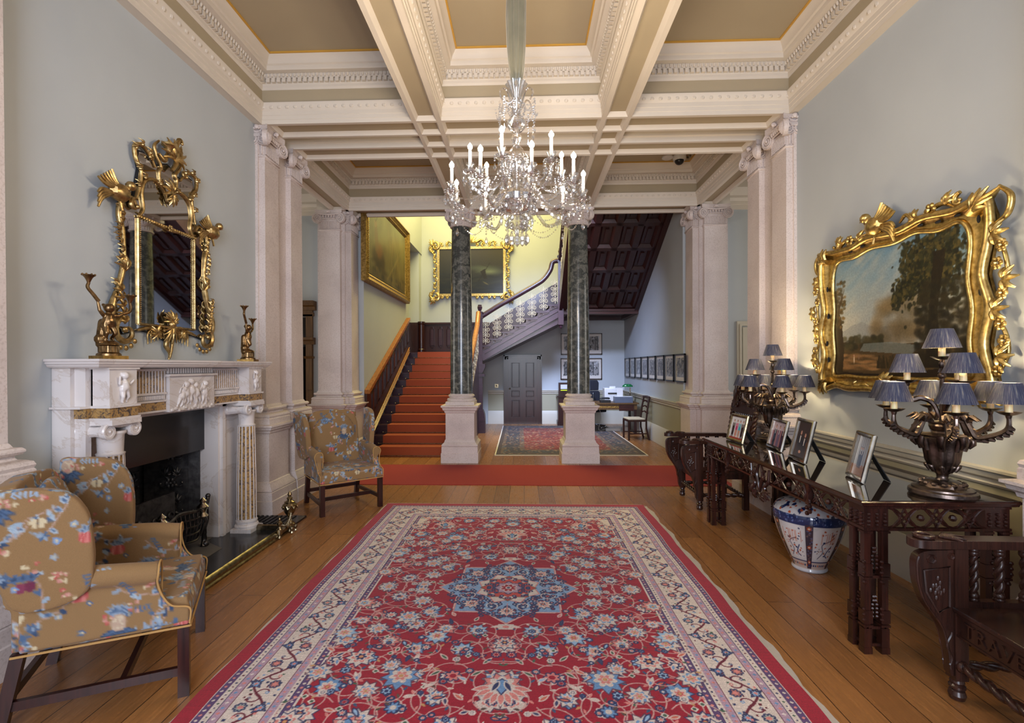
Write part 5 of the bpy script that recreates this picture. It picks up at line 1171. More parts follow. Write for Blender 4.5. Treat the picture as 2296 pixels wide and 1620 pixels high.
def console():
    t=thing('console_table','long dark mahogany table with a glass top and pierced fretwork against the right wall','table',(2.275,3.975,0)); Mx=T(-2.275,-3.975,0); W_=M['table_wood']
    m=MB(); pr=[(-.2,.853),(0,.853),(.006,.848),(.004,.84),(-.006,.836),(-.008,.826),(-.02,.82),(-.2,.82)]
    m.sweep(pr,[(TX0,TY0,0),(TX1,TY0,0),(TX1,TY1,0),(TX0,TY1,0)],closed=True,side=1,M=Mx); m.box(TX0+.1,TX1-.1,TY0+.1,TY1-.1,.822,.8525,M=Mx); m.build('table_top',W_,t,ang=30)
    gm=N('black_backed_glass'); gm.col(rgb(40,32,28)).p(Roughness=.025,Specular_IOR_Level=1.0,Coat_Weight=1.,Coat_Roughness=.01)
    m=MB(); m.box(TX0+.004,TX1-.004,TY0+.004,TY1-.004,.8535,TZ,M=Mx); m.build('glass_top',gm.m,t)
    e=.035; x0,x1,y0,y1=TX0+e,TX1-e,TY0+e,TY1-e; c=.13
    m=MB()
    for (a,b) in (((x0,y0+c),(x0,y1-c)),((x1,y0+c),(x1,y1-c)),((x0+c,y0),(x1-c,y0)),((x0+c,y1),(x1-c,y1))):
        A=Vector((a[0],a[1],0))+Mx.translation;B=Vector((b[0],b[1],0))+Mx.translation; lx=abs(A.x-B.x)>.01
        for z0,z1 in ((.808,.822),(.685,.70)): m.box(min(A.x,B.x)-(0 if lx else .012),max(A.x,B.x)+(0 if lx else .012),min(A.y,B.y)-(.012 if lx else 0),max(A.y,B.y)+(.012 if lx else 0),z0,z1)
    m.build('frieze_rail',W_,t)
    segs=[((x0+c,y0),(x1-c,y0),3),((x0+c,y1),(x1-c,y1),3)]
    ys=[y0+c,y0+.52,(y0+y1)/2-.14,(y0+y1)/2+.14,y1-.52,y1-c]
    for i in (0,1,3,4): segs.append(((x0,ys[i]),(x0,ys[i+1]),2)); segs.append(((x1,ys[i]),(x1,ys[i+1]),2))
    for a,b,n in segs:
        m=MB(); fret(m,Mx@Vector((a[0],a[1],0)),Mx@Vector((b[0],b[1],0)),.70,.808,n); m.build('pierced_fret',W_,t)
    for y in (ys[1],ys[4]):
        m=MB(); p=Mx@Vector((x0,y,0)); m.box(p.x-.02,p.x+.015,p.y-.02,p.y+.02,.68,.82); 
        for s in (-1,1): m.tube(bez([(p.x-.02,p.y+s*.035,.80),(p.x-.02,p.y+s*.012,.75),(p.x-.02,p.y+s*.03,.70)],4),.008,5)
        for k in range(4): m.ball((p.x-.01,p.y+(k%2-.5)*.03,.675-.018*k),.016,6)
        m.build('frieze_bracket',W_,t)
    m=MB(); p=Mx@Vector((x0-.02,(y0+y1)/2,0)); Mc=T(p.x,p.y,0)@RZ(-H)
    for s in (-1,1):
        gtube(m,[(s*.15,.80),(s*.13,.70),(s*.08,.66),(s*.09,.60),(0,.56)],.016,0,M_=Mc); gtube(m,[(s*.02,.81),(s*.05,.74),(s*.02,.66),(0,.60)],.016,0,M_=Mc); cscr(m,s*.09,.74,.04,PI/2,s*5,.012,0,M_=Mc); gleaf(m,s*.1,.64,-PI/2+s*.6,.09,.022,0,M_=Mc); gleaf(m,s*.04,.60,-PI/2+s*.8,.08,.02,0,M_=Mc)
    m.build('carved_pendant',W_,t)
    # cluster legs
    def leg(X,Y,sx,sy):
        m=MB(); o=Mx@Vector((X,Y,0)); pts=[(0,0),(c-.035,0),(0,c-.035)]; q=.017
        P3=[(o.x+sx*(q+a),o.y+sy*(q+b)) for a,b in pts]+[(o.x+sx*(q+(c-.035)),o.y+sy*(q+c-.035))]
        for i,(px,py) in enumerate(P3):
            m.box(px-q,px+q,py-q,py+q,.02,.69)
            m.box(px-q-.006,px+q+.006,py-q-.006,py+q+.006,.0,.035); m.box(px-q-.004,px+q+.004,py-q-.004,py+q+.004,.035,.14)
            for z in (.155,.42,.675): m.box(px-q-.008,px+q+.008,py-q-.008,py+q+.008,z-.006,z+.006)
            for z in (.19,.45): 
                m.prism([(px-q-.007,py-q-.007),(px+q+.007,py-q-.007),(px+q+.007,py+q+.007),(px-q-.007,py+q+.007)],z-.02,z+.05)
                for k in range(3): m.ball((px-sx*(q+.004),py-sy*(q+.004),z+k*.03),.011,6)
            m.ball((px-sx*.012,py-sy*.012,.395),.014,6)
        xa,xb=sorted((o.x,o.x+sx*c)); ya,yb=sorted((o.y,o.y+sy*c)); 
        m.box(xa,xb,ya,yb,.70,.808); m.box(xa-.006,xb+.006,ya-.006,yb+.006,.685,.70); m.box(xa-.006,xb+.006,ya-.006,yb+.006,.806,.822)
        for z0,z1 in ((.035,.05),(.13,.145),(.412,.428)): m.box(xa,xb,ya+.012,ya+.022,z0,z1); m.box(xa,xb,yb-.022,yb-.012,z0,z1); m.box(xa+.012,xa+.022,ya,yb,z0,z1); m.box(xb-.022,xb-.012,ya,yb,z0,z1)
        for face in range(2):
            for k in range(3):
                f=(k+.5)/3*c; pz=.715
                for j in range(4):
                    p=(o.x+sx*f,o.y-sy*.004,pz+.02*j) if face==0 else (o.x-sx*.004,o.y+sy*f,pz+.02*j); m.ball(p,.010-.0012*j+(.003 if j%2 else 0),6)
            for z in (.2,.47):
                f=c*.5
                for j in range(6):
                    for s in (-1,1):
                        u=f+s*.012*(1 if j<4 else .5); p=(o.x+sx*u,o.y+sy*q,z+.022*j) if face==0 else (o.x+sx*q,o.y+sy*u,z+.022*j); m.ball(p,.010,5)
        m.build('leg',W_,t,ang=30)
    leg(x0,y0,1,1); leg(x1,y0,-1,1); leg(x0,y1,1,-1); leg(x1,y1,-1,-1)
console()
# ---------------------------------------------------------------- table candelabra
def candelabrum():
    B=M['darkbronze']; t=thing('bronze_table_lamp','dark bronze table lamp with blue shades at the near end of the long table','lamp',(2.385,2.90,TZ+.001),math.radians(4),group='bronze table lamps')
    m=MB(); m.lathe([(.15,0),(.158,.012),(.155,.03),(.142,.036),(.14,.045),(.125,.05),(.11,.055)],40,mod=lambda a,z,i:1+(.012*math.sin(16*a) if i>4 else 0))
    m.lathe([(.112,.05),(.10,.07),(.07,.085),(.04,.09)],40,mod=lambda a,z,i:1+.06*math.sin(12*a+z*90))
    for k in range(14): a=2*PI*k/14; m.ball((.095*math.cos(a),.095*math.sin(a),.072),.017,6,sc=(1,1,.7))
    m.build('base',B,t)
    m=MB(); m.lathe([(.04,.085),(.026,.1),(.028,.12),(.045,.135),(.05,.15),(.06,.16),(.078,.20),(.085,.25),(.092,.29),(.11,.33),(.09,.34)],48,mod=lambda a,z,i:1+.05*math.sin(10*a)*(1 if .14<z<.33 else 0))
    for k in range(8):
        a=2*PI*k/8; ca,sa=math.cos(a),math.sin(a)
        m.tube([(.088*ca,.088*sa,.26),(.105*ca,.105*sa,.33),(.128*ca,.128*sa,.335),(.128*ca,.128*sa,.30),(.112*ca,.112*sa,.275)],[.016,.024,.022,.016,.006],7)
        m.tube([(.05*ca,.05*sa,.14),(.068*ca,.068*sa,.17),(.082*ca,.082*sa,.175)],[.012,.016,.004],6)
    m.build('urn',B,t,ang=60)
    m=MB(); m.lathe([(.10,.335),(.105,.345),(.09,.35),(.05,.355),(.045,.365),(.055,.375),(.062,.395),(.058,.405),(.065,.415),(.055,.42),(.02,.425)],36); m.tube([(0,0,.42),(0,0,.80)],[.014,.009],8); 
    for z in (.55,.68): m.ball((0,0,z),.02,8)
    m.build('stem',B,t)
    cv=MB(); cv.lathe([(.05,.0),(.051,.002),(.088,-.105),(.0895,-.107),(.0885,-.107),(.049,.002)],72,mod=lambda a,z,i:1+.012*math.sin(36*a),closed=True)
    si=MB(); si.lathe([(.0492,.0),(.0868,-.104),(.0862,-.104),(.0486,.0)],40,closed=True); 
    def light(P,zc,top):
        # P: arm path local; ends at pan
        m=MB(); gtb=bez(P,6); n=len(gtb); m.tube(gtb,[.009+.007*math.sin(PI*k/(n-1)) for k in range(n)],7); ex,ey,ez=P[-1]
        dx,dy=(ex,ey); L=math.hypot(dx,dy) or 1; ux,uy=dx/L,dy/L
        if not top:
            for k in range(3,n-4,3): p=gtb[k]; m.tube([p,p+Vector((ux*.008,uy*.008,-.014)),p+Vector((ux*.024,uy*.024,-.018))],[.012,.014,.007],6)
            for k in range(3):
                p=gtb[n//4]; m.tube([p,p+Vector((ux*.02-uy*.02*(k-1),uy*.02+ux*.02*(k-1),.03)),p+Vector((ux*.05-uy*.03*(k-1),uy*.05+ux*.03*(k-1),.01))],[.014,.014,.003],5)
        arm=m.build('branch',B,t)
        m=MB(); m.lathe([(.008,-.02),(.012,-.01),(.014,0),(.03,.006),(.05,.02),(.046,.018),(.012,.010)],32,(ex,ey,ez),mod=lambda a,z,i:1+(.07*math.cos(8*a) if i>2 else 0)); m.build('drip_pan',B,arm)
        m=MB(); m.lathe([(.0165,.008),(.0165,.075),(.012,.08),(0,.081)],16,(ex,ey,ez)); 
        for k in range(6): a=k*PI/3; m.tube([(ex+.0165*math.cos(a),ey+.0165*math.sin(a),ez+.074),(ex+.0175*math.cos(a),ey+.0175*math.sin(a),ez+.05+.012*(k%3))],.0035,5)
        m.build('candle_tube',M['candle'],arm)
        o=cv.build('lamp_shade',M['shade'],arm,loc=(ex,ey,zc)); si.build('shade_lining',M['shade_in'],o)
        b=MB(); b.ball((ex,ey,zc-.055),.012,8,sc=(1,1,1.8)); b.build('bulb',M['bulb2'],arm)
        point('lamp_bulb_light',(ex,ey,zc-.026),3.4,(1,.78,.46),.008,arm)
    for k in range(6):
        a=math.radians(k*60-2); ca,sa=math.cos(a),math.sin(a); f=lambda r,z:(r*ca,r*sa,z)
        light([f(.05,.41),f(.09,.46),f(.12,.40),f(.15,.345),f(.20,.355),f(.255,.385),f(.275,.42),f(.275,.475)],.645,False)
    for k in range(3):
        a=math.radians(k*120-100); ca,sa=math.cos(a),math.sin(a); f=lambda r,z:(r*ca,r*sa,z)
        light([f(.01,.44),f(.04,.52),f(.09,.55),f(.13,.54),f(.155,.58),f(.155,.635)],.805,True)
    light([(0,0,.72),(0,0,.74),(0,0,.77)],.945,True)
    return t
lamp1=candelabrum()
lamp2=copy_tree(lamp1,label='dark bronze table lamp with blue shades at the far end of the long table',loc=(2.45,4.95,TZ+.001),rz=math.radians(22))
# ---------------------------------------------------------------- photograph frames
def photo(label,x,y,rz,w,h,kind,frame):
    t=thing('photo_frame',label,'photo frame',(x,y,TZ+.0025),0,group='silver photograph frames'); t.rotation_euler=(0,0,rz); b=.028; tl=math.radians(-13); Mt=RX(tl); fr=M[frame]
    m=MB()
    pr=[(0,-.006),(b*.2,-.017),(b*.6,-.02),(b,-.012),(b,0),(0,0)]
    # mitred frame in the XZ plane
    def ring(o,y): return [(-w/2+o,y,o),(w/2-o,y,o),(w/2-o,y,h-o),(-w/2+o,y,h-o)]
    V=[];F=[]
    for o,y_ in pr: V+=ring(o,y_)
    n=len(pr)
    for i in range(n):
        for j in range(4): a=i*4+j; b_=i*4+(j+1)%4; c=((i+1)%n)*4+(j+1)%4; d=((i+1)%n)*4+j; F.append((a,b_,c,d))
    m.add(V,[f[::-1] for f in F],0,Mt); m.build('frame',fr,t,ang=25)
    m=MB(); m.box(-w/2+.004,w/2-.004,-.002,.006,.004,h-.004,M=Mt); m.build('backing',M['velvet'],t)
    m=MB(); bb=Mt@Vector((0,.008,h*.72)); m.add([(-.035,bb.y,bb.z),(.035,bb.y,bb.z),(.045,bb.y+.115,0),(-.045,bb.y+.115,0),(-.035,bb.y+.006,bb.z),(.035,bb.y+.006,bb.z),(.045,bb.y+.121,0.0),(-.045,bb.y+.121,0.0)],[(0,1,2,3),(4,7,6,5),(0,4,5,1),(1,5,6,2),(2,6,7,3),(3,7,4,0)]); m.build('easel_back',M['velvet'],t)
    W2,H2=w-2*b+.004,h-2*b+.004; cv=Cv(W2,H2,.0022,(200,200,205)); r=random.Random(len(label))
    def person(cx,base,hh,c,skin=(190,140,120),hair=(60,42,32),skirt=False):
        cv.poly([(cx-.11*hh,base+.1*hh),(cx+.11*hh,base+.1*hh),(cx+.13*hh,base+.5*hh),(cx+.12*hh,base+.78*hh),(cx-.12*hh,base+.78*hh),(cx-.13*hh,base+.5*hh)],c); cv.poly([(cx-.09*hh,base),(cx-.02*hh,base),(cx,base+.3*hh),(cx+.02*hh,base),(cx+.09*hh,base),(cx+.1*hh,base+.4*hh),(cx-.1*hh,base+.4*hh)],c if not skirt else skin)
        cv.ell(cx,base+.9*hh,.055*hh,.07*hh,hair); cv.ell(cx,base+.885*hh,.045*hh,.06*hh,skin)
        cv.poly([(cx-.02*hh,base+.6*hh),(cx+.02*hh,base+.6*hh),(cx+.03*hh,base+.8*hh),(cx-.03*hh,base+.8*hh)],(214,206,200))
    if kind==0:
        cv.poly([(0,0),(W2,0),(W2,.02),(0,.02)],(150,60,50)); 
        for cx,c,s in ((.2,(36,36,40),0),(.42,(176,66,110),1),(.62,(56,160,176),1),(.82,(30,32,40),0)): person(W2*cx,.02,H2*.8,c,skirt=bool(s))
    elif kind==1:
        cv.a[:]=np.array((150,104,110))/255; cv.poly([(0,H2*.6),(W2,H2*.7),(W2,H2),(0,H2)],(186,166,176))
        for cx,c in ((.28,(30,30,44)),(.56,(104,84,112)),(.84,(58,30,56))): person(W2*cx,-H2*.12,H2*1.02,c)
    elif kind==2:
        cv.a[:]=np.array((58,36,26))/255; cv.ell(W2*.7,H2*.4,.05,.04,(150,84,40),0,.8,soft=.6)
        person(W2*.36,-H2*.2,H2*1.0,(22,24,34)); person(W2*.66,-H2*.25,H2*1.0,(26,26,36)); cv.ell(W2*.5,H2*.16,.02,.012,(196,144,122))
    else:
        cv.a[:]=np.array((126,128,132))/255; cv.poly([(0,0),(W2,0),(W2,H2*.3),(0,H2*.26)],(140,96,64))
        for k in range(8): cv.line([(W2*(.06+.12*k),H2*.25),(W2*(.06+.12*k),H2)],.006,(164,166,170))
        for cx in (.42,.54): person(W2*cx,H2*.2,H2*.55,(38,42,54))
    picture('photograph',cv,M['photo'],t,fn=lambda U,V:(U-W2/2,(U*0-.0045)*math.cos(tl)-(V+b-.002)*math.sin(tl),(V+b-.002)*math.cos(tl)-.0045*math.sin(tl)))
photo('gold photo frame with four people in bright clothes, farthest along the table',2.05,4.87,math.radians(-87),.33,.27,0,'brass')
photo('silver photo frame showing three people, second from the far end of the table',2.22,4.45,math.radians(-98),.36,.27,1,'silver')
photo('tall silver photo frame with a couple in dark clothes',2.13,3.92,math.radians(-97),.30,.33,2,'silver')
photo('silver photo frame showing two small figures in a hall, nearest the big lamp',2.15,3.28,math.radians(-104),.27,.31,3,'silver')
# ---------------------------------------------------------------- porcelain vase under the table
def vase():
    t=thing('porcelain_vase','large blue, white and rust porcelain vase on the floor below the table','vase',(2.25,3.98,0.001))
    prof=[(.118,0),(.125,.01),(.12,.03),(.125,.05),(.155,.12),(.19,.2),(.222,.28),(.245,.36),(.256,.42),(.25,.465),(.225,.505),(.17,.535),(.10,.552),(.085,.565)]
    P=bez([(r_,0,z) for r_,z in prof],10); L=[0]
    for a,b in zip(P[:-1],P[1:]): L.append(L[-1]+(b-a).length)
    h=L[-1]; C_=2*PI*.25; cv=Cv(C_,h,.005,(206,202,200)); r=random.Random(4); bl=(34,48,92); ru=(176,82,44); 
    zt=h-.10*0
    def band(a,b,c): cv.poly([(0,a),(C_,a),(C_,b),(0,b)],c)
    band(0,.035,(196,196,200)); band(.035,.10,(188,170,160)); band(.10,.108,bl); band(.42,.49,bl); band(.49,h,(200,198,202))
    for k in range(6):
        x=k*C_/6; cv.poly([(x-.028,.04),(x+.028,.04),(x+.028,.43),(x-.028,.43)],(64,54,66)); 
        for j in range(24): cv.petals(x+r.uniform(-.02,.02),.06+.35*j/24,.008,5,r.choice([(110,84,84),(90,90,120)]))
        for z in (.1,.24,.40): cv.petals(x,z,.018,6,ru,(220,200,180))
        # panels
        cx=x+C_/12; cv.poly([(cx-.085,.13),(cx+.085,.13),(cx+.095,.38),(cx+.06,.41),(cx,.42),(cx-.06,.41),(cx-.095,.38)],(214,210,208))
        for j in range(34): a,b=cx+r.uniform(-.08,.08),r.uniform(.15,.4); cv.petals(a,b,r.uniform(.004,.011),5,r.choice([ru,ru,bl,(150,110,90)]))
        cv.line(bez([(cx-.05,.14,0),(cx-.01,.2,0),(cx-.03,.27,0),(cx+.03,.31,0)],5),.006,(70,66,90)); cv.line(bez([(cx+.05,.15,0),(cx+.02,.18,0),(cx+.05,.25,0)],5),.008,bl)
        for j in range(8): xx=cx+r.uniform(-.075,.075); cv.line([(xx,.28),(xx,.37)],.004,(188,110,80))
    for j in range(160): cv.petals(r.uniform(0,C_),r.uniform(.43,.485),.006,5,r.choice([(90,110,160),(60,74,120)]))
    for j in range(150):
        a,b=r.uniform(0,C_),r.uniform(.495,h-.02)
        if r.random()<.5: cv.leaf(a,b,r.random()*6,.05,.03,r.choice([bl,(26,38,80)]))
        else: cv.petals(a,b,.012,6,ru)
    for j in range(60): cv.petals(C_*j/60,.07,.01,4,r.choice([ru,bl]))
    for j in range(90): cv.line([(C_*j/90,.004),(C_*j/90+.01,.03)],.004,(150,156,176))
    Ls=np.array(L); rr=np.array([p.x for p in P]); zz_=np.array([p.z for p in P])
    def fn(U,V):
        a=U/C_*2*PI; R_2=np.interp(V,Ls,rr); Z_=np.interp(V,Ls,zz_); return R_2*np.cos(a),R_2*np.sin(a),Z_
    picture('vase_body',cv,M['porcelain'],t,fn=fn)
    m=MB(); m.lathe([(.0,0.002),(.117,.002)],24); m.lathe([(.084,.56),(.0,.555)],24); m.build('vase_foot',M['porcelain'],t); setcol(t.children[-1].data if t.children[-1].name.startswith('vase_foot') else t.children[1].data,np.ones((48*2,3))*.75) if 0 else None
vase()
# ---------------------------------------------------------------- carved oak armchairs
def twist(m,a,b,r,turns,n=40,M_=None):
    a=Vector(a);b=Vector(b);d=(b-a).normalized(); o1=d.orthogonal().normalized(); o2=d.cross(o1)
    for s in (0,PI):
        m.tube([(M_ or Matrix.Identity(4))@(a.lerp(b,k/n)+(o1*math.cos(s+turns*2*PI*k/n)+o2*math.sin(s+turns*2*PI*k/n))*r*.42) for k in range(n+1)],r*.66,7)
    for p in (a,b): m.ball((M_ or Matrix.Identity(4))@p,r*1.25,8)
def carved_chair(label,loc,rz,inscr=True):
    t=thing('carved_armchair',label,'armchair',loc,rz,group='carved black oak armchairs'); O=M['oak_dark']; W2,D=.30,.25
    # legs / posts
    for s in (-1,1):
        m=MB(); X=s*W2; m.box(X-.03,X+.03,-D-.03,-D+.03,.10,.73); m.lathe([(.0,0),(.03,.004),(.036,.025),(.03,.045),(.024,.05),(.034,.058),(.034,.068),(.026,.075),(.03,.085),(.026,.10)],16,(X,-D,0)); m.build('leg',O,t,ang=30)
        # shaped bracket panel on the front of the post
        m=MB(); P=bez([(-D-.03,.72,0),(-D-.18,.70,0),(-D-.20,.60,0),(-D-.17,.48,0),(-D-.09,.36,0),(-D-.065,.28,0),(-D-.05,.2,0),(-D-.045,.13,0),(-D-.03,.12,0)],5); m.prism([(p.x,p.y) for p in P],X-.02,X+.02,'x'); 
        for sx in (-1,1):
            q=X+sx*.021; Mq=T(q,0,0)@RZ(H)
            m.tube([(q,-D-.05,.64),(q,-D-.165,.62),(q,-D-.155,.52),(q,-D-.1,.42),(q,-D-.05,.45)],.007,5,closed=True); m.tube([(q,-D-.04+.012*math.cos(a),.69+.012*math.sin(a)) for a in range(7)],.006,5); m.tube([(q,-D-.13+.018*math.cos(a),.675+.018*math.sin(a)) for a in range(7)],.006,5)
            for k in range(14): a=k*1.7; m.ball((q,-D-.1+.035*math.cos(a)*(k/14),.53+.06*math.sin(a)*(k/14)),.009,5,sc=(.5,1,1.6))
            m.tube([(q,-D-.05+.011*math.cos(a*.6),.33-.012*a) for a in range(14)],.005,5); m.tube([(q,p.x*.97-.006,p.y) for p in P[6:34]],.005,5)
        m.build('carved_bracket',O,t,ang=30)
        m=MB(); m.box(X-.025,X+.025,D-.03,D+.03,0,.46); m.box(X-.03,X+.03,D-.0,D+.06,.44,.76); m.build('leg',O,t,ang=30)
        # arm with scrolled end
        m=MB(); Pn=bez([(X-s*.035,D+.02,0),(X-s*.04,0,0),(X-s*.045,-D,0),(X-s*.05,-D-.16,0),(X-s*.02,-D-.215,0),(X+s*.04,-D-.2,0),(X+s*.055,-D-.12,0),(X+s*.04,-D,0),(X+s*.045,0,0),(X+s*.035,D+.02,0)],5); m.prism([(p.x,p.y) for p in Pn],.73,.77)
        m.tube([(X+.035*math.cos(a),-D-.15+.035*math.sin(a),.78) for a in [k*PI/6 for k in range(12)]],.011,6,closed=True); gleafM=T(X,-D-.1,.775)@RX(-H); gleaf(m,0,0.02,PI/2,.12,.016,0,M_=gleafM,up=.003)
        bevel(m.build('arm',O,t,ang=30),.008,2)
        for k in range(4):
            y=-D+.075+k*.115; m=MB(); m.lathe([(.018,.47),(.024,.478),(.02,.49),(.014,.495)],10,(X,y,0)); m.lathe([(.014,.70),(.022,.708),(.024,.72),(.018,.73)],10,(X,y,0)); twist(m,(X,y,.497),(X,y,.70),.019,2); m.build('twist_baluster',O,t,ang=60)
        m=MB(); m.box(X-.02,X+.02,-D,D,.445,.475); m.build('side_rail',O,t); m=MB(); m.box(X-.022,X+.022,-D+.03,D-.03,.34,.42); 
        for k in range(8): cscr(m,-D+.07+k*.055,.38,.02,0,5,.004,-.0,M_=T(X+s*.022,0,0)@RZ(H)) 
        m.build('side_apron',O,t)
        m=MB(); twist(m,(X,-D+.035,.16),(X,D-.03,.16),.022,3); m.build('stretcher',O,t,ang=60)
    m=MB(); m.box(-W2-.02,W2+.02,-D-.035,D,.425,.45); bevel(m.build('seat',O,t),.006,2)
    m=MB(); m.box(-W2+.03,W2-.03,-D-.022,-D+.02,.315,.425); m.box(-W2+.03,W2-.03,-D-.026,-D+.02,.41,.425); m.box(-W2+.03,W2-.03,-D-.026,-D+.02,.315,.325); m.build('front_apron',O,t)
    if inscr:
        cu=bpy.data.curves.new('inscription','FONT'); cu.body='TRAVELER'; cu.size=.088; cu.extrude=.004; cu.space_character=1.18; cu.align_x='CENTER'; cu.align_y='CENTER'
        o=bpy.data.objects.new('inscription',cu); C.objects.link(o); o.parent=t; o.location=(0,-D-.024,.368); o.rotation_euler=(H,0,0); o.data.materials.append(O); 
        bpy.context.view_layer.update(); me=bpy.data.meshes.new_from_object(o.evaluated_get(bpy.context.evaluated_depsgraph_get())); bpy.data.objects.remove(o); o=bpy.data.objects.new('inscription',me); C.objects.link(o); o.parent=t; o.location=(0,-D-.024,.368); o.rotation_euler=(H,0,0)
        o.scale=(min(1,.50/max(.01,o.dimensions.x)),1,1)
    m=MB(); twist(m,(-W2+.03,-D,.17),(W2-.03,-D,.17),.024,4); m.build('stretcher',O,t,ang=60); m=MB(); twist(m,(-W2+.03,D,.14),(W2-.03,D,.14),.022,4); m.build('stretcher',O,t,ang=60)
    # back
    Mb=T(0,D+.0,.45)@RX(math.radians(-9))
    for s in (-1,1):
        m=MB(); X=s*W2; m.box(X-.022,X+.022,0,.045,0,.06,M=Mb); m.box(X-.022,X+.022,0,.045,.62,.70,M=Mb); twist(m,(X,.022,.07),(X,.022,.62),.026,5,M_=Mb); m.lathe([(.022,.70),(.03,.72),(.018,.74),(.024,.80),(.028,.84),(.018,.88),(.024,.90),(.014,.93),(0,.94)],12,M=Mb@T(X,.022,0)); m.build('twist_post',O,t,ang=60)
    m=MB(); m.box(-.235,.235,.01,.04,.06,.5,M=Mb); m.box(-.28,.28,0,.045,.0,.07,M=Mb); m.box(-.28,.28,0,.045,.48,.53,M=Mb); m.box(-.28,.28,0,.045,.60,.64,M=Mb)
    for s in (-1,1): m.box(*sorted((s*.225,s*.255)),0,.04,.05,.5,M=Mb)
    for k in range(5): cscr(m,-.12+.06*k,.2+.05*(k%2),.04,0,6,.006,.008,M_=Mb)
    gflower(m,0,.3,.07,.005,Mb); m.tube([Mb@Vector((.13*math.cos(a),.006,.29+.16*math.sin(a))) for a in [k*PI/8 for k in range(16)]],.007,5,closed=True); m.build('back_panel',O,t,ang=40)
    for k in range(9):
        x=-.2+k*.05; m=MB(); m.lathe([(.012,.53),(.016,.545),(.009,.555),(.015,.57),(.009,.585),(.014,.60)],8,M=Mb@T(x,.022,0)); m.build('back_spindle',O,t)
    m=MB(); P=[(-.275,.64),(.275,.64)]+[(.27*math.cos(a),.66+.30*math.sin(a)) for a in [k*PI/16 for k in range(17)]]; m.prism(P,.005,.04,'y',M=Mb); m.tube([Mb@Vector((.262*math.cos(a),.004,.66+.29*math.sin(a))) for a in [k*PI/16 for k in range(17)]],.014,6)
    for k in range(7): a=PI*(k+.5)/7; cscr(m,.17*math.cos(a),.66+.18*math.sin(a),.05,a,6,.008,.002,M_=Mb)
    gflower(m,0,.76,.07,.002,Mb); gleaf(m,0,.9,PI/2,.08,.02,.0,M_=Mb); m.build('carved_crest',O,t,ang=40)
    return t
carved_chair('carved black oak armchair with an arched back behind the far end of the long table',(2.19,5.83,.0085),-H,False)
carved_chair('carved black oak armchair with TRAVELER cut in its seat front',(2.31,2.13,0),-H+math.radians(-2))
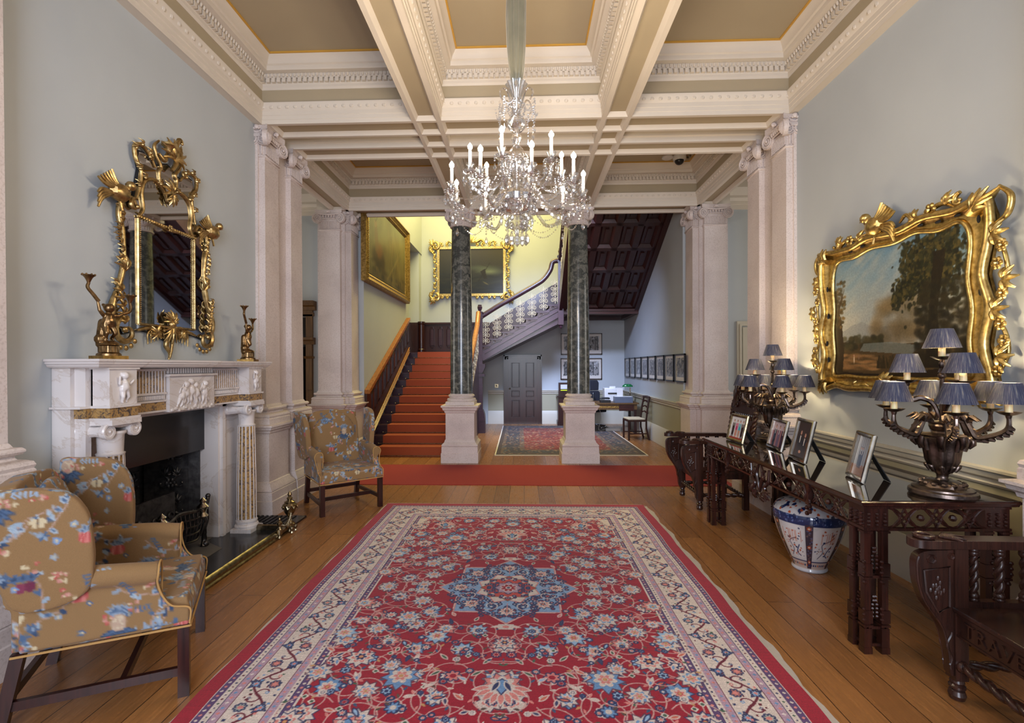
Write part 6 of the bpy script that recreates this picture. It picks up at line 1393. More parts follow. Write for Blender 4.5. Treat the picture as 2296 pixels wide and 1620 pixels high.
# ---------------------------------------------------------------- main rug
def main_rug():
    hw,hl=1.47,2.15; res=.004; cv=Cv(hw,hl,res,(150,18,40)); r=random.Random(21)
    RED=(150,16,38);CR=(204,190,180);LIL=(170,140,158);NAV=(42,48,88);PUR=(88,62,104);BLU=(104,142,184);PNK=(206,126,118);MAR=(98,20,38);LB=(146,176,204);GRN=(66,92,70);OCH=(188,140,90)
    def rect(d,c): cv.poly([(-1,-1),(hw-d,-1),(hw-d,hl-d),(-1,hl-d)],c)
    for d,c in ((0,(150,14,36)),(.085,CR),(.09,PUR),(.124,NAV),(.127,CR),(.158,NAV),(.161,LIL),(.200,MAR),(.204,CR),(.392,MAR),(.396,LIL),(.432,NAV),(.435,CR),(.462,NAV),(.465,PUR),(.498,CR),(.508,RED)): rect(d,c)
    def band(dc,step,fn):
        # run along the long side (x=hw-dc) and the short side (y=hl-dc)
        n=int((hl-dc)/step)
        for k in range(n+1): fn(hw-dc,(k+.5)*(hl-dc)/(n+.5),0,k)
        n=int((hw-dc)/step)
        for k in range(n+1): fn((k+.5)*(hw-dc)/(n+.5),hl-dc,1,k)
    def dia(c,s): return lambda x,y,o,k: cv.poly([(x-s,y),(x,y-s),(x+s,y),(x,y+s)],c if not isinstance(c,list) else c[k%len(c)])
    band(.107,.034,dia([CR,PNK],.009)); band(.482,.034,dia([CR,PNK],.009)); band(.142,.03,dia([NAV,MAR,GRN],.007)); band(.448,.03,dia([NAV,MAR],.007)); band(.181,.036,dia([PNK,(214,200,196),BLU],.010)); band(.414,.034,dia([PNK,BLU],.009))
    # main border: maroon scrolling vine with palmettes
    def along(o,dc,u,v): # u along, v across (outward)
        return (hw-dc+v,u) if o==0 else (u,hl-dc+v)
    dc=.298
    for o,Lg in ((0,hl-.30),(1,hw-.30)):
        per=.34; n=int(Lg/per)+1
        P=[]
        for k in range(int(Lg/.02)+4): u=k*.02; P.append(along(o,dc,u,.058*math.sin(2*PI*u/per)))
        cv.line(P,.011,MAR)
        for k in range(n+1):
            for h_ in (0,1):
                u=(k+.25+.5*h_)*per; s=1 if h_==0 else -1
                if u>Lg+.05: continue
                for q in (-1,1):
                    Q=[]
                    for j in range(16): a=j*.34; rr=.045*(1-j/22); Q.append(along(o,dc,u+q*(.06+rr*math.cos(a)*.8),s*(-.02+rr*math.sin(a))))
                    cv.line(Q,.007,MAR); x,y=Q[-1]; cv.petals(x,y,.012,5,r.choice([PNK,BLU,(60,70,110)]),CR)
                x,y=along(o,dc,u,s*-.04); cv.petals(x,y,.03,8,r.choice([(156,160,150),(180,110,100)]),PNK,NAV); 
                x,y=along(o,dc,u,s*.055)
                for j in range(5): a=r.random()*6; cv.leaf(x,y,a,.04,.014,r.choice([BLU,PNK,GRN,OCH]),NAV)
                cv.petals(x,y,.024,7,r.choice([BLU,LB]),PNK,NAV)
        for k in range(int(Lg/.016)): 
            x,y=along(o,dc,k*.016+r.random()*.02,r.uniform(-.085,.085)); cv.petals(x,y,r.uniform(.005,.01),4,r.choice([PNK,BLU,GRN,MAR,NAV]))
    # field helpers
    fx,fy=hw-.51,hl-.51; mask=cv.a.copy()
    def palm(x,y,s,ang=0,kind=0):
        c1,c2,c3=[(CR,BLU,PNK),(LB,CR,PNK),(PNK,CR,BLU),(CR,PNK,NAV),(BLU,CR,PNK)][kind%5]; 
        n=9; P=[]
        for k in range(n*2): a=ang+PI*k/n; rr=s*(1.0 if k%2==0 else .66)*(1+.15*math.cos(a-ang)); P.append((x+rr*math.cos(a),y+rr*math.sin(a)))
        cv.poly(P,c1); cv.line(P+[P[0]],.0055,NAV if kind%2 else (86,60,80)); cv.petals(x,y,s*.62,7,c2,None,None,ang); cv.petals(x,y,s*.42,6,c3,RED if kind%2 else CR,CR,ang); cv.ell(x,y,s*.13,s*.13,OCH)
    def rose(x,y,s,k): cv.petals(x,y,s,6+k%3,[BLU,CR,PNK,LB,NAV][k%5],[CR,PNK,RED,NAV,CR][k%5],NAV if k%5!=4 else CR)
    def vine(P,c=(190,150,140),w=.007): cv.line(bez([(a,b,0) for a,b in P],6),w,c)
    def curl(x,y,rr,a0,d,turn=1.4,c=(196,160,150),leafs=True):
        Q=[]
        for j in range(30): t=j/29; a=a0+d*t*turn*2*PI; q=rr*(1-.78*t); Q.append((x+q*math.cos(a),y+q*math.sin(a)))
        cv.line(Q,.0065,c)
        if leafs:
            for j in range(3,28,4):
                (ax,ay),(bx,by)=Q[j],Q[j+1]; an=math.atan2(by-ay,bx-ax)+(.9 if j%8<4 else -.9); cv.leaf(ax,ay,an,.035,.015,r.choice([(60,80,110),GRN,CR,PNK,OCH,(90,70,60)]))
        rose(Q[-1][0],Q[-1][1],rr*.16+.012,r.randint(0,4)); return Q
    # scattered scrolls and blossoms over the field quadrant
    pts=[]
    tries=0
    while len(pts)<40 and tries<5000:
        tries+=1; x,y=r.uniform(.0,fx-.02),r.uniform(.0,fy-.03)
        if math.hypot(x/.50,y/.50)<1.15: continue
        if all(math.hypot(x-a,y-b)>.158 for a,b in pts): pts.append((x,y))
    for i,(x,y) in enumerate(pts):
        curl(x,y,.13+.03*r.random(),r.random()*6,r.choice((-1,1)),1.2)
        near=sorted(pts,key=lambda p:math.hypot(p[0]-x,p[1]-y))[1:3]
        for (a,b) in near: vine([(x,y),((x+a)/2+(b-y)*.25,(y+b)/2-(a-x)*.25),(a,b)])
    for i,(x,y) in enumerate(pts):
        if r.random()<.62: palm(x,y,r.uniform(.058,.082),r.random()*6,i if i%3 else 0)
        else: rose(x,y,r.uniform(.03,.045),i)
    small=[]
    while len(small)<150:
        x,y=r.uniform(0,fx),r.uniform(0,fy)
        if math.hypot(x/.5,y/.5)<1.0: continue
        small.append((x,y)); k=r.random()
        if k<.45: rose(x,y,r.uniform(.012,.022),r.randint(0,4))
        elif k<.85:
            a=r.random()*6; cv.leaf(x,y,a,r.uniform(.04,.075),.022,r.choice([PNK,LB,CR,(52,60,96),GRN,BLU,(196,104,84)]),(206,180,170) if k<.7 else NAV)
        else: cv.poly([(x-.02,y),(x,y-.02),(x+.02,y),(x,y+.02)],CR); cv.ell(x,y,.009,.009,GRN)
    # axis motifs: big coral palmette, blue serrated squares, half palmettes on the field edge
    for (x,y,s,k) in ((.0,1.08,.12,2),(.0,.70,.07,3),(.52,1.02,.10,4),(.0,1.42,.08,1),(.62,.42,.085,0),(.78,.86,.085,3),(.40,.64,.075,1),(.68,1.38,.085,2)):
        curl(x+.02,y+.12,.1,0,1,1); palm(x,y,s,PI/2,k)
        if k==2:
            for q in range(9): a=PI/2+(q-4)*.33; cv.leaf(x+s*.5*math.cos(a),y+s*.5*math.sin(a),a,s*.75,s*.3,PNK,CR)
            cv.leaf(x,y-.05,PI/2,.12,.06,BLU,NAV); cv.leaf(x+.015,y-.03,PI/2-.4,.09,.03,NAV,CR)
    for y in (.25,.62,1.0,1.36): palm(fx,y,.075,PI,int(y*10))
    for x in (.3,.66): palm(x,fy,.06,-PI/2,int(x*10))
    cv.poly([(fx,fy),(fx-.22,fy),(fx-.15,fy-.05),(fx-.1,fy-.06),(fx-.06,fy-.12),(fx-.04,fy-.2),(fx,fy-.24)],(206,192,180)); 
    for k in range(14): cv.petals(fx-r.uniform(0,.13),fy-r.uniform(0,.05),.014,5,r.choice([BLU,PNK,GRN]))
    # medallion
    def star(R0,R1,n,c,edge=None,w=.008,a0=0):
        P=[]
        for k in range(n*2): a=a0+PI*k/n; rr=R0 if k%2==0 else R1; P.append((rr*math.cos(a),rr*math.sin(a)))
        cv.poly(P,c)
        if edge: cv.line(P+[P[0]],w,edge)
    star(.50,.385,8,CR,None); star(.49,.375,8,(128,158,192),PNK,.007)
    for k in range(110): a=r.random()*1.57; q=r.uniform(.22,.43); rose(q*math.cos(a),q*math.sin(a),.014,r.choice([1,0,2]))
    for k in range(3):
        a=k*PI/4; x,y=.335*math.cos(a),.335*math.sin(a); palm(x,y,.062,a,3); cv.line([(x*.7,y*.7),(x*1.2,y*1.2)],.005,PNK)
        curl(.29*math.cos(a+.39),.29*math.sin(a+.39),.06,a,1,1.2,CR,False)
    star(.235,.185,8,CR,PNK,.008,PI/8); star(.2,.15,8,(184,70,60),GRN,.006,0)
    for k in range(26): a=r.random()*1.57; q=r.uniform(.06,.17); rose(q*math.cos(a),q*math.sin(a),.013,r.randint(0,4))
    star(.1,.075,8,LIL,NAV,.005); cv.petals(0,0,.06,8,RED,CR,CR); cv.ell(0,0,.012,.012,NAV)
    # pendants above and below the medallion
    cv.poly([(-.05,.50),(.05,.50),(.045,.56),(-.045,.56)],CR); cv.ell(0,.53,.02,.015,PNK)
    q=cv.a; top=np.concatenate([q[:,::-1],q],1); full=np.concatenate([top[::-1],top],0)
    rs=np.random.RandomState(5); full=np.clip(full*(1+.05*rs.randn(*full.shape[:2])[...,None])*(1+.04*np.sin(np.arange(full.shape[0])*.9+rs.randn(full.shape[0])*2)[:,None,None]),0,1).astype(np.float32)
    cv.a=full; cv.Hh,cv.W=full.shape[:2]; cv.w=2*hw; cv.h=2*hl
    t=thing('persian_rug','large red Persian rug with a light blue star medallion in the middle of the floor','rug',(-.115,3.53,0))
    def fn(U,V):
        x=U-hw; y=V-hl; wob=.006*np.sin(y*5.3+1)+.003*np.sin(y*11+2); return x+wob*(np.abs(x)/hw)**6*np.sign(x),y,U*0+.016
    picture('rug_pile',cv,M['rug'],t,fn=fn,)
    m=MB(); m.box(-hw+.004,hw-.004,-hl+.003,hl-.003,.004,.0150); m.build('rug_edge',flat('red_wool_edging',rgb(120,16,34),.95),t)
    m=MB(); P=[]; n=60
    for s in (1,):
        A=[(hw+.045+.012*math.sin(k*.7)+.006*math.sin(k*1.9),-hl+2*hl*k/n-.02) for k in range(n+1)]; B=[(-hw-.018-.006*math.sin(k*.9),-hl+2*hl*k/n) for k in range(n,-1,-1)]
    m.prism(A+B,.0005,.0045); m.build('underlay',M['underlay'],t)
    m=MB(); m.box(-hw,hw,hl-.005,hl+.035,.001,.008); m.build('fringe',M['fringe'],t); m=MB(); m.box(-hw,hw,-hl-.035,-hl+.005,.001,.008); m.build('fringe',M['fringe'],t)
main_rug()
# ---------------------------------------------------------------- floral wing armchairs
def chintz():
    cv=Cv(1.0,1.0,.003,(146,114,76)); r=random.Random(8)
    BL=(82,104,134);DB=(56,74,102);LB_=(142,160,178);CO=(186,88,84);PK=(200,138,128);CRM=(208,192,156);BR=(176,148,132);PU=(112,48,72)
    def W(f,x,y,*a,**k):
        for dx in (-1,0,1):
            for dy in (-1,0,1):
                if -.25<x+dx<1.25 and -.25<y+dy<1.25: f(x+dx,y+dy,*a,**k)
    def branch(x,y,a,L):
        P=[(x,y,0)]; 
        for k in range(7): a+=r.uniform(-.5,.5); x+=math.cos(a)*L/7; y+=math.sin(a)*L/7; P.append((x,y,0))
        Q=bez(P,5)
        for dx in (-1,0,1):
            for dy in (-1,0,1): cv.line([(p.x+dx,p.y+dy) for p in Q],.0065,BR)
        for k in range(3,len(Q),4):
            p=Q[k]; an=r.random()*6.28; c=r.choice([BL,LB_,DB,BL,(150,170,186)])
            W(cv.leaf,p.x,p.y,an,r.uniform(.035,.06),r.uniform(.014,.024),c,(168,184,196) if r.random()<.4 else None)
        p=Q[-1]
        for j in range(6): W(cv.leaf,p.x,p.y,j*1.05,.028,.013,r.choice([LB_,BL]))
        return Q
    for k in range(19): branch(r.random(),r.random(),r.random()*6.28,r.uniform(.2,.45))
    def sprig(x,y,an,n,L,c,w=.011):
        for j in range(n):
            px,py=x+math.cos(an)*.02*j,y+math.sin(an)*.02*j
            for s in (-1,1): cv.leaf(px,py,an+s*.8,L,w,c)
    for k in range(12): W(sprig,r.random(),r.random(),r.random()*6.28,5,.024,r.choice([LB_,BL,(150,170,190)]))
    def clust(x,y,s):
        for j in range(7): a=j*.9; cv.petals(x+s*math.cos(a),y+s*math.sin(a)*.7,s*.6,7,(98,124,156) if j%2 else BL,LB_)
    for x,y in ((.2,.3),(.72,.75)): W(clust,x,y,.034)
    def pine(x,y):
        for s in range(-3,4): cv.leaf(x,y+.03,PI/2+s*.3,.07,.016,BL,LB_); cv.leaf(x,y-.035,-PI/2+s*.42,.08,.024,BL,DB)
        cv.ell(x,y,.034,.045,(186,160,138)); 
        for j in range(18): cv.ell(x+r.uniform(-.022,.022),y+r.uniform(-.03,.03),.006,.006,(206,188,160))
    for x,y in ((.45,.15),(.95,.62),(.12,.75)): W(pine,x,y)
    def pomeg(x,y):
        cv.ell(x,y,.038,.032,CO)
        for j in (-2,-1,0,1,2): cv.line([(x+j*.012,y-.026),(x+j*.014,y+.026)],.004,(222,150,140))
        for j in range(4): cv.leaf(x,y+.03,j*.8+.3,.04,.016,BL,LB_)
    for x,y in ((.62,.40),(.28,.92)): W(pomeg,x,y)
    def fig(x,y):
        cv.ell(x-.014,y,.02,.026,PU); cv.ell(x+.02,y-.004,.02,.026,(132,60,84))
        for j in range(3): cv.petals(x-.02+.03*j,y+.045,.024,5,BL,DB)
    for x,y in ((.38,.56),(.85,.2)): W(fig,x,y)
    def bfly(x,y):
        for s,a in ((-1,.4),(1,-.4)): cv.ell(x+s*.015,y+.009,.018,.013,CRM,a); cv.ell(x+s*.011,y-.012,.012,.011,CRM,-a)
        cv.line([(x,y-.02),(x,y+.02)],.004,(120,90,60))
    for x,y in ((.52,.85),(.06,.48),(.8,.5),(.33,.08)): W(bfly,x,y)
    for k in range(26):
        x,y=r.random(),r.random()
        for j in range(4): W(cv.petals,x+r.uniform(-.03,.03),y+r.uniform(-.03,.03),.011,5,r.choice([CO,PK,PK,CRM]),CRM)
    for k in range(26): x,y=r.random(),r.random(); W(cv.petals,x,y,r.uniform(.014,.022),5,r.choice([LB_,BL,(120,150,190)]),CRM)
    return cv
CH=chintz(); CH.a=CH.a*.93
def wing_chair():
    t=thing('wing_armchair','floral gold upholstered wing armchair at the lower left beside the fireplace','armchair',(-2.126,2.488,0),math.radians(117.8),group='floral wing armchairs')
    vx=.0085; W2=.33
    def fab(m,name,sm=.6,it=4,v=vx,off=(0,0,0)):
        o=m.build(name,M['chintz'],t); remesh(o,v,sm,it); wrapcol(o,CH,1.12,off); return o
    # seat with its front rail
    m=MB(); P=bez([(-.345,-.365,0),(.345,-.365,0),(.36,-.34,0),(.335,.25,0),(-.335,.25,0),(-.36,-.34,0)],6,True); m.prism([(-.35,-.37),(.35,-.37),(.325,.27),(-.325,.27)],.345,.43)
    m.prism([(-.315,-.36),(.315,-.36),(.30,.2),(-.30,.2)],.40,.475); m.ball((0,-.08,.44),.3,20,sc=(1,.85,.18))
    fab(m,'seat',.6,10)
    # back
    m=MB(); Mb=T(0,.20,.42)@RX(math.radians(-11)); P=[(-.29,0),(.29,0),(.30,.5),(.27,.62),(.2,.665),(0,.685),(-.2,.665),(-.27,.62),(-.30,.5)]
    m.prism(P,-.02,.075,'y',M=Mb); m.ball(tuple(Mb@Vector((0,-.01,.34))),.28,20,sc=(.95,.22,1.1)); fab(m,'backrest',.6,12,off=(.3,0,.2))
    for s in (-1,1):
        # wing: outline in the YZ plane, splayed a little outward
        P=bez([(.02,.60,0),(-.005,.72,0),(.0,.86,0),(.02,.97,0),(.08,1.055,0),(.17,1.085,0),(.27,1.09,0),(.35,1.08,0),(.33,.9,0),(.28,.6,0),(.15,.55,0)],5,True); WP=P
        m=MB(); m.prism([(p.x,p.y) for p in P],-.03,.03,'x',M=T(s*.315,0,0)@RZ(s*math.radians(-7))@RY(s*math.radians(4))); fab(m,'wing',.7,8,off=(.1,.55,.4))
        # arm with rolled top
        m=MB(); m.prism([(-.245,.36),(.26,.36),(.26,.66),(-.225,.62),(-.235,.5)],*sorted((s*.285,s*.35)),'x'); m.prism([(-.37,.36),(-.24,.36),(-.235,.56),(-.262,.50),(-.29,.455),(-.37,.43)],*sorted((s*.30,s*.35)),'x')
        P=bez([(s*.325,-.245,.615),(s*.335,-.1,.635),(s*.33,.08,.65),(s*.32,.2,.66)],6); m.tube(P,[.052]*len(P),14); fab(m,'arm',.6,5,off=(.5,.2,.25))
        m=MB(); Q=bez([(s*.352,-.372,.355),(s*.352,-.372,.43),(s*.352,-.30,.455),(s*.352,-.262,.51),(s*.365,-.245,.58),(s*.375,-.25,.625),(s*.35,-.25,.665),(s*.30,-.25,.665),(s*.285,-.25,.62),(s*.29,-.25,.5)],6); m.tube(Q,.0045,6)
        Mw=T(s*.315,0,0)@RZ(s*math.radians(-7))@RY(s*math.radians(4)); Q=[Mw@Vector((s*.017,p.x+(.15-p.x)*.055,p.y+(.8-p.y)*.03)) for p in WP[2:34]]; m.tube(Q,.0055,6); m.build('piping',M['fab_piping'],t)
    m=MB(); m.tube([(-.352,-.374,.343),(.352,-.374,.343)],.0055,6); m.tube([(.352,-.374,.343),(.335,.29,.343)],.0055,6); m.tube([(-.352,-.374,.343),(-.335,.29,.343)],.0055,6); m.build('braid_trim',M['fab_piping'],t)
    # outside back panel
    m=MB(); m.prism([(-.33,.36),(.33,.36),(.33,.62),(-.33,.62)],.24,.29,'y'); m.prism([(-.33,0),(.33,0),(.32,.5),(-.32,.5)],.06,.085,'y',M=Mb@T(0,0,.15)); fab(m,'outside_back',.4,3,v=.012)
    Wd=M['mahogany']; q=.024
    for s in (-1,1):
        m=MB(); X=s*.325; m.box(X-q,X+q,-.345-q,-.345+q,0,.35); m.build('leg',Wd,t)
        m=MB(); m.add([(s*.30-q,.27-q,.35),(s*.30+q,.27-q,.35),(s*.30+q,.27+q,.35),(s*.30-q,.27+q,.35),(s*.30-q,.34-q,0),(s*.30+q,.34-q,0),(s*.30+q,.34+q,0),(s*.30-q,.34+q,0)],[(3,2,1,0),(4,5,6,7),(0,1,5,4)[::-1],(1,2,6,5)[::-1],(2,3,7,6)[::-1],(3,0,4,7)[::-1]]); m.build('leg',Wd,t)
        m=MB(); m.add([(X-.012,-.34,.10),(X+.012,-.34,.10),(X+.012,-.34,.14),(X-.012,-.34,.14),(s*.30-.012,.31,.10),(s*.30+.012,.31,.10),(s*.30+.012,.31,.14),(s*.30-.012,.31,.14)],[(0,1,2,3),(7,6,5,4),(0,4,5,1),(1,5,6,2),(2,6,7,3),(3,7,4,0)]); m.build('stretcher',Wd,t)
    m=MB(); m.box(-.315,.315,-.112,-.088,.10,.14); m.build('stretcher',Wd,t); m=MB(); m.box(-.29,.29,.30,.325,.13,.17); m.build('stretcher',Wd,t)
    return t
M['fab_piping']=flat('tan_cord',rgb(176,136,80),.8,bump=.4,bs=400)
wc=wing_chair()
copy_tree(wc,label='floral gold upholstered wing armchair in front of the left stone pilasters, facing the rug',loc=(-2.125,5.67,0),rz=math.radians(39.3))
# ---------------------------------------------------------------- chandelier
def chandelier():
    CX,CY=-.045,3.52; t=thing('crystal_chandelier','large cut glass chandelier with lit candle bulbs hanging over the red rug','chandelier',(CX,CY,ZC-.002)); g=M['glass']; z=lambda h:h-ZC
    # silk sleeve over the chain
    m=MB(); m.lathe([(.02,z(4.898)),(.035,z(4.8)),(.055,z(4.55)),(.064,z(4.3)),(.066,z(4.1)),(.062,z(3.9)),(.05,z(3.72)),(.036,z(3.63)),(.03,z(3.61))],60,mod=lambda a,zz,i:1+.10*math.sin(7*a+.6*math.sin(zz*9))+.05*math.sin(17*a)); m.build('cord_sleeve',M['sleeve'],t,ang=80)
    flut=lambda n,k:(lambda a,zz,i:1+k*math.cos(n*a))
    m=MB(); m.lathe([(.03,z(3.50)),(.035,z(3.53)),(.06,z(3.58)),(.075,z(3.615)),(.068,z(3.612)),(.05,z(3.575)),(.025,z(3.53))],36,mod=flut(10,.08)); m.build('top_vase',g,t)
    m=MB(); m.lathe([(.012,z(3.52)),(.014,z(3.44)),(.03,z(3.42)),(.02,z(3.40)),(.05,z(3.37)),(.07,z(3.34)),(.066,z(3.31)),(.04,z(3.28)),(.018,z(3.27)),(.035,z(3.24)),(.04,z(3.22)),(.02,z(3.195)),(.015,z(3.18)),(.045,z(3.15)),(.075,z(3.10)),(.085,z(3.04)),(.07,z(2.96)),(.04,z(2.92)),(.025,z(2.90)),(.05,z(2.87)),(.03,z(2.83))],30,mod=flut(12,.035)); m.build('baluster_stem',g,t,ang=30)
    m=MB(); m.lathe([(.03,z(2.84)),(.13,z(2.83)),(.15,z(2.80)),(.14,z(2.76)),(.10,z(2.72)),(.05,z(2.70)),(.02,z(2.69))],36,mod=flut(18,.03)); m.build('receiver_bowl',g,t,ang=30)
    m=MB(); m.lathe([(.02,z(2.69)),(.06,z(2.66)),(.075,z(2.62)),(.05,z(2.585)),(.02,z(2.57)),(.012,z(2.54))],24,mod=flut(12,.05)); m.build('lower_bowl',g,t)
    m=MB(); m.ball((0,0,z(2.50)),.033,14); m.build('crystal_ball',g,t,ang=10)
    # drop builder: string of beads ending in a pear drop
    def drop(m,p,n=2,s=1.):
        x,y,zz=p
        for k in range(n): m.ball((x,y,zz-.014*s*k),.0055*s,5)
        zz-=.014*s*n; m.lathe([(0,-.042*s),(.007*s,-.034*s),(.009*s,-.024*s),(.004*s,-.008*s),(0,0)],6,(x,y,zz))
    def chain(m,a,b,sag,n,rb=.005):
        a=Vector(a);b=Vector(b)
        for k in range(n+1): u=k/n; p=a.lerp(b,u); p.z-=sag*4*u*(1-u); m.ball(p,rb*(1.4 if k%4==0 else 1),5)
    def arm(R0,zc,ph,zlow,rr):
        # build one arm with its cup at angle 0, candle, bulb and drops
        P=bez([(.06,0,z(2.79)),(R0*.28,0,z(2.80 if rr else 2.84)),(R0*.42,0,z((zlow+zc)/2)),(R0*.62,0,z(zlow)),(R0*.86,0,z(zlow+.035)),(R0,0,z(zc-.06)),(R0,0,z(zc))],7)
        m=MB(); m.tube(P,[.0125]*len(P),8,twist=.25); a=m.build('arm',g,t,ang=15)
        m=MB(); m.lathe([(.01,z(zc)-.03),(.035,z(zc)-.012),(.05,z(zc)),(.052,z(zc)+.004),(.03,z(zc)-.004),(.012,z(zc))],20,(R0,0,0),mod=flut(10,.05)); m.lathe([(.012,z(zc)+.002),(.02,z(zc)+.03),(.032,z(zc)+.055),(.026,z(zc)+.052),(.012,z(zc)+.03)],16,(R0,0,0),mod=flut(8,.08)); m.build('drip_pan',g,a,ang=25)
        m=MB(); m.lathe([(.011,z(zc)+.03),(.0115,z(zc)+.145),(.008,z(zc)+.15)],12,(R0,0,0)); m.build('candle_tube',M['candle_white'],a)
        m=MB(); m.lathe([(.006,0),(.016,.014),(.017,.026),(.007,.042),(0,.05)],10,(R0,0,z(zc)+.15)); m.build('bulb',M['bulb'],a)
        m=MB()
        for k in range(8): an=k*PI/4; drop(m,(R0+.05*math.cos(an),.05*math.sin(an),z(zc)-.004),2+k%2,1.15)
        drop(m,(R0*.99,0,z(zc)-.06),5,1.5); m.build('crystal_drops',g,a,ang=10)
        m=MB(); chain(m,(R0*.97,0,z(zc)-.03),(.10,0,z(3.03)),.11,26); m.build('bead_chain',g,a,ang=10)
        point('candle_bulb_light',(R0,0,z(zc)+.212),4.9,(1,.81,.58),.006,a); return a
    A=arm(.475,2.80,0,2.66,True)
    for k in range(9):
        a=A if k==0 else copy_tree(A,t); a.rotation_euler=(0,0,math.radians(k*40+2))
    B=arm(.335,2.965,0,2.80,False)
    for k in range(6):
        a=B if k==0 else copy_tree(B,t); a.rotation_euler=(0,0,math.radians(k*60+14))
    # top scrolls without candles and hanging chains
    m=MB()
    for k in range(8):
        Mz=RZ(k*PI/4); P=bez([(.02,0,z(3.40)),(.06,0,z(3.47)),(.10,0,z(3.535)),(.14,0,z(3.53)),(.155,0,z(3.48)),(.135,0,z(3.45))] if k%2 else [(.02,0,z(3.42)),(.04,0,z(3.5)),(.07,0,z(3.575)),(.11,0,z(3.58)),(.12,0,z(3.54))],5); m.tube([Mz@p for p in P],.006,6); 
    m.build('top_scrolls',g,t)
    Dp=None
    for k in range(8):
        m=MB(); x=.15 if k%2 else .12; 
        for j in range(9): m.ball((x+.008*math.sin(j),.0,z(3.46)-.016*j),.0065 if j%3 else .009,5)
        drop(m,(x,0,z(3.32)),2,1.4); chain(m,(x,0,z(3.44)),(.03,0,z(3.50)),.03,9); chain(m,(x,0,z(3.44)),(x*.72,x*.72,z(3.42)),.05,9)
        for j in range(7): m.ball((.05+.012*math.sin(j*.9),.02,z(3.47)-.018*j),.008,5)
        o=m.build('crystal_strand',g,t,ang=10); o.rotation_euler=(0,0,k*PI/4+.2)
    for k in range(12):
        a=k*PI/6; m=MB(); drop(m,(.075,0,z(2.63)),3,1.9); drop(m,(.142,0,z(2.80)),3,1.3); drop(m,(.11,.03,z(2.74)),4,1.3); chain(m,(.14,0,z(2.8)),(.05,0,z(3.1)),.02,18,.006); drop(m,(.08,.02,z(3.08)),3,1.2)
        o=m.build('crystal_strand',g,t,ang=10); o.rotation_euler=(0,0,a)
    # swags between the outer cups
    for k in range(9):
        a0=math.radians(k*40+2);a1=math.radians(k*40+42); m=MB(); chain(m,(.475*math.cos(a0),.475*math.sin(a0),z(2.75)),(.475*math.cos(a1),.475*math.sin(a1),z(2.75)),.13,20,.0055)
        chain(m,(.45*math.cos(a0),.45*math.sin(a0),z(2.76)),(.12*math.cos(a1),.12*math.sin(a1),z(2.70)),.12,18,.005); m.build('crystal_swag',g,t,ang=10)
chandelier()
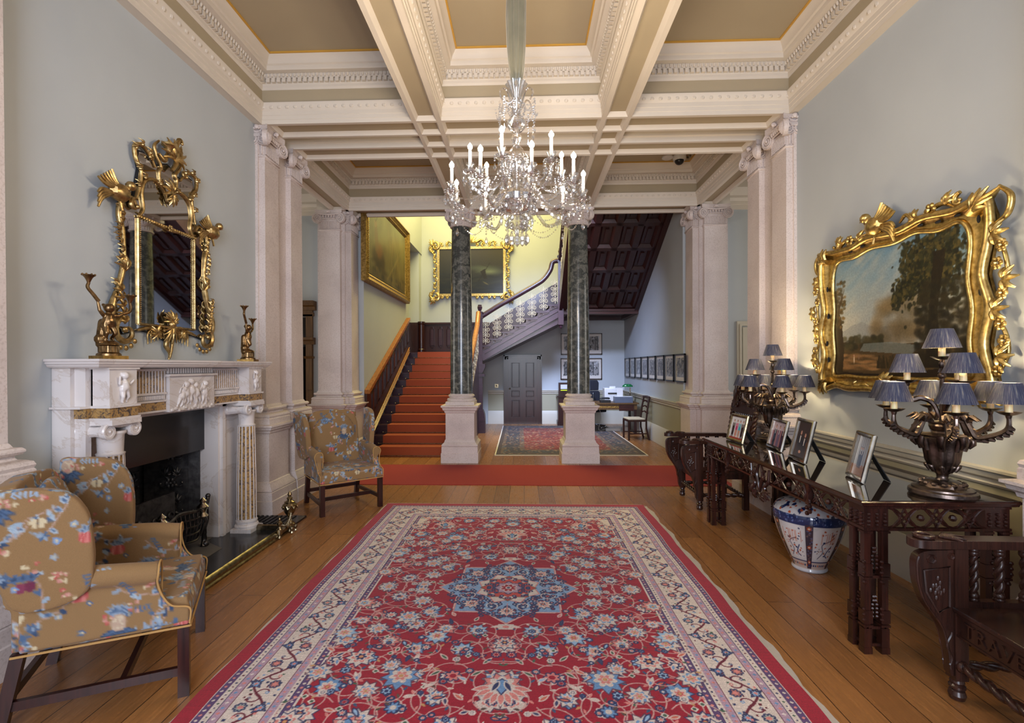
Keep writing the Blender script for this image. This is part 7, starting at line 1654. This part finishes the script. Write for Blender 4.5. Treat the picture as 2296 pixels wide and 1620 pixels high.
# ---------------------------------------------------------------- paintings in the stair hall
def hall_paintings():
    # stag in a plain gilt frame on the left wall of the staircase
    t=thing('framed_stag_painting','large brown painting of a stag in a gilt frame above the lower flight of stairs','painting',(-2.846,10.2,3.12),H)
    w,h=3.3,1.72; f=.24; cw,ch_=w-2*f,h-2*f+.1; cv=Cv(cw,ch_,.016,(92,90,52)); r=random.Random(2); a=cv.a
    v=(np.mgrid[0:cv.Hh,0:cv.W][0]/cv.Hh)[...,None]; a[:]=np.array((70,58,30))/255*(1-v)+np.array((120,118,74))/255*v
    for i in range(150): cv.ell(r.uniform(0,cw),r.uniform(0,ch_),r.uniform(.1,.4),r.uniform(.08,.3),r.choice([(96,92,58),(60,54,34),(128,122,80),(84,66,36)]),r.random(),.22,soft=.8)
    cv.ell(.7,.42,.5,.25,(44,32,20),0,.9,soft=.4); cv.ell(.75,.55,.3,.2,(96,60,34),.2,.9,soft=.5); cv.poly([(.5,.5),(.72,.55),(.62,1.0),(.5,1.02),(.44,.9)],(92,66,40),.8); cv.ell(.52,1.02,.09,.07,(110,84,54),.5,.9)
    for s,L in ((-1,.3),(1,.34)):
        P=bez([(.52,1.06,0),(.52+s*.1,1.16,0),(.5+s*.16,1.3,0)],5); cv.line(P,.02,(60,50,34))
        for k in (2,5,8): p=P[k]; cv.line([(p.x,p.y),(p.x+s*.07-.02,p.y+.12)],.014,(60,50,34))
    for x in (.5,.6,.95,1.05): cv.line([(x,.45),(x+.02,.08)],.05,(54,40,26))
    for i in range(30): cv.ell(r.uniform(0,cw),r.uniform(0,.3),.15,.06,r.choice([(34,28,18),(100,84,48),(50,42,26)]),0,.5,soft=.6)
    for i in range(14): cv.line([(r.uniform(1.2,cw),.1),(r.uniform(1.3,cw),1.1)],.05,(120,104,62),.3)
    picture('canvas',cv,M['paint'],t,fn=lambda U,V:(U-cw/2,U*0-.035,V+f-.05))
    V=[];F=[]; pr=[(0,0),(0,-.09),(.05,-.11),(.07,-.085),(.13,-.06),(.16,-.07),(f-.03,-.035),(f-.02,0)]
    for o,y in pr: V+=[(-w/2+o,y,o*.85),(w/2-o,y,o*.85),(w/2-o,y,h-o*.85),(-w/2+o,y,h-o*.85)]
    for i in range(len(pr)-1):
        for j in range(4): F.append((i*4+j,(i+1)*4+j,(i+1)*4+(j+1)%4,i*4+(j+1)%4))
    m=MB(); m.add(V,[f_[::-1] for f_ in F])
    for k in range(46): z=.06+k*(h-.12)/45; m.ball((-w/2+.165,-.08,z),.016,5); m.ball((w/2-.03,-.10,z),.016,5)
    m.build('frame',M['gold_dull'],t,ang=25)
    # stormy sea painting in a pierced rococo frame on the back wall
    t=thing('framed_seascape','dark stormy seascape in a gilt scrolled frame on the yellow stair wall','painting',(-1.45,13.745,3.5))
    cw,ch_=1.80,1.26; cv=Cv(cw,ch_,.014,(40,42,38)); v=(np.mgrid[0:cv.Hh,0:cv.W][0]/cv.Hh)[...,None]; u=(np.mgrid[0:cv.Hh,0:cv.W][1]/cv.W)[...,None]
    cv.a[:]=np.array((26,32,44))/255*(1-v)+np.array((58,52,38))/255*v; cv.ell(1.4,.62,.45,.12,(112,122,100),0,.8,soft=.9); cv.ell(1.2,.72,.6,.1,(84,96,84),0,.6,soft=.9)
    for i in range(60): cv.ell(r.uniform(0,cw),r.uniform(0,.6),r.uniform(.1,.3),.04,r.choice([(20,24,30),(44,50,56),(60,58,44)]),r.uniform(-.2,.2),.3,soft=.7)
    cv.poly([(1.15,.62),(1.25,.42),(1.34,.42),(1.28,.7)],(30,26,20),.9); cv.line([(1.1,.36),(1.42,.86)],.014,(30,26,20)); cv.line([(1.2,.8),(1.36,.76)],.014,(40,34,26)); cv.ell(1.3,.3,.12,.02,(124,112,72),-.5,.6,soft=.6)
    picture('canvas',cv,M['paint'],t,fn=lambda U,V:(U-.90,U*0-.05,V+.12))
    m=MB(); 
    for a_,b_,c_,d_ in ((-.96,.96,.06,.13),(-.96,.96,1.37,1.44),(-.96,-.89,.06,1.44),(.89,.96,.06,1.44)): m.box(a_,b_,-.07,-.01,c_,d_)
    G=m
    for s in (-1,1):
        for z0,d in ((1.42,1),(.06,-1)):
            cscr(G,s*1.0,z0+.03*d,.12,PI/2,s*6,.035,-.07); gleaf(G,s*1.04,z0+.06*d,PI/2*d-s*.6*d,.2,.04,-.08); gtube(G,[(s*.95,z0),(s*1.1,z0+.05*d),(s*1.16,z0-.05*d),(s*1.05,z0-.16*d)],.035,-.06)
            for k in range(6): gleaf(G,s*1.08+s*.03*math.sin(k),z0-.0-.03*d-k*.03*d,(0 if s>0 else PI)+.3*k*d*s,.10,.025,-.06,3)
        for k in range(5): z0=.32+k*.2; cscr(G,s*1.0,z0,.065,PI/2,s*(5 if k%2 else -5),.022,-.05); gleaf(G,s*1.0,z0+.07,PI/2-s*.8,.1,.03,-.05,3)
        for k in range(5): x=s*(.15+k*.17); cscr(G,x,1.48,.05,PI/2,(5 if k%2 else -5),.02,-.06); cscr(G,x,.03,.05,PI/2,(5 if k%2 else -5),.02,-.06); gleaf(G,x,1.5,PI/2-s*.5,.09,.026,-.06,3)
        gtube(G,[(s*.38,1.5),(s*.28,1.62),(s*.15,1.56),(0,1.6)],.035,-.07); gtube(G,[(s*.68,1.48),(s*.62,1.58),(s*.5,1.5)],.026,-.07)
    for a_ in (.7,1.2,1.57,1.9,2.4): gleaf(G,0,1.55,a_,.2,.04,-.08)
    G.build('carved_frame',M['gold2'],t,ang=50)
hall_paintings()
